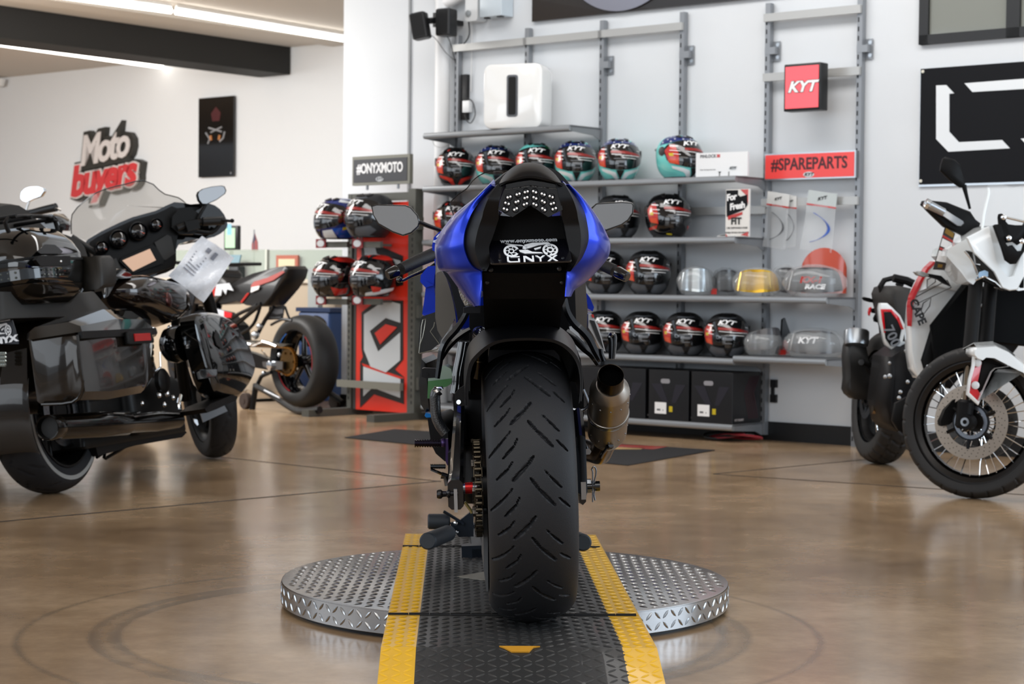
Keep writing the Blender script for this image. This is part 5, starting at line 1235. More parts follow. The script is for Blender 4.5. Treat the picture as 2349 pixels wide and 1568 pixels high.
# heel plate, pegs, shifter
MB().slab(Z2([(480,1200),(500,1200),(510,1410),(495,1440),(478,1400)],.38),(.03,0,0)).build('heel_plate',mat('anodised_purple','3b2b55',.3,.7),bike)
def peg(p,q,r,rings_,mt,nm):
    p,q=V(p),V(q); L=(q-p).length; pr=[(0,0)]
    for k in range(rings_): h=L*k/rings_; e=L/rings_; pr+=[(r,h+e*.05),(r,h+e*.5),(r*.78,h+e*.55),(r*.78,h+e*.95)]
    pr.append((0,L)); MB().lathe(pr,12,p,q-p).build(nm,mt,bike,20)
PG=mat('peg_purple_black','1d1724',.25,.8)
peg(Z2([(200,1238)],.40)[0],Z2([(445,1238)],.40)[0],.0105,11,PG,'foot_peg')
MB().ball(Z2([(462,1232)],.40)[0],(.012,.012,.012),12).build('peg_mount',mat('anodised_purple','3b2b55',.3,.7),bike)
peg(Z2([(342,1446)],.50)[0],Z2([(480,1446)],.50)[0],.0068,9,GLB,'shift_peg')
MB().tube(Z2([(345,1470),(470,1525)],.5),.004,8).tube(Z3([(440,350),(480,360),(500,440)],.3),.009,10).build('shift_lever',GLB,bike)
MB().slab(Z3([(500,150),(560,130),(560,260),(520,380),(500,380)],.2),(.2,-.01,.0)).build('side_stand_mount',ENG,bike)
MB().tube(Z3([(650,590),(700,660),(715,690)],.35),.004,8).build('side_stand_spring',mat('spring_brass','8a7d4f',.35,.8),bike)
# tank, rider area, headstock mass
tk=[[V((.30+.07*i,.145*math.sin(PI*j/12-PI/2)*(1-.08*abs(i-3)),.76+.17*max(0,math.cos((j-6)/6*PI*.49))**.7*(1-.05*(i-3)**2/4))) for j in range(13)] for i in range(8)]
MB().grid(tk,None,.006).build('fuel_tank',BLU2,bike,60)
# ---- front end
FX=1.375
fc=V((FX,.0,.30))
tyre(.30,.216,.06,None,'front_tyre',bike,fc,ns=96,nw=24)
MB().lathe([(.216,-.045),(.2,-.03),(.2,.03),(.216,.045)],40,fc,(0,1,0),cap=False).build('front_rim',WH,bike)
for s in (-1,1):
    MB().cyl((FX,s*.105,.30),(1.08,s*.105,.90),.027,20).build('fork_leg',SAT,bike)
    MB().cyl((FX,s*.07,.30),(FX,s*.075,.30),.155,40).build('front_brake_disc',STL,bike)
MB().grid([[V((FX+.33*math.sin(a),.075*math.sin(b)*1.0,.30+.33*math.cos(a)*(.9+.1*math.cos(b)))) for b in [PI*(-.5+k/8) for k in range(9)]] for a in [-.9+.15*i for i in range(10)]],None,.003).build('front_fender',GLB,bike,60)
MB().box((1.0,-.13,.86),(1.12,.13,.895),bev=.02).build('top_yoke',SAT,bike)
# headlight cowl
hc=[]
for x,w_,z0,z1 in ((1.0,.17,.62,.86),(1.15,.165,.60,.93),(1.32,.12,.62,.93),(1.45,.05,.66,.82)):
    hc.append([V((x,w_*math.cos(a),(z0+z1)/2+(z1-z0)/2*math.sin(a))) for a in [2*PI*k/20 for k in range(20)]])
MB().rings(hc).build('front_cowl',BLU2,bike,50)
# windscreen: clear bubble
GLS=mat('clear_screen','dfe4e6',.02,tr=1,ior=1.1); 
ws=[(560,580),(522,480),(525,440),(600,370),(670,320),(720,255),(790,200),(880,165),(960,158),(1050,163)]
wl=Z(ws,1.18); cy=B(1185,500,1.18).y
top_=[wl[i] for i in range(len(wl))]+[V((p.x,2*cy-p.y,p.z)) for p in reversed(wl[:-1])]
f=[V((1.42,cy+(p.y-cy)*.65,max(.88,p.z-.16))) for p in top_]; b2=[p.lerp(q,.5)+V((0,(p.y-cy)*.12,.03)) for p,q in zip(top_,f)]
GT=mat('screen_tint','2b3036',.05,alpha=.42)
MB().grid([smooth(top_,3),smooth(b2,3),smooth(f,3)],None,.0).build('windscreen',GT,bike,60)
MB().tube(top_,.0018,6,sm=3).build('screen_edge',GLB,bike)
# ---- bars, levers, mirrors
def bar(pts,x,r,nm,mt,sm=0): return MB().tube(Z(pts,x),r,16,sm=sm).build(nm,mt,bike,50)
GRP=mat('grip_rubber','121214',.6,bump=.5,bs=250)
bar([(400,900),(230,970),(80,1045)],[.98,.92,.88],[.0195,.018,.0172],'grip',GRP)
MB().lathe([(.0,0),(.013,.0),(.0155,.006),(.0172,.030),(.0150,.034)],24,Z([(-45,1100)],.86)[0],Z([(80,1042)],.88)[0]-Z([(-45,1100)],.86)[0]).build('bar_end',GLB,bike)
bar([(1850,990),(1990,1055)],[.92,.89],[.017,.0175],'grip',GRP)
m=MB(); a=Z([(2115,1120)],.86)[0]; b=Z([(1985,1050)],.89)[0]; m.lathe([(.0,0),(.012,0),(.0155,.004),(.0175,.035),(.0160,.040)],24,a,b-a).build('bar_end',GLB,bike)
MB().tube(Z([(400,985),(330,1035),(240,1080),(160,1115),(90,1150),(60,1140)],[1.02,1.03,1.03,1.02,1.0,.99]),[.009,.006],10,sm=3,flat=.6).ball(Z([(62,1140)],.99)[0],.009,12).build('clutch_lever',GLB,bike)
MB().box((1.0,.12,.80),(1.06,.22,.86),bev=.01).box((1.0,-.22,.80),(1.06,-.12,.86),bev=.01).build('switch_housing',BLK,bike)
MIR=mat('mirror_glass','c8c8c8',.02,1)
def mirror(outl,glass,stalk,x,sg):
    o=Z(outl,x); c=sum(o,V((0,0,0)))/len(o); fr=[p+V((.03,0,0)) for p in o]; bk=[c+(p-c)*.55+V((.055,0,0)) for p in o]
    h=MB().rings([[c+(p-c)*.97-V((.002,0,0)) for p in o],o,fr,bk]).build('mirror',GLB,bike,40)
    q=Z(glass,x-.004); n=V((-1,.0,.0))
    MB().slab(q,(.002,0,0)).build('mirror_glass',MIR,h)
    MB().tube(Z(stalk,[x+.02,x+.03,x+.05,x-.05]),[.012,.011,.009,.013],10,flat=.6).build('mirror_stalk',BLK,h)
mirror([(-190,475),(-150,465),(120,470),(170,490),(230,560),(247,620),(235,665),(170,725),(95,748),(0,715),(-130,640),(-175,560)],[(-178,485),(-140,474),(115,480),(160,498),(218,565),(235,620),(224,658),(165,712),(95,735),(5,703),(-122,632),(-166,558)],[(230,620),(330,660),(440,700),(520,760)],1.10,1)
mirror([(1780,500),(1830,455),(2060,440),(2155,450),(2170,470),(2165,545),(2120,610),(2060,650),(1920,708),(1850,640)],[(1790,510),(1835,465),(2060,451),(2148,459),(2158,475),(2152,540),(2112,600),(2055,640),(1915,690),(1858,640)],[(1900,700),(1860,690),(1800,720),(1700,760)],1.10,-1)
# front wheel chock that holds the blue bike: tubes with rubber rollers
ch=thing('wheel_chock','black tube wheel chock with rubber rollers under the blue motorcycle','wheel stand',BK.mat())
RUB=mat('roller_rubber','1c232b',.6)
def roller(p,q,r): 
    MB().cyl(V(p),V(q),r,28,ch=.004).build('rubber_roller',RUB,ch)
p=Z3([(318,942)],.62)[0]; q=Z3([(500,870)],.95)[0]
roller(p,q,.0235)
p=Z3([(318,765)],1.0)[0]; q=Z3([(520,765)],1.0)[0]; roller(p,q,.0225)
p=Z3([(1715,955)],.62)[0]; q=Z3([(1560,890)],.95)[0]; roller(p,q,.0235)
m=MB().slab(Z3([(520,780),(600,760),(690,690),(730,640),(730,900),(600,905),(530,830)],.98),(.02,0,0)).build('side_plate',mat('chock_steel','1a222c',.4,.5),ch)
MB().tube(Z3([(460,675),(520,710),(600,760),(640,790)],.97),.009,10,flat=.5).build('foot_lever',mat('chock_steel','1a222c',.4,.5),ch)
MB().lathe([(.006,0),(.006,.01),(0,.012)],14,Z3([(568,778)],.965)[0],(-1,0,0)).lathe([(.005,0),(.005,.01),(0,.012)],14,Z3([(578,858)],.96)[0],(-1,0,0)).build('bolt',CHR,ch)
MB().box((1.02,-.16,-.002+.003),(1.07,.16,.04)).box((1.5,-.16,.001),(1.55,.16,.04)).box((1.02,-.13,.001),(1.55,-.1,.03)).box((1.02,.1,.001),(1.55,.13,.03)).build('base_frame',mat('chock_steel','1a222c',.4,.5),ch)
MB().slab(Z3([(816,697),(853,697),(858,900),(862,1385),(846,1398),(822,1200)],.02),(.30,0,0)).build('guide_plate',mat('guide_grey','47484a',.6),ch)
# ---------------- generic tracing helper
class Tr:
    def __init__(s,fr,ox,oy,k): s.f,s.ox,s.oy,s.k=fr,ox,oy,k
    def __call__(s,pts,a,v):
        return [s.f.px(s.ox+p[0]/s.k,s.oy+p[1]/s.k,a,(v[i] if isinstance(v,(list,tuple)) else v)) for i,p in enumerate(pts)]
    def one(s,p,a,v): return s([p],a,v)[0]
def frame2(r,f,lean,z=0):
    o=FL(*r,z); g=FL(*f,z); d=g-o; a=math.atan2(d.y,d.x)
    return Fr(o,Matrix.Rotation(a,3,'Z')@Matrix.Rotation(-rad(lean),3,'X'))
def yslab(P,d): return MB().slab(P,(0,d,0))
def softslab(P,d,ch=.012,ax=1):
    """outline slab with a chamfered rim: traced face, real depth"""
    c=sum(P,V((0,0,0)))/len(P); s=1 if d>0 else -1; o=V((0,0,0)); o[ax]=1
    ins=lambda k:[c+(p-c)*k for p in P]
    r=max((p-c).length for p in P); k=max(.5,1-ch/r)
    return MB().rings([[p for p in ins(k)],[p+o*s*ch*.6 for p in P],[p+o*(d-s*ch*.6) for p in P],[p+o*d for p in ins(k)]])
def spokes_wheel(par,c,R,w,n,mt,nm='wheel_rim',ax=V((0,1,0)),hub=.045,r=.009,wire=False,off=None):
    u=V((0,0,1))-ax*ax.z; u.normalize(); v=ax.cross(u)
    m=MB().lathe([(R,-w),(R*1.04,-w),(R*.93,-w*.6),(R*.92,w*.6),(R*1.04,w),(R,w),(R*.88,w*.5),(R*.88,-w*.5)],48,c,ax,cap=False)
    m.cyl(c-ax*w*.9,c+ax*w*.9,hub,24)
    if not wire:
        for k in range(n):
            a=2*PI*k/n; d=u*math.cos(a)+v*math.sin(a); m.tube([c+d*hub*.8,c+d*R*.92],[r*1.5,r],8,flat=1)
    o=m.build(nm,mt,par,50)
    if wire:
        q=MB()
        for k in range(n):
            a=2*PI*k/n; b=a+(.35 if k%2 else -.35); s=1 if (k//2)%2 else -1
            p=c+ax*s*w*.8+(u*math.cos(a)+v*math.sin(a))*hub; e=c+ax*s*w*.15+(u*math.cos(b)+v*math.sin(b))*R*.9
            q.tube([p,e],r,5)
        q.build('wire_spokes',CHR,o)
    return o
def disc(par,c,R,ax,mt,nm='brake_disc',r0=.68,holes=30):
    u=V((0,0,1))-ax*ax.z; u.normalize(); v=ax.cross(u)
    o=MB().lathe([(R*r0,-.0025),(R,-.0025),(R,.0025),(R*r0,.0025),(R*r0,-.0025)],64,c,ax,cap=False).build(nm,mt,par,40)
    m=MB()
    for k in range(holes):
        for j,rr in enumerate((.76,.84,.92)):
            a=2*PI*(k+j/3)/holes; p=c+(u*math.cos(a)+v*math.sin(a))*R*rr; m.cyl(p-ax*.0032,p+ax*.0032,R*.014,6)
    m.build('drilled_holes',DK,o)
    m=MB().lathe([(R*.36,-.004),(R*.5,-.004),(R*.5,.004),(R*.36,.004),(R*.36,-.004)],32,c,ax,cap=False)
    for k in range(6):
        a=2*PI*k/6; d=u*math.cos(a)+v*math.sin(a); m.tube([c+d*R*.45,c+d*R*.72],R*.05,6)
    m.build('disc_carrier',SAT,o); return o
# ---------------- black touring motorcycle at the left
HK=frame2((128,1130),(490,1053),9)
hd=thing('touring_motorcycle','large black touring motorcycle with top box and dark windshield, seen from behind','motorcycle',HK.mat())
h5=Tr(HK,0,380,3.915); h6=Tr(HK,0,740,3.733); hp=Tr(HK,0,0,1)
BRZ=mat('gloss_black_pearl','0d0b09',.1,coat=.9); HB=mat('touring_gloss_black','060606',.07,coat=.9); HV=mat('pad_vinyl','17140f',.5,bump=.15,bs=120); HM=mat('touring_satin','0b0b0b',.4,.1,ior=1.3)
HPM=mat('bronze_pearl_paint','1d1813',.12,.3,coat=.5,ior=1.35)
HG=[(0,.05,-.06,-.42,.0035),(.0,-.5,-.04,-.9,.003),(.07,-.05,.01,.42,.0035),(.07,.5,.03,.9,.003)]
tyre(.33,.235,.092,HG,'rear_tyre',hd,V((0,0,.33)),pitch=.15,ns=260,nw=44)
spokes_wheel(hd,V((0,0,.33)),.225,.085,10,HM,'rear_wheel_rim')
MB().lathe([(.268,0),(.285,0),(.285,.002),(.268,.002)],64,(0,-.0915,.33),(0,-1,0),cap=False).build('tyre_white_line',mat('tyre_line_grey','8d8d8a',.5),hd)
disc(hd,V((0,-.075,.33)),.145,V((0,1,0)),STL,'rear_brake_disc',holes=20)
# rear fender
g_=[]
for i in range(14):
    a=rad(-115+12*i); r=.375; g_.append([V((r*math.sin(a),(.145)*math.sin(b),.33+r*math.cos(a)*1.0+.02*(math.cos(b)))) for b in [PI*(-.5+k/10) for k in range(11)]])
g_=[[V((p.x,p.y,p.z-.0)) for p in r] for r in g_]
MB().grid(g_,None,.004).build('rear_fender',HPM,hd,60)
MB().slab(h6([(0,480),(40,260),(230,215),(235,640),(210,790),(0,825)],0,-.36),(.10,0,0)).build('fender_extension',HPM,hd,40)
# licence plate and led lamp
plx=h5.one((20,1460),0,-.46)
t_=MB().slab(h5([(-60,1350),(110,1385),(165,1560),(170,1600),(-60,1600)],0,-.46)+[],(.004,0,0)).build('licence_plate',mat('plate_navy','10151f',.25,coat=.4),hd)
WX=Matrix((V((0,-1,0)),V((0,0,1)),V((-1,0,0)))).transposed().to_4x4(); WX.translation=plx
q=MB(); T=WX@Matrix.Translation((.0,-.0,.003)); bike_art(q,T@Matrix.Translation((-.01,-.005,0)),.85); q.text('www.onyxmoto.com',.014,T@Matrix.Translation((-.02,.030,.001)),.0003,.0003).text('ONYX',.032,T@Matrix.Translation((-.01,-.046,.001)),.0003,.002,0,1,'CENTER',1.5).build('plate_print',PW,t_)
m=MB(); 
for i in range(3):
    for j in range(4): p=h6.one((5+i*18,265+j*32),0,-.42); m.ball(p,.008,8)
m.build('rear_lamp_led',mat('lamp_glass','8c9490',.1,.4),hd)
# top box
TB=MB(); R=[]
x0,x1=-.47,.02; zb,zt_=.80,1.055
for z_,i,mk in ((zb,.05,0),(zb+.03,.012,0),(zb+.10,.0,0),(zb+.15,.004,0),(zb+.20,.03,0),(zt_,.08,0)):
    R.append([V((x,y,z_)) for x,y in rrect(x0+i,-.30+i,x1-i*.3,.30-i,.11,6)])
tb=TB.rings(R).build('top_box',HB,hd,50)
R=[[V((x,y,z_)) for x,y in rrect(x0+i,-.30+i,x1-i*.3,.30-i,.11,6)] for z_,i in ((zb-.045,.07),(zb+.0,.02),(zb+.028,.010))]
MB().rings(R).build('lower_shell',HPM,tb,50)
R=[[V((x,y,z_)) for x,y in rrect(x0-.004,-.304,x1,.304,.114,6)] for z_ in (zb+.118,zb+.128)]
MB().rings(R).build('lid_seam',HM,tb)
m=MB(); R=[[V((x,y,z_)) for x,y in rrect(x0-.002,-.303,-.20,.303,.112,6)] for z_ in (zb+.045,zb+.085)]
m.rings(R).build('led_bar',mat('smoked_led_bar','23272a',.1,coat=.5),tb)
m=MB()
for k in range(16): 
    for j in (0,1): m.ball((x0-.001+.0*k,-.22+.03*k,zb+.055+.02*j),.005,8)
for k in range(5):
    for j in (0,1): m.ball((-.40+.03*k,-.303,zb+.055+.02*j),.005,8)
m.build('led',mat('led_dim','5a605e',.2,.5),tb)
la=h5([(290,850),(320,812),(440,815),(600,815),(602,900),(400,905),(330,905)],1,-.305); yslab(la,-.016).build('latch',HM,tb)
MB().ball(h5.one((545,858),1,-.322),.006,10).build('key_lock',CHR,tb)
yslab(h5([(330,770),(400,705),(490,710),(560,770),(540,790),(360,790)],1,-.303),-.003).build('side_badge',mat('badge_dark_chrome','3a3a3a',.15,.9),tb)
m=MB().text('DK CUSTOM',.016,Matrix.Translation(h5.one((70,845),0,-.475))@WX.to_3x3().to_4x4(),.0004,.0003,.2).build('box_lettering',PW,tb) if False else None
# luggage rails on the box
m=MB()
for y_ in (-.2,0,.2): m.tube([(-.44,y_,zt_-.02),(-.43,y_,zt_+.035),(-.1,y_,zt_+.05),(-.05,y_,zt_)],.009,8,sm=3)
for x_ in (-.42,-.3,-.12): m.tube([(x_,-.23,zt_+.04),(x_,.23,zt_+.04)],.008,8)
m.build('luggage_rail',HM,hd)
# backrest pads
P=h5([(-200,520),(-160,380),(0,330),(60,324),(150,332),(235,385),(330,475),(420,560),(500,592),(620,625),(740,672),(800,745),(830,835),(760,835),(690,825),(600,720),(480,640),(150,600),(-200,600)],1,-.05)
softslab(P,.30,.05).build('backrest_pad',HV,hd,60)
P=h5([(690,835),(825,832),(868,935),(862,1110),(720,1132)],1,-.26); softslab(P,-.10+.0,.03).build('armrest_pad',HV,hd,60)
P=h5([(0,1380),(0,1120),(700,1140),(860,1120),(1040,1330),(800,1335),(640,1360)],1,-.18); softslab(P,.36,.04).build('seat',HV,hd,60)
# saddle bag
def bag(sg,nm):
    R=[]
    for x,z0,z1,y0,y1 in ((-.50,.385,.60,.27,.43),(-.485,.355,.625,.245,.455),(-.30,.345,.645,.24,.47),(0,.355,.635,.24,.47),(.10,.385,.625,.25,.46),(.125,.42,.60,.27,.44)):
        R.append([V((x,sg*b,a)) for a,b in ((z0+.02,y0),(z0,y0+.02),(z0,y1-.03),(z0+.03,y1-.005),(z1-.07,y1),(z1-.02,y1-.01),(z1,y1-.04),(z1,y0))])
    b=MB().rings(R).build(nm,HPM,hd,35)
    R=[]
    for x,z1,y0,y1 in ((-.51,.61,.25,.46),(-.49,.655,.24,.475),(-.2,.70,.25,.475),(.05,.69,.25,.475),(.14,.63,.26,.465)):
        zz=min(.61,.61); R.append([V((x,sg*b_,a)) for a,b_ in ((zz,y0),(zz,y1),(zz+(z1-zz)*.5,y1-.004),(z1-.0,y1-.05),(z1,y0+.04),(zz+(z1-zz)*.5,y0))])
    l=MB().rings(R).build('bag_lid',HB,b,35)
    for s_ in (0,):
        MB().box((-.50,sg*.462,.585),(.14,sg*.480,.612)).build('lid_band',HM,b)
    MB().box((-.16,sg*.478,.55),(.06,sg*.498,.60),bev=.006).build('reflector_housing',HM,b); MB().box((-.11,sg*.497,.56),(.03,sg*.503,.59)).build('red_reflector',mat('reflector_red','a30f0c',.1,coat=.5,em=.05),b)
    MB().tube([V((-.505,sg*.462,.60)),V((-.515,sg*.462,.48)),V((-.51,sg*.455,.40)),V((-.50,sg*.40,.352)),V((-.5,sg*.27,.36))],.006,8,sm=3).build('bag_edge',HPM,b)
    MB().slab([(-.08,sg*.36,.7005),(.04,sg*.34,.7),(.02,sg*.42,.699),(-.09,sg*.43,.699)],(0,0,.002)).build('lid_badge',mat('badge_dark_chrome','3a3a3a',.15,.9),l)
bag(-1,'saddle_bag'); bag(1,'saddle_bag')
m=MB().slab(h6([(340,265),(680,160),(700,200),(355,285)],0,-.40),(.02,0,0)).build('turn_light_bar',mat('smoked_led_bar','23272a',.1),hd)
q=MB()
for k in range(7): q.ball(h6.one((395+k*47,243-k*13),0,-.405),.005,8)
q.build('led',mat('led_dim','5a605e',.2,.5),m)
# exhaust
pb=h6.one((405,897),1,-.34); pe=h6.one((1520,830),1,-.28); d=(pe-pb); L=d.length
m=MB().lathe([(.040,.03),(.042,0),(.047,-.002),(.049,.01),(.049,.07),(.046,.075),(.047,.08),(.052,L*.35),(.052,L*.55),(.044,L*.57),(.044,L*.8),(.035,L)],32,pb,d,cap=False).build('exhaust_muffler',mat('black_chrome','1b1917',.08,.9),hd,50)
MB().lathe([(.04,.03),(0,.03)],32,pb,d,cap=False).build('muffler_inside',DK,m)
pb2=V((pb.x+.05,-pb.y,pb.z)); MB().lathe([(.049,0),(.049,.5),(.04,.9)],24,pb2,d).build('exhaust_muffler',mat('black_chrome','1b1917',.08,.9),hd)
# frame and engine
MB().box((.05,-.13,.16),(1.05,.13,.22),bev=.02).build('lower_frame',HM,hd)
MB().box((.15,-.12,.20),(.55,.12,.45),bev=.03).build('gearbox',HM,hd)
en=MB().box((.45,-.17,.18),(.98,.17,.42),bev=.05).build('engine_crankcase',HM,hd)
for s_,nm in ((-.35,'cylinder'),(.35,'cylinder')):
    c=V((.72+s_*.45,0,.40)); dd=V((s_*.9,0,1)).normalized(); m=MB(); pr=[(0,0)]
    for k in range(9): pr+=[(.072,.03*k),(.072,.03*k+.012),(.058,.03*k+.013),(.058,.03*k+.028)]
    pr+=[(.06,.27),(.06,.33),(0,.34)]; m.lathe(pr,24,c,dd).build(nm,HM,hd,30)
m=MB(); c=h6.one((1405,200),1,-.20); m.lathe([(.0,-.0),(.05,0),(.075,.02),(.085,.06),(.08,.09),(.0,.10)],28,c,(0,-1,.0)).build('air_cleaner',HB,hd,50)
for p in ((1335,150),(1450,60),(1500,150),(1500,230),(1380,180)): pass
m=MB()
for p,r in (((1300,80),.025),((1455,40),.012),((1508,152),.006),((1498,225),.006),((1425,605),.016),((1360,620),.014),((1405,700),.012),((1480,640),.012),((1195,570),.014),((1215,690),.01),((2000,450),.004)):
    m.ball(h6.one(p,1,-.24),r,10)
m.build('bolt_head',CHR,hd)
c=h6.one((1370,500),1,-.24); MB().lathe([(0,0),(.055,0),(.055,.02),(.045,.028),(0,.03)],28,c,(0,-1,0)).build('engine_cover',HM,hd,40)
m=MB().tube(h6([(1300,150),(1280,330),(1255,520)],1,-.26),.005,8).tube(h6([(1370,250),(1375,380),(1330,420)],1,-.26),.005,8).tube(h6([(1190,420),(1250,510)],1,-.22),.010,8).tube(h6([(1190,300),(1240,430)],1,-.22),.008,8)
m.build('push_rod',CHR,hd)
# tank
tkp=[(930,1130),(960,1060),(1040,1010),(1120,990),(1200,1000),(1300,1030),(1440,1068),(1510,1120),(1552,1200),(1556,1300),(1540,1370),(1400,1450),(1280,1400),(1120,1330),(1000,1270)]
P=h5(tkp,1,-.02); c=sum(P,V((0,0,0)))/len(P); R=[]
for y_,k in ((-.165,.45),(-.15,.72),(-.10,.92),(-.02,1.0),(.06,.95),(.12,.75),(.15,.4)): R.append([V((c.x+(p.x-c.x)*k,y_,c.z+(p.z-c.z)*k)) for p in smooth(P,2,True)])
tk_=MB().rings(R).build('fuel_tank',mat('bronze_tank','1d1510',.1,.3,coat=.9),hd,60)
MB().ball(h5.one((1515,1200),1,-.165),(.03,.01,.035),12).build('tank_emblem',mat('emblem_copper','4a2622',.2,.7),tk_)
softslab(h5([(975,990),(1000,945),(1070,915),(1150,925),(1200,970),(1195,1005),(1060,1015),(960,1190),(935,1120)],1,-.10),.14,.02).build('tank_console',HB,hd,50)
# leg fairing, floorboard
P=h6([(1500,-30),(1560,-60),(1700,-50),(1830,20),(1880,120),(1950,220),(1990,330),(2010,420),(1990,500),(1950,570),(1850,680),(1700,640),(1640,560),(1560,300),(1510,100)],1,-.30)
P=smooth(P,3,True); lf_=softslab(P,-.12,.04).build('leg_fairing',HB,hd,50)
yslab(h6([(1840,60),(1870,100),(1900,230),(1850,190),(1830,120)],1,-.425),-.004).build('fairing_vent',DK,lf_)
softslab(h6([(1655,430),(1680,405),(1825,400),(1830,440),(1815,470),(1670,490)],1,-.425),-.02,.008).build('fairing_pocket',HB,lf_)
P=h6([(1500,-30),(1560,-60),(1700,-50),(1830,20),(1950,220),(2010,420),(1950,570),(1850,680),(1640,560),(1510,100)],1,-.30); P=[V((p.x,.28,p.z)) for p in P]; softslab(P,.12,.04).build('leg_fairing',HB,hd,50)
yslab(h6([(1540,765),(1600,720),(1780,650),(1830,660),(1820,690),(1640,770),(1560,800)],1,-.30),-.12).build('floorboard',HM,hd)
MB().tube(h6([(1535,740),(1530,690),(1545,620)],1,-.42),.009,8).build('chrome_guard',CHR,hd)
yslab(h6([(820,1060),(1060,960),(1560,890),(1600,940),(1560,980),(1160,1050),(840,1140)],1,-.12),.22).build('frame_rail',HM,hd)
MB().tube(h6([(830,1150),(900,1110),(890,1150),(905,1160),(1060,1070)],1,-.02),.008,8).build('side_stand',HM,hd)
# ---- steered front end
th=rad(38); HR=HK.R@Matrix.Rotation(th,3,'Z'); HF=Fr(HK.w((1.48,0,0)),HR); f5=Tr(HF,0,380,3.915); f6=Tr(HF,0,740,3.733)
HL=HK.R.transposed()@HR
def to_body(mb): mb.v=[HL@p+V((1.48,0,0)) for p in mb.v]; return mb
def fb(mb,nm,mt,par=hd,ang=50): return to_body(mb).build(nm,mt,par,ang)
c=HF.px(478,905,0,.10); wc=V((.10,c.y,.31)); wcb=HL@wc+V((1.48,0,0)); wax=(HL@V((0,1,0))).normalized()
tyre(.305,.22,.066,[(a,b,c_,d_,e*.8) for a,b,c_,d_,e in HG],'front_tyre',hd,wcb,ax=wax,pitch=.14,ns=200,nw=36)
spokes_wheel(hd,wcb,.21,.055,10,HM,'front_wheel_rim',ax=wax)
g_=[]
for i in range(13):
    a=rad(-85+13*i); g_.append([HL@(wc+V((.335*math.sin(a),.082*math.sin(b),.335*math.cos(a)+.012*math.cos(b))))+V((1.48,0,0)) for b in [PI*(-.5+k/8) for k in range(9)]])
MB().grid(g_,None,.004).build('front_fender',HPM,hd,60)
fb(MB().slab(f6([(1715,770),(1720,700),(1890,655),(1950,755),(1740,852)],0,-.26),(.01,0,0)),'fender_flap',mat('flap_grey','6b6d70',.3,.3))
fb(MB().slab(f6([(1660,820),(1690,830),(1700,870),(1690,880),(1665,850)],0,-.05),(.01,0,0)),'axle_cap',CHR)
for y_ in (-.12,.12): fb(MB().cyl(wc+V((-.02,y_,0)),V((-.16,y_*.6,.88)),.03,16),'fork_leg',HM)
# inner fairing
dash=f5([(800,690),(870,640),(1000,575),(1200,485),(1400,430),(1470,400),(1540,362),(1590,380),(1720,368),(1790,372),(1600,600),(1572,790),(1555,905),(1400,960),(1200,1010),(1060,1010),(930,950),(870,900),(840,830)],0,-.10)
fb(MB().slab(dash,(.16,0,0)),'inner_fairing',HM)
R=[]
for x_,k in ((-.13,.0),(-.02,.05),(.12,.0),(.26,-.22),(.34,-.55)):
    P=f5([(790,700),(870,630),(1000,560),(1200,470),(1400,415),(1560,340),(1700,360),(1850,350),(1950,400),(2010,500),(2000,575),(1900,640),(1800,650),(1600,700),(1575,800),(1560,910),(1400,975),(1200,1025),(1050,1020),(900,950),(830,840)],0,-.02)
    c_=sum(P,V((0,0,0)))/len(P); R.append([V((x_,c_.y+(p.y-c_.y)*(1+k),c_.z+(p.z-c_.z)*(1+k*.9))) for p in smooth(P,2,True)])
fb(MB().rings(R[1:]),'outer_fairing',HB)
def gauge(cx,cy,r):
    p=f5.one((cx,cy),0,-.115); k=r/3.915/FPX*8.9
    o=fb(MB().lathe([(k*.9,0),(k,.0),(k,.03),(k*.9,.035),(k*.88,.012),(0,.012)],28,p,(-1,0,.12)),'gauge',mat('gauge_ring','1a1a1c',.15,.6))
    n=MB().lathe([(k*.87,0),(k*.6,.012),(k*.3,.018),(0,.02)],24,p+V((-.026,0,.003)),(-1,0,.12)); fb(n,'gauge_glass',mat('gauge_glass','08080a',.03,coat=.5),o)
    fb(MB().slab([p+V((-.047,.0,.0)),p+V((-.047,-k*.5,-k*.25)),p+V((-.047,-k*.45,-k*.33))],(-.002,0,0)),'needle',mat('needle_orange','c0502a',.4),o)
for a in ((910,745,62),(1060,668,86),(1235,598,86),(1395,542,60)): gauge(*a)
s_=fb(MB().slab(f5([(1070,860),(1090,830),(1370,710),(1400,730),(1470,850),(1460,880),(1200,965),(1170,960)],0,-.112),(-.012,0,0)),'radio_unit',HM)
fb(MB().slab(f5([(1098,850),(1345,745),(1400,848),(1195,948)],0,-.126),(-.003,0,0)),'radio_screen',mat('radio_screen','c9a48a',.08,em=.5),s_)
fb(MB().slab(f5([(905,890),(1040,830),(1100,960),(960,980),(920,940)],0,-.108),(-.008,0,0)),'speaker_grille',HV); fb(MB().slab(f5([(1385,690),(1500,620),(1535,640),(1570,790),(1480,850),(1450,830)],0,-.108),(-.008,0,0)),'speaker_grille',HV)
fb(MB().slab(f5([(1530,560),(1535,460),(1590,400),(1700,380),(1790,450),(1780,560),(1730,620),(1600,620)],0,-.11),(-.03,0,0)),'fairing_pod',HM)
ws_=f5([(632,620),(634,500),(645,440),(700,370),(800,285),(880,230),(960,195),(1060,165),(1150,145),(1250,118),(1320,115),(1400,150),(1450,205),(1500,245),(1560,264),(1610,282),(1645,310),(1680,348),(1590,382),(1540,362),(1400,425),(1200,478),(1000,565),(860,632),(800,685)],0,.02)
c_=sum(ws_,V((0,0,0)))/len(ws_)
WSM=mat('tinted_windshield','8c867c',.04,alpha=.45)
def curv(P): return [V((.03+ .06-.9*(p.y-c_.y)**2-.35*(p.z-c_.z)*-.3,p.y,p.z)) for p in P]
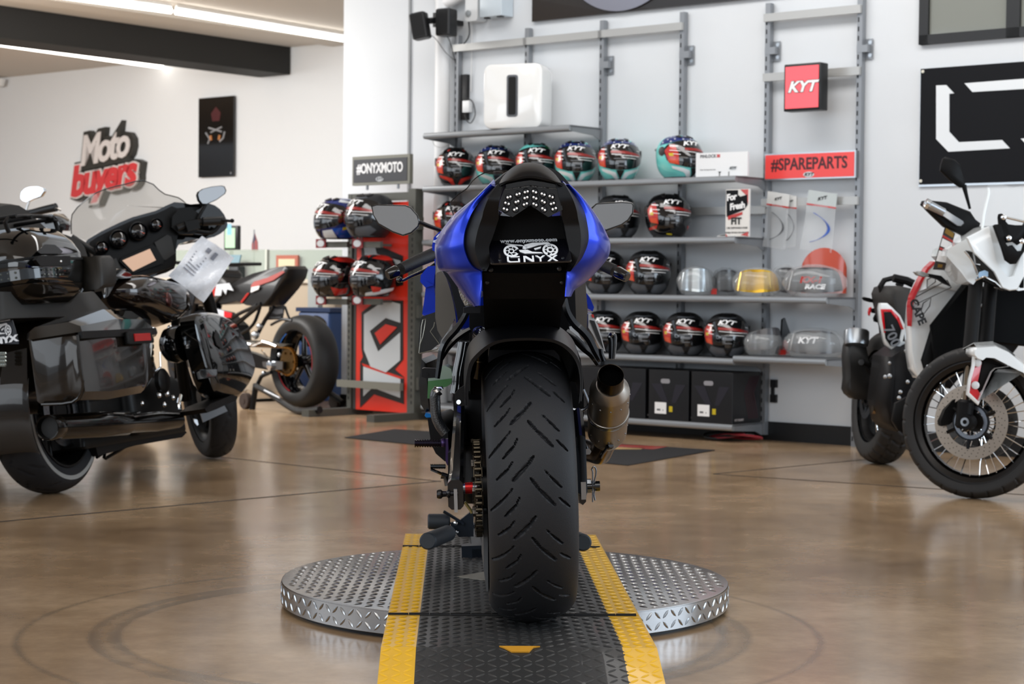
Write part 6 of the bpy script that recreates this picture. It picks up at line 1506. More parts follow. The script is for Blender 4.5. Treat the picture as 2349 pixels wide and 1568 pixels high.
fb(MB().rings([[c_.lerp(p,k) if k else c_+(p-c_)*.01 for p in ws_] for k in (1,.7,.4,0.0)] if False else [curv([c_+(p-c_)*k for p in ws_]) for k in (1,.75,.5,.25,.01)],False,False),'windshield',WSM)
fb(MB().tube(curv(ws_)[:19],.0028,6),'windshield_edge',HB)
# right bar, lever, mirror
fb(MB().tube(f5([(1590,560),(1700,520),(1820,500)],0,-.16),.016,12).tube(f5([(1820,500),(1990,492),(2010,490)],0,-.18),.021,14),'handlebar',mat('bar_black','141414',.4,.3))
fb(MB().tube(f5([(1650,600),(1760,590),(1900,600),(1980,520)],0,-.10),.010,8,sm=3),'brake_lever',HM); fb(MB().tube(f5([(1990,488),(2060,495),(2088,494)],0,-.2),.007,8).ball(f5.one((2085,494),0,-.2),.011,10),'lever_tip',HM)
fb(MB().slab(f5([(1660,500),(1780,480),(1800,560),(1690,590)],0,-.19),(.05,0,0)),'switch_housing',HM)
o=f5([(1768,262),(1778,232),(1815,208),(1900,186),(1990,177),(2018,185),(2034,222),(2022,252),(1950,305),(1850,350),(1810,348),(1780,310)],0,-.16); c_=sum(o,V((0,0,0)))/len(o)
mh=fb(MB().rings([[c_+(p-c_)*.96+V((-.004,0,0)) for p in o],o,[p+V((.02,0,0)) for p in o],[c_+(p-c_)*.5+V((.05,0,0)) for p in o]]),'mirror',HM); fb(MB().slab([c_+(p-c_)*.92+V((-.006,0,0)) for p in o],(.001,0,0)),'mirror_glass',MIR,mh)
fb(MB().tube(f5([(1845,350),(1800,430),(1775,480)],0,-.15),.009,8),'mirror_stalk',HM)
# left bar (behind the top box)
fb(MB().tube([f5.one((640,640),0,-.1),f5.one((860,780),0,-.1)],.016,12),'handlebar',mat('bar_black','141414',.4,.3))
# fork cover strips
fb(MB().tube(f5([(1560,1050),(1610,1200),(1660,1310)],0,.05),.018,10).tube(f5([(1620,1050),(1700,1300)],0,.08),.018,10),'fork_tube',HM)
# ---- tag in plastic
q=[HF.px(a,b,0,-.24) for a,b in ((463,541),(537,591),(466,694),(386,632))]
o_=q[0]; tg=thing('plastic_document_sleeve','crumpled clear plastic sleeve with papers hanging from the touring motorcycle handlebar','document sleeve',HF.mat(o_))
q=[p-o_ for p in q]; rows=[[q[0].lerp(q[1],i/10).lerp(q[3].lerp(q[2],i/10),j/12)+V((.012*math.sin(i*.9+j*.55)+.02*math.sin(j*.5)-.016*abs(math.sin((i-5)*.6)),.0,0)) for i in range(11)] for j in range(13)]
MB().grid(rows,None,.003).build('paper',mat('paper_pale','f4f6fb',.35,coat=.3),tg,60)
MB().grid([[p+V((-.006-.006*math.sin(i*1.9+j*1.3),0,0)) for i,p in enumerate(r)] for j,r in enumerate(rows)]).build('plastic_sleeve',mat('sleeve_plastic','f4f7fb',.06,alpha=.2,coat=1),tg,30)
m=MB()
def onp(u,v,dx=-.010): return q[0].lerp(q[1],u).lerp(q[3].lerp(q[2],u),v)+V((dx+.012*math.sin(u*9+v*6.6)+.02*math.sin(v*6)-.016*abs(math.sin((u*10-5)*.6)),0,0))
for k in range(7): m.slab([onp(.12,.30+.07*k),onp(.45,.30+.07*k),onp(.45,.32+.07*k),onp(.12,.32+.07*k)],(-.001,0,0))
m.slab([onp(.3,.13),onp(.42,.13),onp(.42,.22),onp(.3,.22)],(-.001,0,0)).slab([onp(.52,.12),onp(.62,.12),onp(.62,.26),onp(.52,.26)],(-.001,0,0)).build('printing',mat('ink_grey_pale','8a8d98',.5),tg)
# ---------------- another black cruiser further left
CK=Fr(FL(-60,1075),HK.R); k5=Tr(CK,0,380,3.915)
cr=thing('cruiser_motorcycle','black cruiser with a chrome mirror, mostly hidden behind the touring motorcycle at the left edge','motorcycle',CK.mat())
o=k5([(182,270),(190,235),(220,205),(260,188),(350,182),(395,200),(400,230),(370,275),(300,300),(240,330),(205,320),(185,300)],0,1.0); c_=sum(o,V((0,0,0)))/len(o)
h=MB().rings([[c_+(p-c_)*.95+V((-.004,0,0)) for p in o],o,[p+V((.02,0,0)) for p in o],[c_+(p-c_)*.5+V((.05,0,0)) for p in o]]).build('mirror',CHR,cr); MB().slab([c_+(p-c_)*.9+V((-.006,0,0)) for p in o],(.001,0,0)).build('mirror_glass',MIR,h)
MB().tube(k5([(262,320),(245,365),(235,400)],0,1.0),.006,8).build('mirror_stalk',CHR,cr)
MB().tube(k5([(60,470),(300,420),(400,395),(505,372)],0,1.0),[.018,.022],14).build('handlebar',BLK,cr); MB().tube(k5([(500,378),(545,400)],0,1.0),.005,6).build('bar_end',CHR,cr)
P=k5([(330,470),(380,430),(470,425),(520,470),(545,530),(530,580),(480,585),(400,560),(350,520)],0,1.2); c_=sum(P,V((0,0,0)))/len(P)
MB().rings([[c_+(p-c_)*.9 for p in P],[p+V((.03,0,0)) for p in P],[p+V((.12,0,0)) for p in P],[c_+(p-c_)*.4+V((.2,0,0)) for p in P]]).build('headlamp',HB,cr,50)
MB().tube(k5([(540,540),(470,800)],0,1.2),.02,10).build('fork_leg',HM,cr)
tyre(.31,.2,.07,None,'front_tyre',cr,V((1.62,0,.31)),ns=64,nw=16); tyre(.31,.2,.08,None,'rear_tyre',cr,V((0,0,.31)),ns=64,nw=16)
MB().tube([(0,0,.4),(.5,0,.62),(1.0,0,.75),(1.3,0,.95)],.12,14,sm=3,flat=.8).build('tank_and_seat',HB,cr); MB().box((.35,-.14,.2),(.95,.14,.6),bev=.06).build('engine',HM,cr)
MB().tube([(1.3,0,.95),(1.62,0,.31)],.03,10).build('fork_leg',HM,cr)
# ---------------- black naked sport motorcycle on a paddock stand
ang=rad(-41)
NK=Fr(FL(697,941),Matrix.Rotation(PI/2-ang,3,'Z')@Matrix.Rotation(-rad(2),3,'X'))
NK=Fr(FL(697,941),Matrix.Rotation(PI/2+rad(41),3,'Z'))
nk=thing('naked_motorcycle','black naked sport motorcycle with red stripes standing left of the display rack','motorcycle',NK.mat())
n7=Tr(NK,450,480,3.136)
R0=.315; rc=V((0,0,.335))
tyre(R0,.215,.095,None,'rear_tyre',nk,rc,ns=90,nw=36,mt=mat('slick_rubber','1d1c1b',.55,bump=.2,bs=200))
spokes_wheel(nk,rc,.21,.075,5,GLB,'rear_wheel_rim',r=.014)
MB().lathe([(.205,0),(.212,0),(.212,.002),(.205,.002)],40,rc+V((0,.078,0)),(0,1,0),cap=False,a0=.3,a1=1.3).lathe([(.205,0),(.212,0),(.212,.002),(.205,.002)],40,rc+V((0,.078,0)),(0,1,0),cap=False,a0=2.9,a1=4.1).build('rim_stripe',mat('stripe_red','a8202a',.4),nk)
MB().lathe([(.205,0),(.211,0),(.211,.002),(.205,.002)],30,rc+V((0,.079,0)),(0,1,0),cap=False,a0=5.2,a1=5.9).build('rim_stripe_blue',mat('stripe_blue','2d62a8',.4),nk)
sprocket(.088,.13,nk,mat('gold_sprocket','6e5530',.3,.9),rc,38)
chain(.092,.13,.5,.40,.03,nk,'chain',mat('gold_chain','a4702c',.3,.8),ax=rc,sc=1.15)
def arm_(y,pts,w,m,nm): P=n7(pts,1,y); return MB().tube(P,w,10,sm=2,flat=.7).build(nm,m,nk)
yslab(n7([(330,1010),(430,1040),(560,1090),(630,1095),(625,1150),(520,1155),(380,1130),(330,1110)],1,.155),-.05).build('swingarm',SAT,nk)
yslab(n7([(475,1095),(560,1090),(622,1095),(620,1150),(540,1155),(480,1130)],1,.165),-.01).build('axle_plate',STL,nk)
MB().lathe([(0,0),(.03,0),(.03,.02),(.018,.025),(0,.025)],16,n7.one((540,1122),1,.165),(0,1,0)).build('axle_nut',CHR,nk)
sw2=yslab(n7([(320,950),(400,940),(560,960),(660,970),(600,1000),(400,990),(330,980)],1,.14),-.04).build('chain_guard',mat('guard_alloy','77736b',.3,.8),nk)
# tail, seat, frame
NB=mat('naked_black','121112',.4,coat=.1)
P=n7([(400,545),(470,500),(560,460),(640,440),(720,418),(795,408),(815,432),(800,490),(745,570),(690,635),(640,690),(600,700),(510,690),(440,660),(330,682),(250,650),(330,600)],1,-.09); softslab(P,.18,.02).build('tail_unit',NB,nk,50)
P=n7([(400,545),(420,520),(520,490),(625,442),(640,452),(560,510),(460,545),(400,585)],1,.092); yslab(P,.006).build('seat_top',mat('seat_red_grey','b4605c',.5),nk)
P=n7([(400,560),(460,548),(450,575),(395,598)],1,.10); yslab(P,.004).build('white_decal',WTX,nk); P=n7([(330,675),(385,602),(372,600),(322,665)],1,.093); yslab(P,.005).build('red_stripe',RED,nk)
P=n7([(60,640),(120,560),(140,530),(250,530),(330,560),(400,590),(330,680),(250,690),(130,680),(60,690)],1,-.12); softslab(P,.24,.04).build('fuel_tank',mat('tank_dark','17181c',.12,coat=.8),nk,50)
yslab(n7([(145,540),(240,530),(270,585),(225,575),(215,612),(190,570),(180,620),(135,620)],1,.122),.004).build('tank_letter',mat('letter_silver','cfd3d8',.4),nk); yslab(n7([(105,620),(140,530),(150,545),(135,625)],1,.122),.004).build('tank_red',RED,nk)
P=n7([(195,470),(250,452),(320,462),(380,520),(395,575),(340,600),(300,560),(230,520),(190,520)],1,-.1); softslab(P,.2,.03).build('seat_hump',NB,nk,50)
m=MB()
for pts,w in ((((470,680),(370,760),(250,860),(170,950)),.016),(((440,690),(330,740),(230,790),(160,800)),.014),(((460,700),(430,790),(380,860),(250,930)),.012),(((640,700),(660,760),(680,800)),.008),(((560,700),(500,790),(440,900)),.014),(((540,830),(620,790),(690,800)),.01)):
    m.tube(n7(pts,1,.09),w,8,sm=2)
m.build('subframe_tube',SAT,nk)
P=n7([(530,700),(640,690),(625,790),(520,795)],1,.02); pl_=MB().slab(P,(.004,.004,0)).build('licence_plate',mat('plate_dark','15161a',.4),nk)
q=MB(); P_=n7([(535,740),(560,715),(625,718),(628,745),(580,755)],1,.025); q.slab(P_,(0,.003,0)).tube(n7([(520,775),(560,780),(610,778)],1,.025),.004,4); q.build('plate_print',mat('ink_grey','55565a',.5),pl_)
P=n7([(0,740),(80,690),(200,720),(300,740),(400,830),(420,950),(380,1100),(400,1200),(300,1230),(150,1200),(0,1150)],1,-.13); softslab(P,.24,.05).build('engine',ENG,nk)
m=MB()
for p,r in (((455,842),.022),((425,905),.03),((268,985),.02),((265,1060),.018),((350,960),.012),((600,1045),.016),((490,1180),.02),((300,1190),.016),((620,1180),.012)): m.ball(n7.one(p,1,.13),r,12)
m.build('bolt_head',ALU,nk)
m=MB().tube(n7([(340,960),(420,975),(480,950),(580,985)],1,.15),.012,8,sm=2).tube(n7([(470,1010),(510,1060)],1,.16),.005,6).build('shock_rod',CHR,nk)
P=n7([(70,712),(110,700),(200,725),(262,745),(255,775),(205,780),(130,750)],1,.13); yslab(P,.02).build('side_panel_white',mat('panel_pearl','d6dae2',.15,coat=.8),nk); yslab(n7([(205,730),(262,745),(255,778),(205,778)],1,.151),.006).build('side_panel_red',mat('lamp_red','d5222a',.15,coat=.8),nk)
m=MB().box((.9,-.1,.75),(1.2,.1,.95),bev=.04); m.build('head_unit',NB,nk)
tyre(.30,.215,.06,None,'front_tyre',nk,V((1.42,0,.30)),ns=64,nw=16)
for s in (-1,1): MB().cyl((1.42,s*.1,.30),(1.12,s*.1,.95),.026,12).build('fork_leg',SAT,nk)
MB().tube([(1.08,-.36,1.0),(1.1,0,.99),(1.08,.36,1.0)],.013,10).build('handlebar',BLK,nk)
# muffler on the far side seen as a dark cone with a chrome end
c=n7.one((890,800),1,-.15); 
MB().lathe([(.0,.0),(.055,.0),(.065,.03),(.06,.12),(.045,.2),(0,.2)],24,c,V((.5,.1,-.6))).build('muffler',GLB,nk); 
MB().tube(n7([(905,860),(880,900),(860,960)],1,-.15),.012,8).build('muffler_strap',SAT,nk)
# paddock stand
ps=thing('paddock_stand','black rear paddock stand with small wheels lifting the naked motorcycle','paddock stand',NK.mat())
m=MB().tube(n7([(430,1255),(425,1290),(400,1470)],1,.24),.02,8).build('stand_leg',SAT,ps)
m=MB().tube(n7([(430,1270),(540,1330),(640,1400),(740,1450),(890,1440)],1,.26),[.02,.024],10,sm=3).build('stand_arm',mat('stand_black','161515',.4,.3),ps)
MB().tube(n7([(490,1300),(600,1355)],1,.284),.006,6).build('stand_lettering',mat('letter_silver','cfd3d8',.4),ps)
MB().tube(n7([(540,1170),(470,1200),(440,1260)],1,.22),.014,8).build('lift_hook',SAT,ps)
for y_,p in ((.24,(358,1428)),(-.24,None)):
    c=n7.one((358,1428),1,.24); c=V((c.x,y_,.055)); 
    MB().lathe([(.03,-.022),(.053,-.022),(.055,-.018),(.055,.018),(.053,.022),(.03,.022)],24,c,(0,1,0)).lathe([(.0,-.026),(.02,-.026),(.02,.026),(0,.026)],16,c,(0,1,0)).build('stand_wheel',mat('wheel_brown','3d302a',.5),ps)
MB().tube(n7([(920,1290),(1000,1350),(1055,1390)],1,-.22),.022,8).build('stand_arm',SAT,ps); c=n7.one((1000,1425),1,-.26); MB().cyl((c.x,-.28,.05),(c.x,-.24,.05),.05,20).build('stand_wheel',mat('wheel_brown','3d302a',.5),ps)
c=n7.one((358,1428),1,.24); MB().cyl((c.x,-.24,.055),(c.x,.24,.055),.012,10).build('stand_axle',SAT,ps)
# ---------------- white adventure motorcycle at the right
AK=frame2((2012,1063),(2238,1136),6)
ad=thing('adventure_motorcycle','white, black and red adventure motorcycle with wire wheels at the right edge','motorcycle',AK.mat())
a8=Tr(AK,1850,340,3.92); a1=Tr(AK,1850,640,3.016)
WPN=mat('white_bodywork','eef2f3',.12,coat=1); ADB=mat('adventure_black','0d0d0e',.5,bump=.1,bs=300,ior=1.25); RDP=mat('red_bodywork','c8141e',.2,coat=.6)
def mirror_y(P): return [V((p.x,-p.y,p.z)) for p in P]
KN=mat('knobbly_rubber','1b1a1a',.6,bump=.3,bs=200)
KG=[(0,.0,-.02,-.35,.006),(-.0,.0,.02,.35,.006),(-.03,-.4,-.035,-.98,.007),(.02,.4,.015,.98,.007),(.0,-.36,-.045,-.40,.005),(.0,.38,.045,.42,.005)]
# rear wheel
rc=V((0,0,.33)); tyre(.33,.23,.08,KG,'rear_tyre',ad,rc,pitch=.075,dep=.008,ns=300,nw=40,mt=KN)
spokes_wheel(ad,rc,.215,.06,36,ADB,'rear_wheel_rim',wire=True,r=.002,hub=.05); disc(ad,rc+V((0,-.09,0)),.115,V((0,1,0)),STL,'rear_brake_disc',holes=16)
# front wheel, steered
fc_=AK.px(2240,968,0,1.50); hx=rad(52)
wax=V((-math.sin(hx),math.cos(hx),0)); wfd=V((math.cos(hx),math.sin(hx),0)); fcw=V((fc_.x,fc_.y,fc_.z)); RF_=fcw.z
RF_=abs((AK.w(fcw)).z)
tyre(RF_-.0,.258,.052,[(a,b,c_,d_,e*.8) for a,b,c_,d_,e in KG],'front_tyre',ad,fcw,ax=wax,pitch=.07,dep=.007,ns=420,nw=36,mt=KN)
spokes_wheel(ad,fcw,.25,.034,36,mat('rim_dark','201d1b',.35,.4),'front_wheel_rim',wire=True,r=.0022,hub=.04,ax=wax)
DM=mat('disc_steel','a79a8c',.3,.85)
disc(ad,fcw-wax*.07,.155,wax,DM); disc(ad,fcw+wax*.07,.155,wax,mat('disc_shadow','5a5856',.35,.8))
MB().lathe([(.055,0),(.07,0),(.07,.003),(.055,.003)],48,fcw-wax*.076,wax,cap=False).build('sensor_ring',STL,ad)
MB().cyl(fcw-wax*.14,fcw+wax*.14,.014,16).lathe([(.03,-.0),(.034,.02),(.034,.05),(.02,.06)],20,fcw-wax*.145,wax).build('hub_axle',ADB,ad)
MB().lathe([(.009,-.004),(.018,-.004),(.018,0),(.009,0)],20,fcw-wax*.147,wax,cap=False).build('axle_ring',CHR,ad)
# fork legs: steered offset
top_c=V((1.19,0.,.98))
for s in (-1,1):
    lo=fcw+wax*s*.105-wfd*.02; hi=top_c+wax*s*.10
    mid=lo.lerp(hi,.62)
    MB().cyl(lo,mid.lerp(lo,.05),.020,18).build('fork_slider',mat('fork_tube_gold','a39d92',.12,1),ad)
    MB().cyl(lo.lerp(hi,.42),hi,.030,18).build('fork_leg',ADB,ad); MB().cyl(lo-V((0,0,.03)),lo+V((0,0,.09)),.034,14,ch=.01).build('fork_foot',ADB,ad)
lo=fcw-wax*.105; hi=top_c-wax*.10
c=lo.lerp(hi,.74)-wax*.032; u_=(hi-lo).normalized(); 
MB().lathe([(.0,0),(.006,0),(.012,.006),(.012,.09),(.006,.096),(0,.096)],14,a1.one((1142,340),0,c.x+.0)-wfd*0+V((.02,0,0)),u_).build('amber_reflector',mat('amber','f39a12',.15,em=.25,coat=.8),ad)
MB().tube(a1([(1100,520),(1000,590),(940,680),(925,760),(935,820),(905,890)],0,1.38),.005,8,sm=3).tube(a1([(1110,530),(1010,600),(960,690),(945,770),(950,830),(915,900)],0,1.37),.005,8,sm=3).build('brake_hose',mat('hose_grey','4b4b4b',.3,.4),ad)
cal=MB().slab(a1([(985,830),(1060,800),(1150,810),(1165,900),(1120,960),(1060,970),(1010,960),(960,1000),(905,1010),(900,980),(930,900)],0,1.46),(.05,0,0)).build('brake_caliper',ADB,ad); MB().slab(a1([(940,900),(955,880),(935,950),(920,950)],0,1.455),(-.003,0,0)).build('caliper_lettering',mat('letter_silver','cfd3d8',.4),cal)
def face(nm,pts,x,d,mt,tr=a8,par=None,ch=.008,far=False):
    P=tr(pts,0,x); o=softslab(P,-d,ch,0).build(nm,mt,par or ad,45)
    return o
# fender
face('front_fender',[(1157,520),(1160,488),(1180,474),(1310,465),(1400,505),(1505,590),(1640,720),(1640,780),(1505,648),(1440,618),(1300,545),(1240,540),(1215,560),(1180,545)],1.72,.10,WPN,a1)
P=a1([(1180,474),(1310,465),(1400,505),(1520,600)],0,1.72); g_=[[p+V((0,0,0)) for p in P],[p+V((-.10,.02,.02)) for p in P],[p+V((-.30,.03,-.02)) for p in P]]; MB().grid(g_,None,.003).build('fender_top',WPN,ad)
face('fender_black_insert',[(1215,560),(1240,540),(1300,545),(1440,618),(1500,645),(1440,612),(1320,625),(1260,740),(1210,790),(1185,760)],1.66,.02,ADB,a1)
face('fender_white_edge',[(1155,520),(1165,530),(1160,600),(1135,690),(1120,790),(1186,855),(1212,790),(1262,730),(1300,640),(1330,620),(1430,610),(1505,650),(1505,640),(1420,600),(1310,615),(1285,640),(1240,740),(1190,872),(1110,800),(1125,690),(1148,600)],1.69,.02,WPN,a1)
face('fork_guard',[(1160,525),(1215,570),(1190,690),(1176,755),(1204,800),(1184,850),(1128,795),(1140,690)],1.675,.02,RDP,a1)
m=MB()
for p in ((1182,578),(1168,733)): m.lathe([(.016,0),(.016,.006),(.009,.01),(0,.01)],16,a1.one(p,0,1.68),(1,-.2,0))
m.build('guard_bolt',mat('bolt_white','d8dadb',.3),ad)
# radiator mass, engine
face('radiator',[(880,300),(1095,60),(1200,120),(1500,200),(1520,400),(1400,560),(1100,640),(1000,760),(880,700),(830,660),(800,560)],1.0,.10,ADB,a1,ch=.02)
face('inner_fairing',[(870,320),(1100,30),(1290,60),(1560,20),(1560,470),(1300,440),(900,640)],1.06,.05,mat('inner_black','08090a',.6,ior=1.15),a1,ch=.02)
face('engine',[(600,540),(700,470),(830,500),(900,620),(880,760),(760,860),(700,1000),(640,1060),(590,1000),(560,860),(580,700)],.55,.35,ENG,a1,ch=.04)
m=MB()
for p,r in (((575,670),.012),((640,820),.010),((700,710),.010),((690,495),.010),((712,495),.008),((575,580),.008),((1057,740),.009),((840,603),.008),((915,637),.006),((1222,300),.008),((1212,183),.008),((545,675),.01),((650,780),.01)): m.ball(a1.one(p,0,1.06 if p[0]>800 else .6),r,10)
m.build('bolt_head',ALU,ad)
MB().tube(a1([(890,745),(830,800),(770,860),(720,930),(710,1000),(735,1060)],0,.95),.024,14,sm=3).build('exhaust_header',mat('header_tan','8f7150',.25,.9),ad)
face('skid_plate',[(620,860),(700,815),(745,850),(720,1000),(700,1060),(640,1050),(600,980)],.9,.04,ADB,a1)
MB().tube(a1([(455,900),(520,910),(600,945)],0,.3),.022,12).build('exhaust_pipe',mat('header_chrome','a08c70',.15,1),ad)
MB().tube(a1([(480,850),(520,855)],0,.25),.012,8).build('chrome_link',CHR,ad)
# muffler
P=a1([(288,600),(285,540),(292,470),(305,430),(335,400),(395,400),(418,450),(440,560),(520,640),(560,740),(530,805),(470,838),(340,832),(300,800),(283,765),(292,690)],0,.02); softslab(P,-.13,.03,0).build('muffler',mat('muffler_black','191919',.45),ad,50)
c=a1.one((345,430),0,.03); MB().lathe([(.058,-.02),(.062,.0),(.062,.05),(.056,.056),(.05,.05),(.05,-.02)],32,c,V((-.25,0,1))).build('muffler_end',ALU,ad,40)
MB().tube(a1([(375,572),(480,600),(590,625)],0,.06),.012,8).tube(a1([(420,610),(480,700),(510,790)],0,.06),.010,8).tube(a1([(590,625),(500,790)],0,.06),.008,8).build('muffler_bracket',ADB,ad); MB().lathe([(.014,0),(.014,.006),(0,.006)],14,a1.one((378,574),0,.08),(1,0,0)).build('bracket_bolt',ALU,ad)
face('rear_hugger',[(470,580),(540,500),(620,470),(690,480),(640,560),(560,560),(500,590)],.15,.10,ADB,a1,ch=.02)
# tail
tl_=face('tail_panel',[(508,205),(515,165),(560,165),(600,200),(650,250),(685,320),(682,380),(665,435),(690,440),(600,495),(560,460),(545,430),(530,350),(515,280)],.38,.05,WPN,a1)
face('tail_red_line',[(512,207),(585,207),(640,265),(672,345),(655,348),(628,285),(580,225),(532,225),(545,370),(535,370)],.384,-.003,RDP,a1,tl_,.0005); face('tail_black_panel',[(530,228),(582,226),(628,285),(655,350),(640,432),(580,462),(545,410),(538,340)],.383,-.003,ADB,a1,tl_,.0005)
T=Matrix(((0,1,0),(0,0,1),(1,0,0))).transposed(); 
def ftext(txt,size,p,x,mt,nm,par,rot=0,tr=a1,bold=.001,sx=1):
    q=tr.one(p,0,x); Tm=Matrix((V((0,1,0)),V((0,0,1)),V((1,0,0)))).transposed().to_4x4(); Tm.translation=q
    return MB().text(txt,size,Tm@Matrix.Rotation(rot,4,'Z'),.0006,bold,0,1,'CENTER',sx).build(nm,mt,par)
ftext('700',.07,(590,395),.389,mat('letter_grey','7c7f84',.4),'tail_lettering',tl_,-1.0)
face('seat',[(765,1310),(790,1250),(840,1235),(965,1262),(1010,1290),(950,1560),(980,1700),(880,1740),(830,1600),(780,1400)],.35,.35,mat('seat_dark','1c1a18',.55,bump=.2,bs=200),a8,ch=.03)
m=MB().tube(a8([(750,1390),(680,1300),(665,1240),(700,1185),(780,1165),(1005,1225)],0,.15),.022,10,sm=1,flat=.6).tube(a8([(830,1240),(850,1200)],0,.2),.02,8).tube(a8([(780,1165),(900,1190),(1005,1240)],0,.3),.02,8).build('rear_rack',ADB,ad)
o=face('rear_indicator',[(388,130),(400,122),(440,130),(510,158),(505,168),(440,160),(400,148)],.02,.02,ADB,a1); face('tail_lamp',[(432,250),(428,230),(435,200),(448,192),(455,200),(450,225),(440,255)],-.05,.02,mat('lamp_red','d5222a',.15,coat=.8),a1)
face('plate_bracket',[(448,205),(500,195),(520,290),(530,400),(560,455),(540,460),(510,430),(480,430),(478,405),(515,400),(505,300),(470,290),(465,270),(485,230),(455,225)],-.04,.02,ADB,a1)
# tank side panel with red edge and outline lettering
sp_=face('side_panel',[(790,20),(815,-15),(870,-30),(1010,-20),(1060,-5),(1098,45),(1000,160),(885,300),(850,430),(830,520),(797,683),(780,686),(745,625),(727,510),(722,330),(735,170),(765,75)],.98,.10,WPN,a1,ch=.015)
face('side_panel_upper',[(1145,1022),(1200,985),(1270,975),(1340,1040),(1400,1130),(1432,1228),(1360,1290),(1150,1240),(1010,1290),(1040,1175),(1085,1085)],1.02,.08,WPN,a8,ch=.012)
P=a8([(1150,1015),(1085,1075),(1035,1165),(955,1325),(940,1400),(938,1480),(945,1600),(950,1480),(956,1400),(975,1340),(1055,1180),(1100,1095),(1160,1035)],0,1.025); MB().slab(P,(-.06,0,0)).build('red_edge',RDP,ad)
LN_=mat('outline_black','141415',.5)
def oline(pts,x=1.03,tr=a8,r=.0026): MB().tube(tr(pts,0,x),r,5).build('outline_graphic',LN_,sp_)
oline([(985,1335),(1265,1185),(1300,1250),(985,1400),(960,1370)]); oline([(1085,1180),(1155,1145),(1160,1200),(1085,1255),(1085,1180)]); oline([(1050,1390),(1120,1345),(1105,1420),(1050,1495),(1030,1460),(1050,1390)])
ftext('CAPE',.052,(1000,1470),1.03,LN_,'panel_lettering',sp_,-1.05,a8,.0022,.95)
# nose and headlight
NOS=[(1275,965),(1290,905),(1440,800),(1560,715),(1640,690),(1720,690),(1800,870),(1960,880),(2100,700),(2250,700),(2420,820),(2560,930),(2500,1200),(2400,1230),(2380,1160),(2250,960),(2100,1100),(1980,1180),(1900,1270),(1830,1280),(1765,1255),(1690,1110),(1500,930),(1410,915),(1440,960),(1500,1170),(1465,1225),(1425,1195),(1375,1110)]
P=a8(NOS,0,1.30); c_=sum(P,V((0,0,0)))/len(P); cy_=a8.one((1900,900),0,1.3).y
fr=[V((p.x+.10-1.4*(p.y-cy_)**2,p.y,p.z)) for p in P]; bk=[V((p.x-.10-1.4*(p.y-cy_)**2,p.y,p.z)) for p in P]
MB().rings([bk,fr]).build('nose_fairing',WPN,ad,30)
face('nose_crease',[(1500,930),(1440,800),(1640,700),(1700,1000),(1760,1100),(1820,1160),(1870,1150),(1960,900),(1960,1150),(1900,1270),(1830,1280),(1765,1255),(1690,1110)],1.415,.02,WPN,a8)
hl=face('headlight',[(1410,915),(1500,932),(1690,1110),(1765,1255),(1700,1240),(1600,1190),(1520,1190),(1500,1170),(1480,1060)],1.32,.06,mat('headlight_smoked','15110e',.05,coat=1),a8)
m=MB().tube(a8([(1420,925),(1480,1000),(1530,1100),(1545,1180)],0,1.39),.004,6,sm=2).tube(a8([(1500,940),(1520,1040),(1560,1045)],0,1.39),.003,6).tube(a8([(1520,1185),(1600,1150),(1700,1200),(1755,1250)],0,1.39),.004,6).build('headlight_trim',CHR,hl)
MB().slab(a8([(1520,1180),(1555,1110),(1600,1095),(1632,1110),(1630,1150),(1600,1160),(1560,1165)],0,1.385),(.004,0,0)).build('headlight_lens',mat('lens_blue','9fc0de',.08,coat=1),hl)
face('lower_beak',[(1900,1230),(1960,1150),(1960,1260),(1920,1260)],1.40,.03,mat('inner_black','08090a',.6,ior=1.15),a8)
vb=face('screen_bracket',[(1683,695),(1705,683),(1745,680),(1790,860),(1810,885),(1850,870),(1900,930),(1950,925),(2010,700),(2060,700),(2070,720),(1980,900),(1890,1038),(1840,1042),(1790,1005),(1755,890)],1.46,.02,ADB,a8)
face('screen_bracket_arm',[(1728,620),(1735,590),(1760,585),(1792,615),(1785,650),(1810,680),(1880,690),(1960,690),(2020,600),(2050,600),(2060,640),(1960,860),(1930,850),(1900,870),(1860,840),(1800,850),(1770,790),(1735,700)],1.45,.02,ADB,a8)
m=MB().tube(a8([(1790,620),(1960,660)],0,1.46),.005,8); 
for p in ((1818,806),(1935,835),(1770,620),(2030,620)): m.lathe([(.011,0),(.011,.006),(.006,.009),(0,.009)],14,a8.one(p,0,1.47),(1,-.1,0))
m.build('bracket_bolt',CHR,vb)
# screen
P=a8([(1640,890),(1615,800),(1640,690),(1680,560),(1700,420),(1722,350),(1740,312),(1850,298),(1960,340),(2060,320),(2110,420),(2150,600),(2160,760),(2100,900)],0,1.40)
c_=sum(P,V((0,0,0)))/len(P); cv=lambda P:[V((p.x-.10-1.3*(p.y-c_.y)**2-.35*(p.z-c_.z),p.y,p.z)) for p in P]
sc2=MB().rings([cv([c_+(p-c_)*k for p in P]) for k in (1,.75,.5,.25,.01)],False,False).build('windscreen',mat('clear_touring_screen','eef4f6',.03,alpha=.16),ad,60)
MB().tube(cv(a8([(1615,870),(1625,800),(1650,680),(1672,590),(1700,500),(1735,400),(1738,345)],0,1.405)),.006,8,sm=3).build('screen_edge_highlight',mat('screen_edge_white','eef4f6',.1,coat=1),sc2)
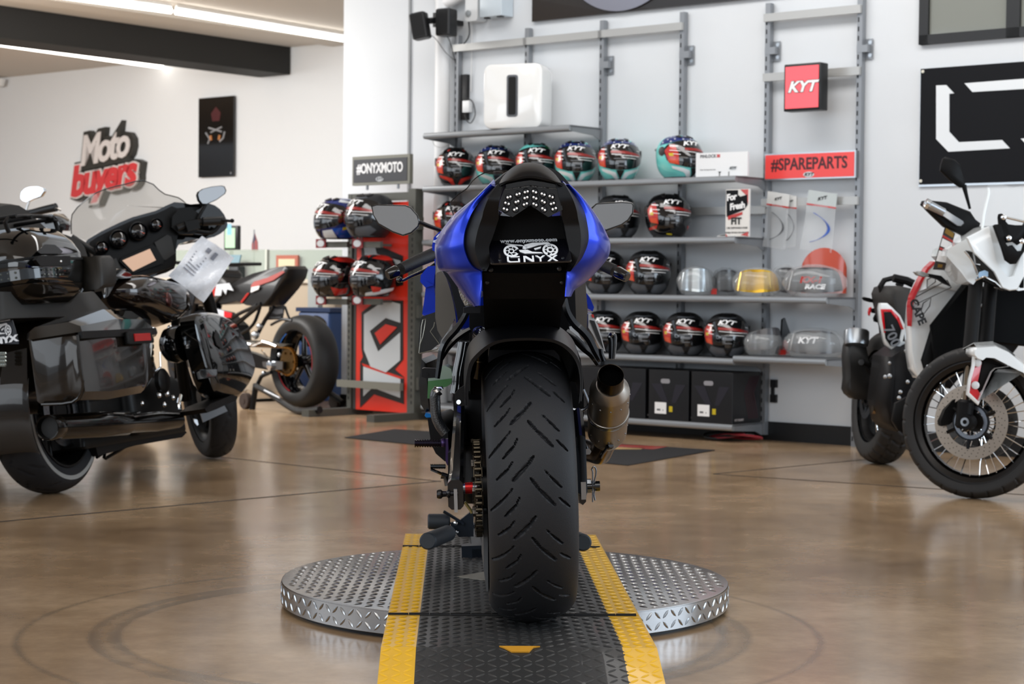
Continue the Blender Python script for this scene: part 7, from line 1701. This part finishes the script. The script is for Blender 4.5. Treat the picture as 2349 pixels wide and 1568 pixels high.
# handguard, mirror, indicator
hg=face('hand_guard',[(1045,505),(1060,470),(1100,465),(1270,483),(1430,548),(1482,568),(1530,640),(1572,672),(1565,700),(1445,800),(1380,765),(1250,705),(1130,590)],1.22,.05,ADB,a8,ch=.02)
MB().tube(a8([(1072,492),(1235,575)],0,1.235),[.020,.018],14).build('guard_bar',ALU,hg); face('guard_plate',[(1200,590),(1245,548),(1415,655),(1422,675),(1395,700),(1360,698)],1.24,.012,mat('guard_silver','a8aaac',.3,.8),a8,hg)
MB().lathe([(.0,0),(.012,0),(.022,.004),(.022,.02),(.018,.024)],18,a8.one((1062,488),0,1.24),a8.one((1235,575),0,1.24)-a8.one((1062,488),0,1.24)).build('bar_end',CHR,hg)
mm=face('mirror',[(1210,200),(1216,145),(1235,90),(1262,75),(1340,100),(1388,145),(1432,300),(1432,350),(1390,352),(1300,290)],1.12,.03,ADB,a8,ch=.012)
MB().tube(a8([(1415,330),(1432,400),(1470,545)],0,1.11),[.012,.006],8).build('mirror_stem',ADB,ad)
id_=face('front_indicator',[(970,1112),(985,1102),(1040,1105),(1095,1125),(1105,1150),(1060,1158),(1000,1142)],1.15,.03,mat('indicator_clear','8b8d8c',.1,coat=1),a8); face('indicator_stalk',[(1100,1125),(1215,1145),(1262,1190),(1300,1240),(1240,1215),(1190,1180),(1105,1155)],1.14,.03,ADB,a8)
# price tag
P=[AK.px(1850+a/3.92,340+b/3.92,0,1.20) for a,b in ((1245,700),(1335,765),(1240,1096),(1135,1090))]
o_=P[0]; pt=thing('price_tag','dark folded price tag with white labels hanging under the right hand guard','price tag',AK.mat(o_)); P=[p-o_ for p in P]
MB().slab(P,(.003,0,0)).build('card',mat('tag_dark','2a201c',.4,coat=.3),pt)
def tq(u0,v0,u1,v1,m): m.slab([P[0].lerp(P[1],u).lerp(P[3].lerp(P[2],u),v)+V((.004,0,0)) for u,v in ((u0,v0),(u1,v0+.0),(u1,v1),(u0,v1))],(.0015,0,0))
m=MB(); tq(.05,.27,.95,.45,m); tq(.05,.55,.95,.80,m); m.build('white_label',WTX,pt); m=MB(); tq(.0,.2,1,.25,m); tq(.05,.48,.4,.53,m); m.build('red_mark',RED,pt)
m=MB(); tq(.1,.02,.9,.14,m); tq(.3,.86,.7,.94,m); m.build('gold_mark',mat('tag_gold','8a6a2c',.4,.5),pt)
